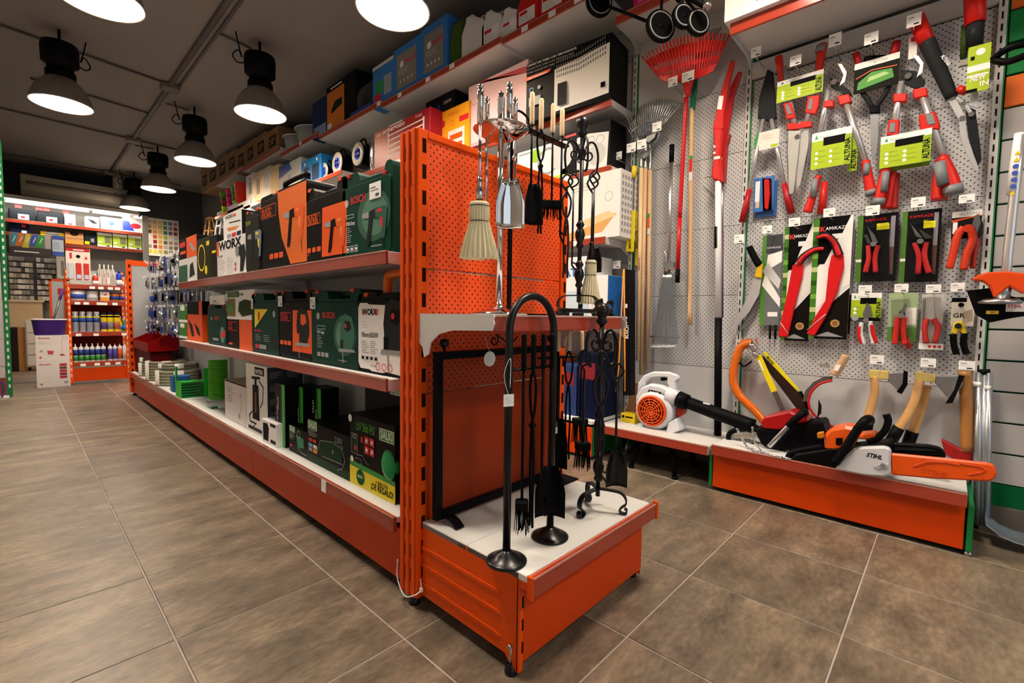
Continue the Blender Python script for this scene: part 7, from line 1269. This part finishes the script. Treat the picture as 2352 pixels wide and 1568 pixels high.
# ------------------------------------------------------------------ cartons on top of the pruning bay
t, p = carton('vacuum_carton', 'white carton with yellow top and floor-tool picture above the pruning tools', (2.50, .91, 2.4105), (.42, .30, .40), mat('e8e6e2', .4)); p.rect(0, .52, .30, 1, YELLOW); p.line([(.62, .42), (.55, .2)], .02, mat('3a3a3a', .5, var=0)); p.poly([(.34, .1), (.5, .2), (.72, .24), (.74, .19), (.5, .13)], mat('4a4340', .5, var=0)); p.rect(.8, .98, .3, 1, YELLOW); p.disc(.85, .27, .02, K_); p.done()
t, p = carton('vacuum_carton', 'white carton with yellow and black print beside the first one above the pruning tools', (2.52, .47, 2.4105), (.40, .28, .40), mat('e8e6e2', .4)); p.rect(.3, .5, .05, 1, YELLOW); p.rect(.36, .47, .05, .4, K_); p.rect(.6, 1, .12, 1, YELLOW); p.done()

# white price labels clipped to the shelf edges
for px, py, X in ((1268, 38, 2.449), (1328, 8, 2.449), (1205, 70, 2.449), (1038, 152, 2.449), (983, 186, 2.449), (918, 220, 2.449), (870, 245, 2.449), (690, 330, 2.449)):
    P = on('x', X, px, py); o_ = bx(X - .002, X - .0005, P.y - .03, P.y + .03, -.018, .018).o('price_label', PAPER, lb); z_ = min((2.90, 2.92, 2.95, 3.0), key=lambda z: abs(z - P.z)); o_.location.z = (2.90 if P.y < 2.45 else 2.92 if P.y < 4.05 else 2.95 if P.y < 5.4 else 3.0) - .02
for y, X, z in ((1.86, 2.599, 1.41), (2.0, 2.649, 1.87), (2.3, 2.634, 2.28)): bx(X - .002, X - .0005, y - .03, y + .03, z - .018, z + .018).o('price_label', PAPER, lb)
P = on('x', .821, 744, 1125); bx(.8195, .821, P.y - .02, P.y + .02, .207, .255).o('price_label', PAPER, gon)
# ================================================================== FAR END OF THE SHOP
def fpos(px, py, Y=11.3): return on('y', Y, px, py)
# --- orange rack with paint and sprays
sr = T('spray_rack', 'narrow orange rack of paint tubs and spray cans at the end of the aisle', 'rack', (0, 0, 0)); RX0, RX1, RY = .43, 1.0, 7.75
for x in (RX0, RX1 - .03): u_ = bx(x, x + .03, RY + .32, RY + .38, .02, 1.42).o('upright', ORANGE, sr, .003); slots_up(u_, x + .015, RY + .32, .1, 1.4, .075, .012, .035, mat('f2c9a8', .6))
for x in (RX0, RX1 - .03): u_ = bx(x, x + .03, RY + .0, RY + .03, .02, 1.30 if x < .5 else 1.3).o('front_post', ORANGE, sr, .003); slots_up(u_, x + .015, RY, .1, 1.28, .075, .012, .035, mat('f2c9a8', .6))
bx(RX0 + .03, RX1 - .03, RY + .34, RY + .35, .25, 1.0).o('back_panel', mat('6a1c0a', .6), sr); bx(RX0 + .03, RX1 - .03, RY + .34, RY + .35, 1.0, 1.42).o('upper_panel', PERFG, sr)
bx(RX0 + .03, RX1 - .03, RY + .012, RY + .02, .04, .2).o('plinth_board', ORANGE_SHADED, sr)
for z in (.275, .645, 1.03, 1.225): s_ = bx(RX0 + .03, RX1 - .03, RY + .01, RY + .34, z - .02, z).o('shelf', mat('c9b5ac', .5), sr); lo = lip(s_, RX1 - RX0 - .06, .01, .055); lo.location = (RX0 + .03, RY - .002, z - .052)
for z, xs in ((.275, (.55, .68, .78, .88)), (.645, (.52, .68, .95)), (1.03, (.52, .6, .72, .77, .87)), (1.225, (.66, .74, .83, .9))):
    for x in xs: bx(x - .025, x + .025, RY - .0055, RY - .003, z - .05, z - .018).o('price_label', PAPER, sr)
def bottle(name, label, x, y, z, prof, m, bands, cap=None, cat='bottle', group=None, n=16):
    t = T(name, label, cat, (x, y, z), group=group); MB().lathe(prof, n=n).o('body', m, t)
    for z0, z1, r, mm in bands: MB().lathe([(r, z0), (r, z1)], n=n).o('label_band', mm, t)
    if cap: MB().lathe(cap[0], n=n).o('cap', cap[1], t)
    return t
for i in range(6): bottle('sealant_cartridge', f"{('first', 'second', 'third', 'fourth', 'fifth', 'sixth')[i]} white cartridge from the aisle side on the rack's bottom shelf", .49 + .052 * i, RY + .07, .2755, [(.023, 0), (.0235, .17), (.02, .18), (.008, .19), (.004, .225), (.001, .226)], WHITE, [(.015, .07, .0238, mat('2f8a3a', .5)), (.08, .15, .0238, mat('24408a', .5))], cat='cartridge', group='white cartridges on the bottom shelf')
for i in range(4): bottle('sealant_cartridge', ('slim blue and white', 'second slim blue and white', 'orange and white', 'last white')[i] + ' cartridge near the gondola on the bottom shelf', .815 + .048 * i, RY + .07, .2755, [(.021, 0), (.0215, .17), (.018, .18), (.007, .19), (.001, .215)], WHITE, [(.02, .15, .0218, mat(('4a4fa8', '4a4fa8', 'd9541c', 'c9c9c9')[i], .5))], cat='cartridge', group='small cartridges on the bottom shelf')
CANP = [(.03, 0), (.031, .006), (.031, .20), (.026, .215), (.012, .22)]; CAPP = [(.027, .205), (.027, .25), (.001, .252)]
for i in range(4): bottle('spray_can', f"{('first', 'second', 'third', 'fourth')[i]} silver and blue spray can on the middle rack shelf", .50 + .066 * i, RY + .09, .6455, CANP, mat('aab0bc', .3, .5), [(.12, .17, .0315, mat('2a50a8', .4)), (.17, .19, .0315, mat('d9c92a', .4))], (CAPP, mat('c9c9cc', .4)), 'spray can', 'spray cans on the orange rack')
for i in range(3): bottle('spray_can', f"{('first', 'second', 'third')[i]} yellow and purple spray can on the middle rack shelf", .765 + .064 * i, RY + .09, .6455, CANP, mat('e3c81c', .35), [(.03, .12, .0315, mat(('5a3a8a', '8a8a8c', 'b05a3a')[i], .4)), (.18, .2, .0315, K_)], (CAPP, mat('1f1f3a', .4)), 'spray can', 'spray cans on the orange rack')
for i in range(2): bottle('oil_bottle', ('yellow', 'teal')[i] + ' oil bottle at the gondola end of the middle rack shelf', .93 + .045 * i, RY + .14, .6455, [(.022, 0), (.023, .1), (.01, .14), (.008, .16)], mat(('d8b91c', '2f8f7a')[i], .4), [(.03, .07, .0235, mat('2a6fc4', .4))], ([(.009, .155), (.007, .19), (.001, .191)], WHITE), 'bottle', 'oil bottles on the orange rack')
for x, r, h, m, bnd, lab in ((.53, .075, .12, WHITE, '2f55b8', 'large white tub with blue band and red lid on the rack'), (.665, .058, .11, WHITE, 'c9cfd8', 'white tub with grey band on the rack'), (.88, .05, .10, mat('e07a1e', .4), '2a3f9a', 'orange tub with blue lid on the rack'), (.955, .035, .10, mat('e07a1e', .4), '2a3f9a', 'narrow orange tub with blue lid at the rack end')):
    bottle('paint_tub', lab, x, RY + .1, 1.0305, [(r * .95, 0), (r, h)], m, [(h * .2, h * .65, r * 1.005, mat(bnd, .4))], ([(r * 1.04, h), (r * 1.04, h * 1.12), (.001, h * 1.13)], mat('b5303a', .4) if x < .6 else mat('c9cfd4', .4) if x < .7 else mat('2a3f9a', .4)), 'tub', 'tubs on the orange rack')
t, p = carton('filler_carton', 'blue, white and orange carton between tubs on the rack', (.735, RY + .05, 1.0305), (.09, .08, .16), mat('e8a03a', .5), 0); p.rect(0, 1, .75, 1, mat('4a7ac8', .5, var=0)); p.rect(0, 1, .3, .7, W_); p.poly([(.3, .4), (.8, .5), (.6, .6)], R_); p.done()
# display card of blisters on the top shelf
t = T('blister_display', 'white counter display card with red header and hanging glue packs on the rack', 'display card', (.435, RY + .05, 1.2255)); bx(0, .22, .0, .006, 0, .44).o('card', mat('e6ddd0', .5), t); bx(0, .215, -.05, .0, 0, .05).o('tray', mat('bdbab4', .5), t); p = PR(t, .22, .5, 0); p.rect(0, .98, .80, .88, mat('b8161c', .5, var=0)); p.rect(.3, .75, .825, .85, W_); p.rect(.15, .25, .62, .76, R_); p.disc(.5, .68, .02, K_); p.poly([(.75, .62), (.9, .62), (.82, .7)], R_); p.done()
for i in range(3): bx(.015 + .07 * i, .065 + .07 * i, -.018, -.002, .06, .26).o('glue_pack', (mat('d8dad8', .2, .4), mat('c9322a', .4), mat('c9322a', .4))[i], t, .004); bx(.02 + .07 * i, .06 + .07 * i, -.021, -.018, .07, .12).o('pack_label', mat('b8c9e8', .4), t)
for i, (x, m, lab, r, h) in enumerate(((.70, mat('c33a2a', .4), 'red and white glue bottle on the top rack shelf', .03, .14), (.93, mat('2a3fb8', .4), 'blue spray bottle on the top rack shelf', .03, .2), (.97, mat('e07a1e', .4), 'orange bottle at the end of the top rack shelf', .022, .15))): bottle('glue_bottle', lab, x, RY + .1, 1.2255, [(r, 0), (r, h * .75), (r * .5, h * .85)], m, [(h * .1, h * .4, r * 1.02, WHITE)], ([(r * .5, h * .84), (r * .4, h), (.001, h * 1.01)], mat('24348a', .4) if i else WHITE), 'bottle', 'bottles on the top rack shelf')
for i in range(4):
    t = T('brush_pack', f"{('first', 'second', 'third', 'fourth')[i]} white-handled brush pack hanging behind the top rack shelf", 'brush', (.735 + .042 * i, RY + .2, 1.24), group='brush packs on the orange rack'); bx(0, .036, 0, .003, .0, .2).o('card', mat('e2dcd8', .5), t); MB().cyl((.018, -.008, .1), (.018, -.008, .26), .007, n=8).o('handle', mat('d8d0c0', .4), t); bx(.004, .032, -.014, -.002, .01, .1).o('bristles', mat(('d8c9c0', 'c9b0a8', 'e0d8d0', 'b8a8a0')[i], .6), t)
for i, x in enumerate((.62, .69, .76, .83, .90)):
    t = T('roller_pack', f"{('first', 'second', 'third', 'fourth', 'fifth')[i]} small carded tool on the rack's perforated top", 'blister pack', (x, RY + .335, 1.30), group='carded tools above the orange rack'); bx(-.025, .025, -.003, 0, 0, .1).o('card', mat(('4a8a5a', 'c9c9c4', '3a3c40', 'b82a2a', 'd0d2d0')[i], .5), t); bx(-.015, .015, -.015, -.003, .01, .07).o('tool', mat(('8a8f8a', 'e0e0dc', '6a6c70', 'd0d0d0', '8a8c90')[i], .4), t)
# --- stacked white cartons, bucket, mop
for i in range(2):
    t, p = carton('mop_set_carton', ('lower', 'upper')[i] + ' of the two white mop-set cartons on the floor', (.145, 7.69, .001 + i * .3065), (.285, .25, .305), mat('dcd5d0', .5), R(-3) if i == 0 else R(-2)); p.text('duett', .07, .86, .024, mat('b8404a', .5, var=0), .02, .1)
    if i: p.poly([(.33, .42), (.53, .40), (.5, .26), (.36, .27)], mat('c2404a', .5, var=0)); p.line([(.78, .9), (.78, .3)], .008, mat('d8b9b4', .5, var=0)); p.poly([(.7, .26), (.8, .28), (.88, .2), (.72, .2)], mat('a8404a', .5, var=0)); p.lines(.1, .5, .65, .75, 3, GY, .003); p.disc(.16, .4, .014, GY); p.rect(.1, .17, .12, .19, mat('c2606a', .5, var=0)); p.ring(.87, .92, .018, .004, mat('c2909a', .5, var=0))
    else:
        for k in range(5): p.rect(.68, .9, .33 + .12 * k, .43 + .12 * k, mat(('b8303a', '8a2a34', 'b8303a', '6a4a40', 'b8303a')[k], .5, var=0))
        p.rect(.1, .17, .1, .17, mat('c2606a', .5, var=0)); p.rect(.8, .92, .12, .22, GY)
    p.done()
t = T('mop_bucket', 'purple oval mop bucket with white rim on the white cartons', 'bucket', (.27, 7.80, .6135)); PU = mat('3d1a72', .4); b = MB(); n = 32; vs = []
sup = lambda a, rx, ry: (rx * abs(math.cos(a)) ** .6 * (1 if math.cos(a) > 0 else -1), ry * abs(math.sin(a)) ** .6 * (1 if math.sin(a) > 0 else -1))
for rx, ry, z in ((.125, .09, 0), (.13, .095, .01), (.148, .11, .17), (.15, .112, .18), (.14, .10, .178), (.12, .085, .012)):
    for k in range(n): x, y = sup(2 * math.pi * k / n, rx, ry); vs.append((x, y, z))
b.add(vs, [(i * n + k, i * n + (k + 1) % n, (i + 1) * n + (k + 1) % n, (i + 1) * n + k) for i in range(5) for k in range(n)] + [list(range(n))[::-1], list(range(5 * n, 6 * n))], True); b.o('bucket', PU, t)
MB().tube([(*sup(2 * math.pi * k / n, .151, .113), .184) for k in range(n)], .009, 6, True).o('rim', mat('e2d8e6', .4), t)
t = T('mop', 'mop with purple-tipped pole leaning out of the purple bucket', 'mop', (.27, 7.80, .64)); MB().cyl((0, 0, 0), (.115, .02, .46), .011, n=8).o('pole', mat('8a8c92', .3, .6), t); MB().cyl((.10, .018, .40), (.13, .023, .52), .015, n=8).o('grip', mat('7a4a9a', .4), t); MB().cyl((0, 0, -.01), (.03, .005, .1), .03, n=10).o('mop_head', mat('6a3a9a', .6), t)
# --- narrow orange end frame behind the bucket
A = fpos(112, 640, 8.6); B_ = fpos(150, 740, 8.6); t = T('perforated_rack', 'white perforated panel with orange frame behind the purple bucket', 'rack', (A.x, 8.6, 0)); w_ = B_.x - A.x; bx(.02, w_, 0, .012, .25, A.z - .02).o('panel', PERFG, t); bx(0, .022, -.005, .02, 0, A.z).o('post', ORANGE, t); bx(0, w_, -.005, .02, A.z - .025, A.z).o('top_rail', ORANGE, t); bx(w_ - .005, w_ + .02, -.005, .02, 0, A.z).o('post', ORANGE, t); bx(.08, .14, -.006, -.001, A.z - .2, A.z - .12).o('notice', R_, t)
# --- counter and drawers
A, B_ = fpos(25, 688, 10.6), fpos(100, 755, 10.6); t = T('counter', 'beige counter front at the far end of the aisle', 'counter', (A.x - .5, 10.6, 0)); bx(0, B_.x - A.x + .5, 0, .5, .02, A.z - .03).o('front', mat('c9ad86', .55), t); bx(-.02, B_.x - A.x + .52, -.02, .52, A.z - .03, A.z).o('top', mat('d8bf98', .5), t)
A, B_ = fpos(57, 735, 9.9), fpos(82, 832, 9.9); t = T('drawer_unit', 'white drawer unit on castors before the beige counter', 'drawers', (A.x, 9.9, 0)); w_, hh = .34, A.z; bx(0, w_, 0, .3, .06, hh).o('carcass', mat('d2c8bc', .5), t)
for i in range(4): z = .08 + i * (hh - .1) / 4; d_ = bx(.012, w_ - .012, -.015, 0, z, z + (hh - .1) / 4 - .012).o('drawer', mat('dcd3c8', .5), t, .003); bx(w_ * .35, w_ * .65, -.022, -.015, z + .06, z + .07).o('handle', DGREY, d_)
for x in (.03, w_ - .03): MB().cyl((x - .01, .04, .03), (x + .01, .04, .03), .03, n=12).o('castor', BLACK, t)
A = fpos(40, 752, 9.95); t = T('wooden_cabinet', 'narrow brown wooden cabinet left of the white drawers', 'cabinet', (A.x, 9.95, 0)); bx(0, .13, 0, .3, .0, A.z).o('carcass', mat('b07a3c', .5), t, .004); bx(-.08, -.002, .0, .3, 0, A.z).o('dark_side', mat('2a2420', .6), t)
# --- far wall shelving
FY = 11.3; fs = T('far_shelving', 'lit wall shelving across the far end with red shelf edges', 'shelving', (0, 0, 0)); L0 = fpos(10, 503).x - .5; R0 = fpos(327, 535).x
bx(L0, R0, FY + .32, FY + .335, .2, 2.75).o('back_panel', mat('8f8d8a', .6), fs); bx(R0, R0 + .09, FY - .02, FY + .35, 0, 2.72).o('end_panel', mat('9a9893', .5), fs)
bx(L0, R0 - .06, FY - .16, FY + .32, 2.70, 2.76).o('light_canopy', mat('c9c6c0', .5), fs)
def fshelf(x0, x1, z): s_ = bx(x0, x1, FY + .01, FY + .32, z - .025, z).o('shelf', mat('bdbab5', .5), fs); lo = lip(s_, x1 - x0, .01, .055); lo.location = (x0, FY, z - .05); return s_
fshelf(L0, R0, 2.385); XM = fpos(148, 560).x; fshelf(L0, XM, 2.17); fshelf(XM, R0, 2.065)
for x0, x1 in ((fpos(12, 470).x, fpos(203, 488).x), (fpos(212, 488).x, fpos(297, 498).x)):
    tb = MB().cyl((x0, FY - .08, 2.66), (x1, FY - .08, 2.66), .02, n=10).o('tube_light', mat('fff4e4', .4, emit=14, var=0), fs); l_ = area('tube_glow', (0, 0, 0), (0, 0, 0), x1 - x0, .04, 14 * (x1 - x0), (1, .94, .85)); l_.location = ((x0 + x1) / 2, FY - .08, 2.63)
def fbox(name, label, l, r_, t_, b_, z, m, d=.2, Y=FY + .03, prn=None, cat='box', bev=.0015):
    x0, x1, h = fpos(l, t_, Y).x, fpos(r_, t_, Y).x, fpos((l + r_) / 2, t_, Y).z - z; t, p = carton(name, label, (x0, Y, z + .0005), (x1 - x0 - .003, d, h), m, 0, cat=cat, bev=bev)
    if prn: prn(p)
    p.done(); return t
for l, r_, lab in ((18, 82, 'first black toolbox with red latches on the top far shelf'), (84, 146, 'second black toolbox with red latches and white label on the top far shelf')):
    t = fbox('toolbox', lab, l, r_, 480 + (l > 50) * 6, 510, 2.385, mat('1f2226', .45), .2, prn=lambda p: p.rect(.35, .75, .1, .55, W_).rect(.45, .6, .2, .4, R_), cat='toolbox', bev=.02)
    bx(.08, .16, -.008, .0, .2, .25).o('latch', RED, t); bx(.32, .40, -.008, 0, .2, .25).o('latch', RED, t)
fbox('tool_carton', 'white carton with grey picture on the top far shelf', 148, 173, 492, 516, 2.385, WHITE, prn=lambda p: p.rect(.25, .75, .4, .75, GY).rect(.3, .7, .08, .2, R_))
fbox('tool_carton', 'white carton with black picture right of the gap on the top far shelf', 196, 228, 498, 524, 2.385, WHITE, prn=lambda p: p.poly([(.1, .8), (.6, .7), (.9, .4), (.5, .4)], DG).rect(.5, .9, .1, .4, W_))
fbox('tool_carton', 'pale blue and white carton on the top far shelf', 231, 281, 500, 528, 2.385, mat('dfe6f0', .5), prn=lambda p: p.disc(.5, .55, .04, mat('3a5a9a', .5, var=0)).rect(.05, .9, .75, .95, LB))
fbox('tool_carton', 'blue carton with red oval on the top far shelf', 282, 326, 500, 534, 2.385, mat('e8e4e4', .5), prn=lambda p: p.poly([(0, .1), (.6, .1), (.3, .75), (0, .75)], mat('2a3fb8', .5, var=0)).disc(.65, .45, .08, mat('c92a3a', .5, var=0), 18, .05))
fbox('toolbox', 'navy toolbox on the second far shelf', 20, 68, 512, 534, 2.17, mat('1a2440', .45), prn=lambda p: p.rect(.6, .85, .05, .3, W_).rect(.62, .8, .6, .9, R_), cat='toolbox', bev=.015)
for i in range(2):
    A, B_ = fpos(93, 527 + 9 * i), fpos(147, 532 + 9 * i); z = 2.175 + .035 * (1 - i); t = T('spirit_level', ('upper', 'lower')[i] + ' yellow-ended bar on the second far shelf', 'level', (A.x, FY + .05, z - .004 if i else z), group='yellow-ended bars on the far shelf'); bx(0, B_.x - A.x, 0, .03, 0, .03).o('bar', mat('c9cdd2', .3, .6), t)
    for x in (0, B_.x - A.x - .06): bx(x, x + .06, -.003, .033, -.001, .032).o('end_block', YELLOW, t)
fbox('wooden_crate', 'small open wooden crate on the second far shelf', 149, 192, 534, 562, 2.065, mat('c98f5a', .6), prn=lambda p: p.disc(.5, .95, .06, mat('3a2418', .6, var=0), 18, .05).rect(0, 1, .05, .3, mat('e8a02a', .5, var=0)).rect(0, 1, .5, .53, mat('7a4f2c', .5, var=0)), cat='crate')
fbox('tool_carton', 'dark carton with yellow mark beside the wooden crate', 194, 222, 536, 566, 2.065, mat('23282a', .5), prn=lambda p: p.rect(.0, .4, .1, .35, YELLOW).rect(.5, .8, .3, .6, GY))
for i, (l, r_) in enumerate(((223, 257), (259, 292), (294, 325))): fbox('lamp_carton', ('first', 'second', 'third')[i] + ' lime and white floodlight carton from the wooden crate', l, r_, 535 + 3 * i, 570, 2.065, mat('b5d03a', .5), prn=lambda p: p.poly([(0, 0), (1, 0), (1, .18), (.5, .1), (0, .2)], W_).rect(0, 1, .82, 1, W_).rect(.5, .92, .3, .78, mat('7a7a5a', .5, var=0)).rect(.06, .3, .3, .4, W_).rect(.62, .85, .06, .14, DG))
# banner
A, B_ = fpos(20, 533, FY - .03), fpos(118, 583, FY - .03); t = T('shop_banner', 'grey banner with five slanted coloured stripes on the far shelving', 'banner', (A.x, FY - .03, fpos(70, 585, FY - .03).z)); w_, h = B_.x - A.x, fpos(70, 538, FY - .03).z - fpos(70, 585, FY - .03).z; bx(0, w_, 0, .01, 0, h).o('board', mat('8a807c', .5), t); p = PR(t, w_, h); p.rect(0, 1, 0, .35, mat('4a4340', .5, var=0)); p.rect(.85, 1, .35, 1, mat('b8b2ac', .5, var=0))
for i, c_ in enumerate(('3aa0b8', 'e07a3a', 'd8c93a', '3f5ac0', '3aae4a')): p.poly([(.03 + .16 * i - .06 + (.06 if i == 0 else 0), .45 - .06 * (i % 3)), (.13 + .16 * i, .45 - .06 * (i % 3)), (.20 + .16 * i, 1), (.08 + .16 * i, 1)], mat(c_, .5, var=0)); p.line([(.08 + .16 * i, .6), (.15 + .16 * i, .85)], .012, W_)
p.rect(.1, .7, .1, .16, W_); p.done()
A, B_ = fpos(119, 540, FY - .03), fpos(148, 588, FY - .03); t = T('shop_banner', 'blue and white information panel beside the striped banner', 'banner', (A.x, FY - .03, B_.z)); w_, h = B_.x - A.x - .004, A.z - B_.z; bx(0, w_, 0, .01, 0, h).o('board', mat('c9d2e2', .5), t); p = PR(t, w_, h); p.rect(0, 1, .8, 1, mat('3a5aa8', .5, var=0)); p.rect(0, 1, 0, .2, mat('3a5aa8', .5, var=0)); p.lines(.1, .9, .3, .65, 4, mat('5a6a8a', .5, var=0), .008); p.done()
# pegboard rows of hardware packs
rn = random.Random(21); PM = [mat(c_, .4) for c_ in ('c9c6c0', 'a8a6a2', 'dedbd4', '8f8d88', '5a5c5e', 'b8b09a')]; pm = {}
XL, XR, ZT, ZBt = fpos(24, 590).x, fpos(130, 590).x, fpos(70, 590).z, fpos(70, 688).z
bx(XL - .4, XR + .06, FY + .02, FY + .035, ZBt - .05, ZT + .05).o('hook_panel', mat('6a6764', .6), fs)
for j in range(8):
    for i in range(13):
        if i in (6,): continue
        c_ = rn.randrange(6)
        if c_ not in pm: b = MB(); b.box(-.024, .024, 0, .004, -.05, .02).box(-.018, .018, -.022, 0, -.045, -.002); pm[c_] = b.mesh('hardware_pack'); pm[c_].materials.append(PM[c_])
        o = bpy.data.objects.new('hardware_pack', pm[c_]); COL.objects.link(o); o.location = (XL + (XR - XL) * i / 12, FY - .05 + rn.uniform(-.02, .02), ZT - .03 - (ZT - ZBt - .04) * j / 7.3); tag(o, f"{('cream', 'grey', 'white', 'dark grey', 'charcoal', 'tan')[c_]} hardware pack in row {('one', 'two', 'three', 'four', 'five', 'six', 'seven', 'eight')[j]} from the top of the far hook panel", 'blister pack', 'hardware packs on the far hook panel')
        hk = bx(-.003, .003, 0, .075, .012, .018).o('hook', STEEL, o)
# white framed leaflet panel
A, B_ = fpos(130, 588, FY - .2), fpos(150, 640, FY - .2); t = T('leaflet_panel', 'white framed leaflet panel hanging beside the hook panel', 'panel', (A.x, FY - .2, B_.z)); bx(0, B_.x - A.x, 0, .22, 0, A.z - B_.z).o('board', mat('d8d0ca', .5), t); bx((B_.x - A.x) * .5, (B_.x - A.x) * .9, -.002, 0, .05, (A.z - B_.z) * .8).o('leaflet', mat('8a8f92', .5), t)
# colour chart on the far wall
A, B_ = fpos(334, 498, 12.58), fpos(412, 592, 12.58); t = T('colour_chart', 'paint colour chart with rows of coloured squares on the far wall', 'colour chart', (A.x, 12.58, B_.z)); w_, h = B_.x - A.x, A.z - B_.z; bx(0, w_, 0, .015, 0, h).o('board', mat('dcd8d0', .5), t)
cols = ['b89a86', 'c9a86a', 'd8c07a', '6a8f6a', '6a6fa8', 'a86a6a', 'a87a4a', 'd8a86a', 'd8b04a', '3a8f7a', '8a7fae', '8a2a3a', '5a3420', 'd8822a', 'd8b44a', '1f6f6a', '6a5a9a', '7a1c34', 'e0dcd4', 'd0522a', 'd8b04a', '9ab81c', 'c9c9d8', 'b8b8b8', 'cfc8bc', '9a1c1c', 'd8a83a', '6a6238', '8a8a88', '9a8a7a', '8f8478', '8a2a24', 'd8782a', 'b8a898', '7a7a78', '6a6258', 'd8b82a', 'd8c83a', 'c9b04a', '8a8f5a', '5a6a7a', 'a8a098']
for k, c_ in enumerate(cols): i, j = k % 6, k // 6; bx(w_ * (.05 + .158 * i), w_ * (.05 + .158 * i + .115), -.003, 0, h * (1 - .13 * (j + 1) - .02), h * (1 - .13 * (j + 1) + .075)).o('swatch', mat(c_, .5, var=0), t)
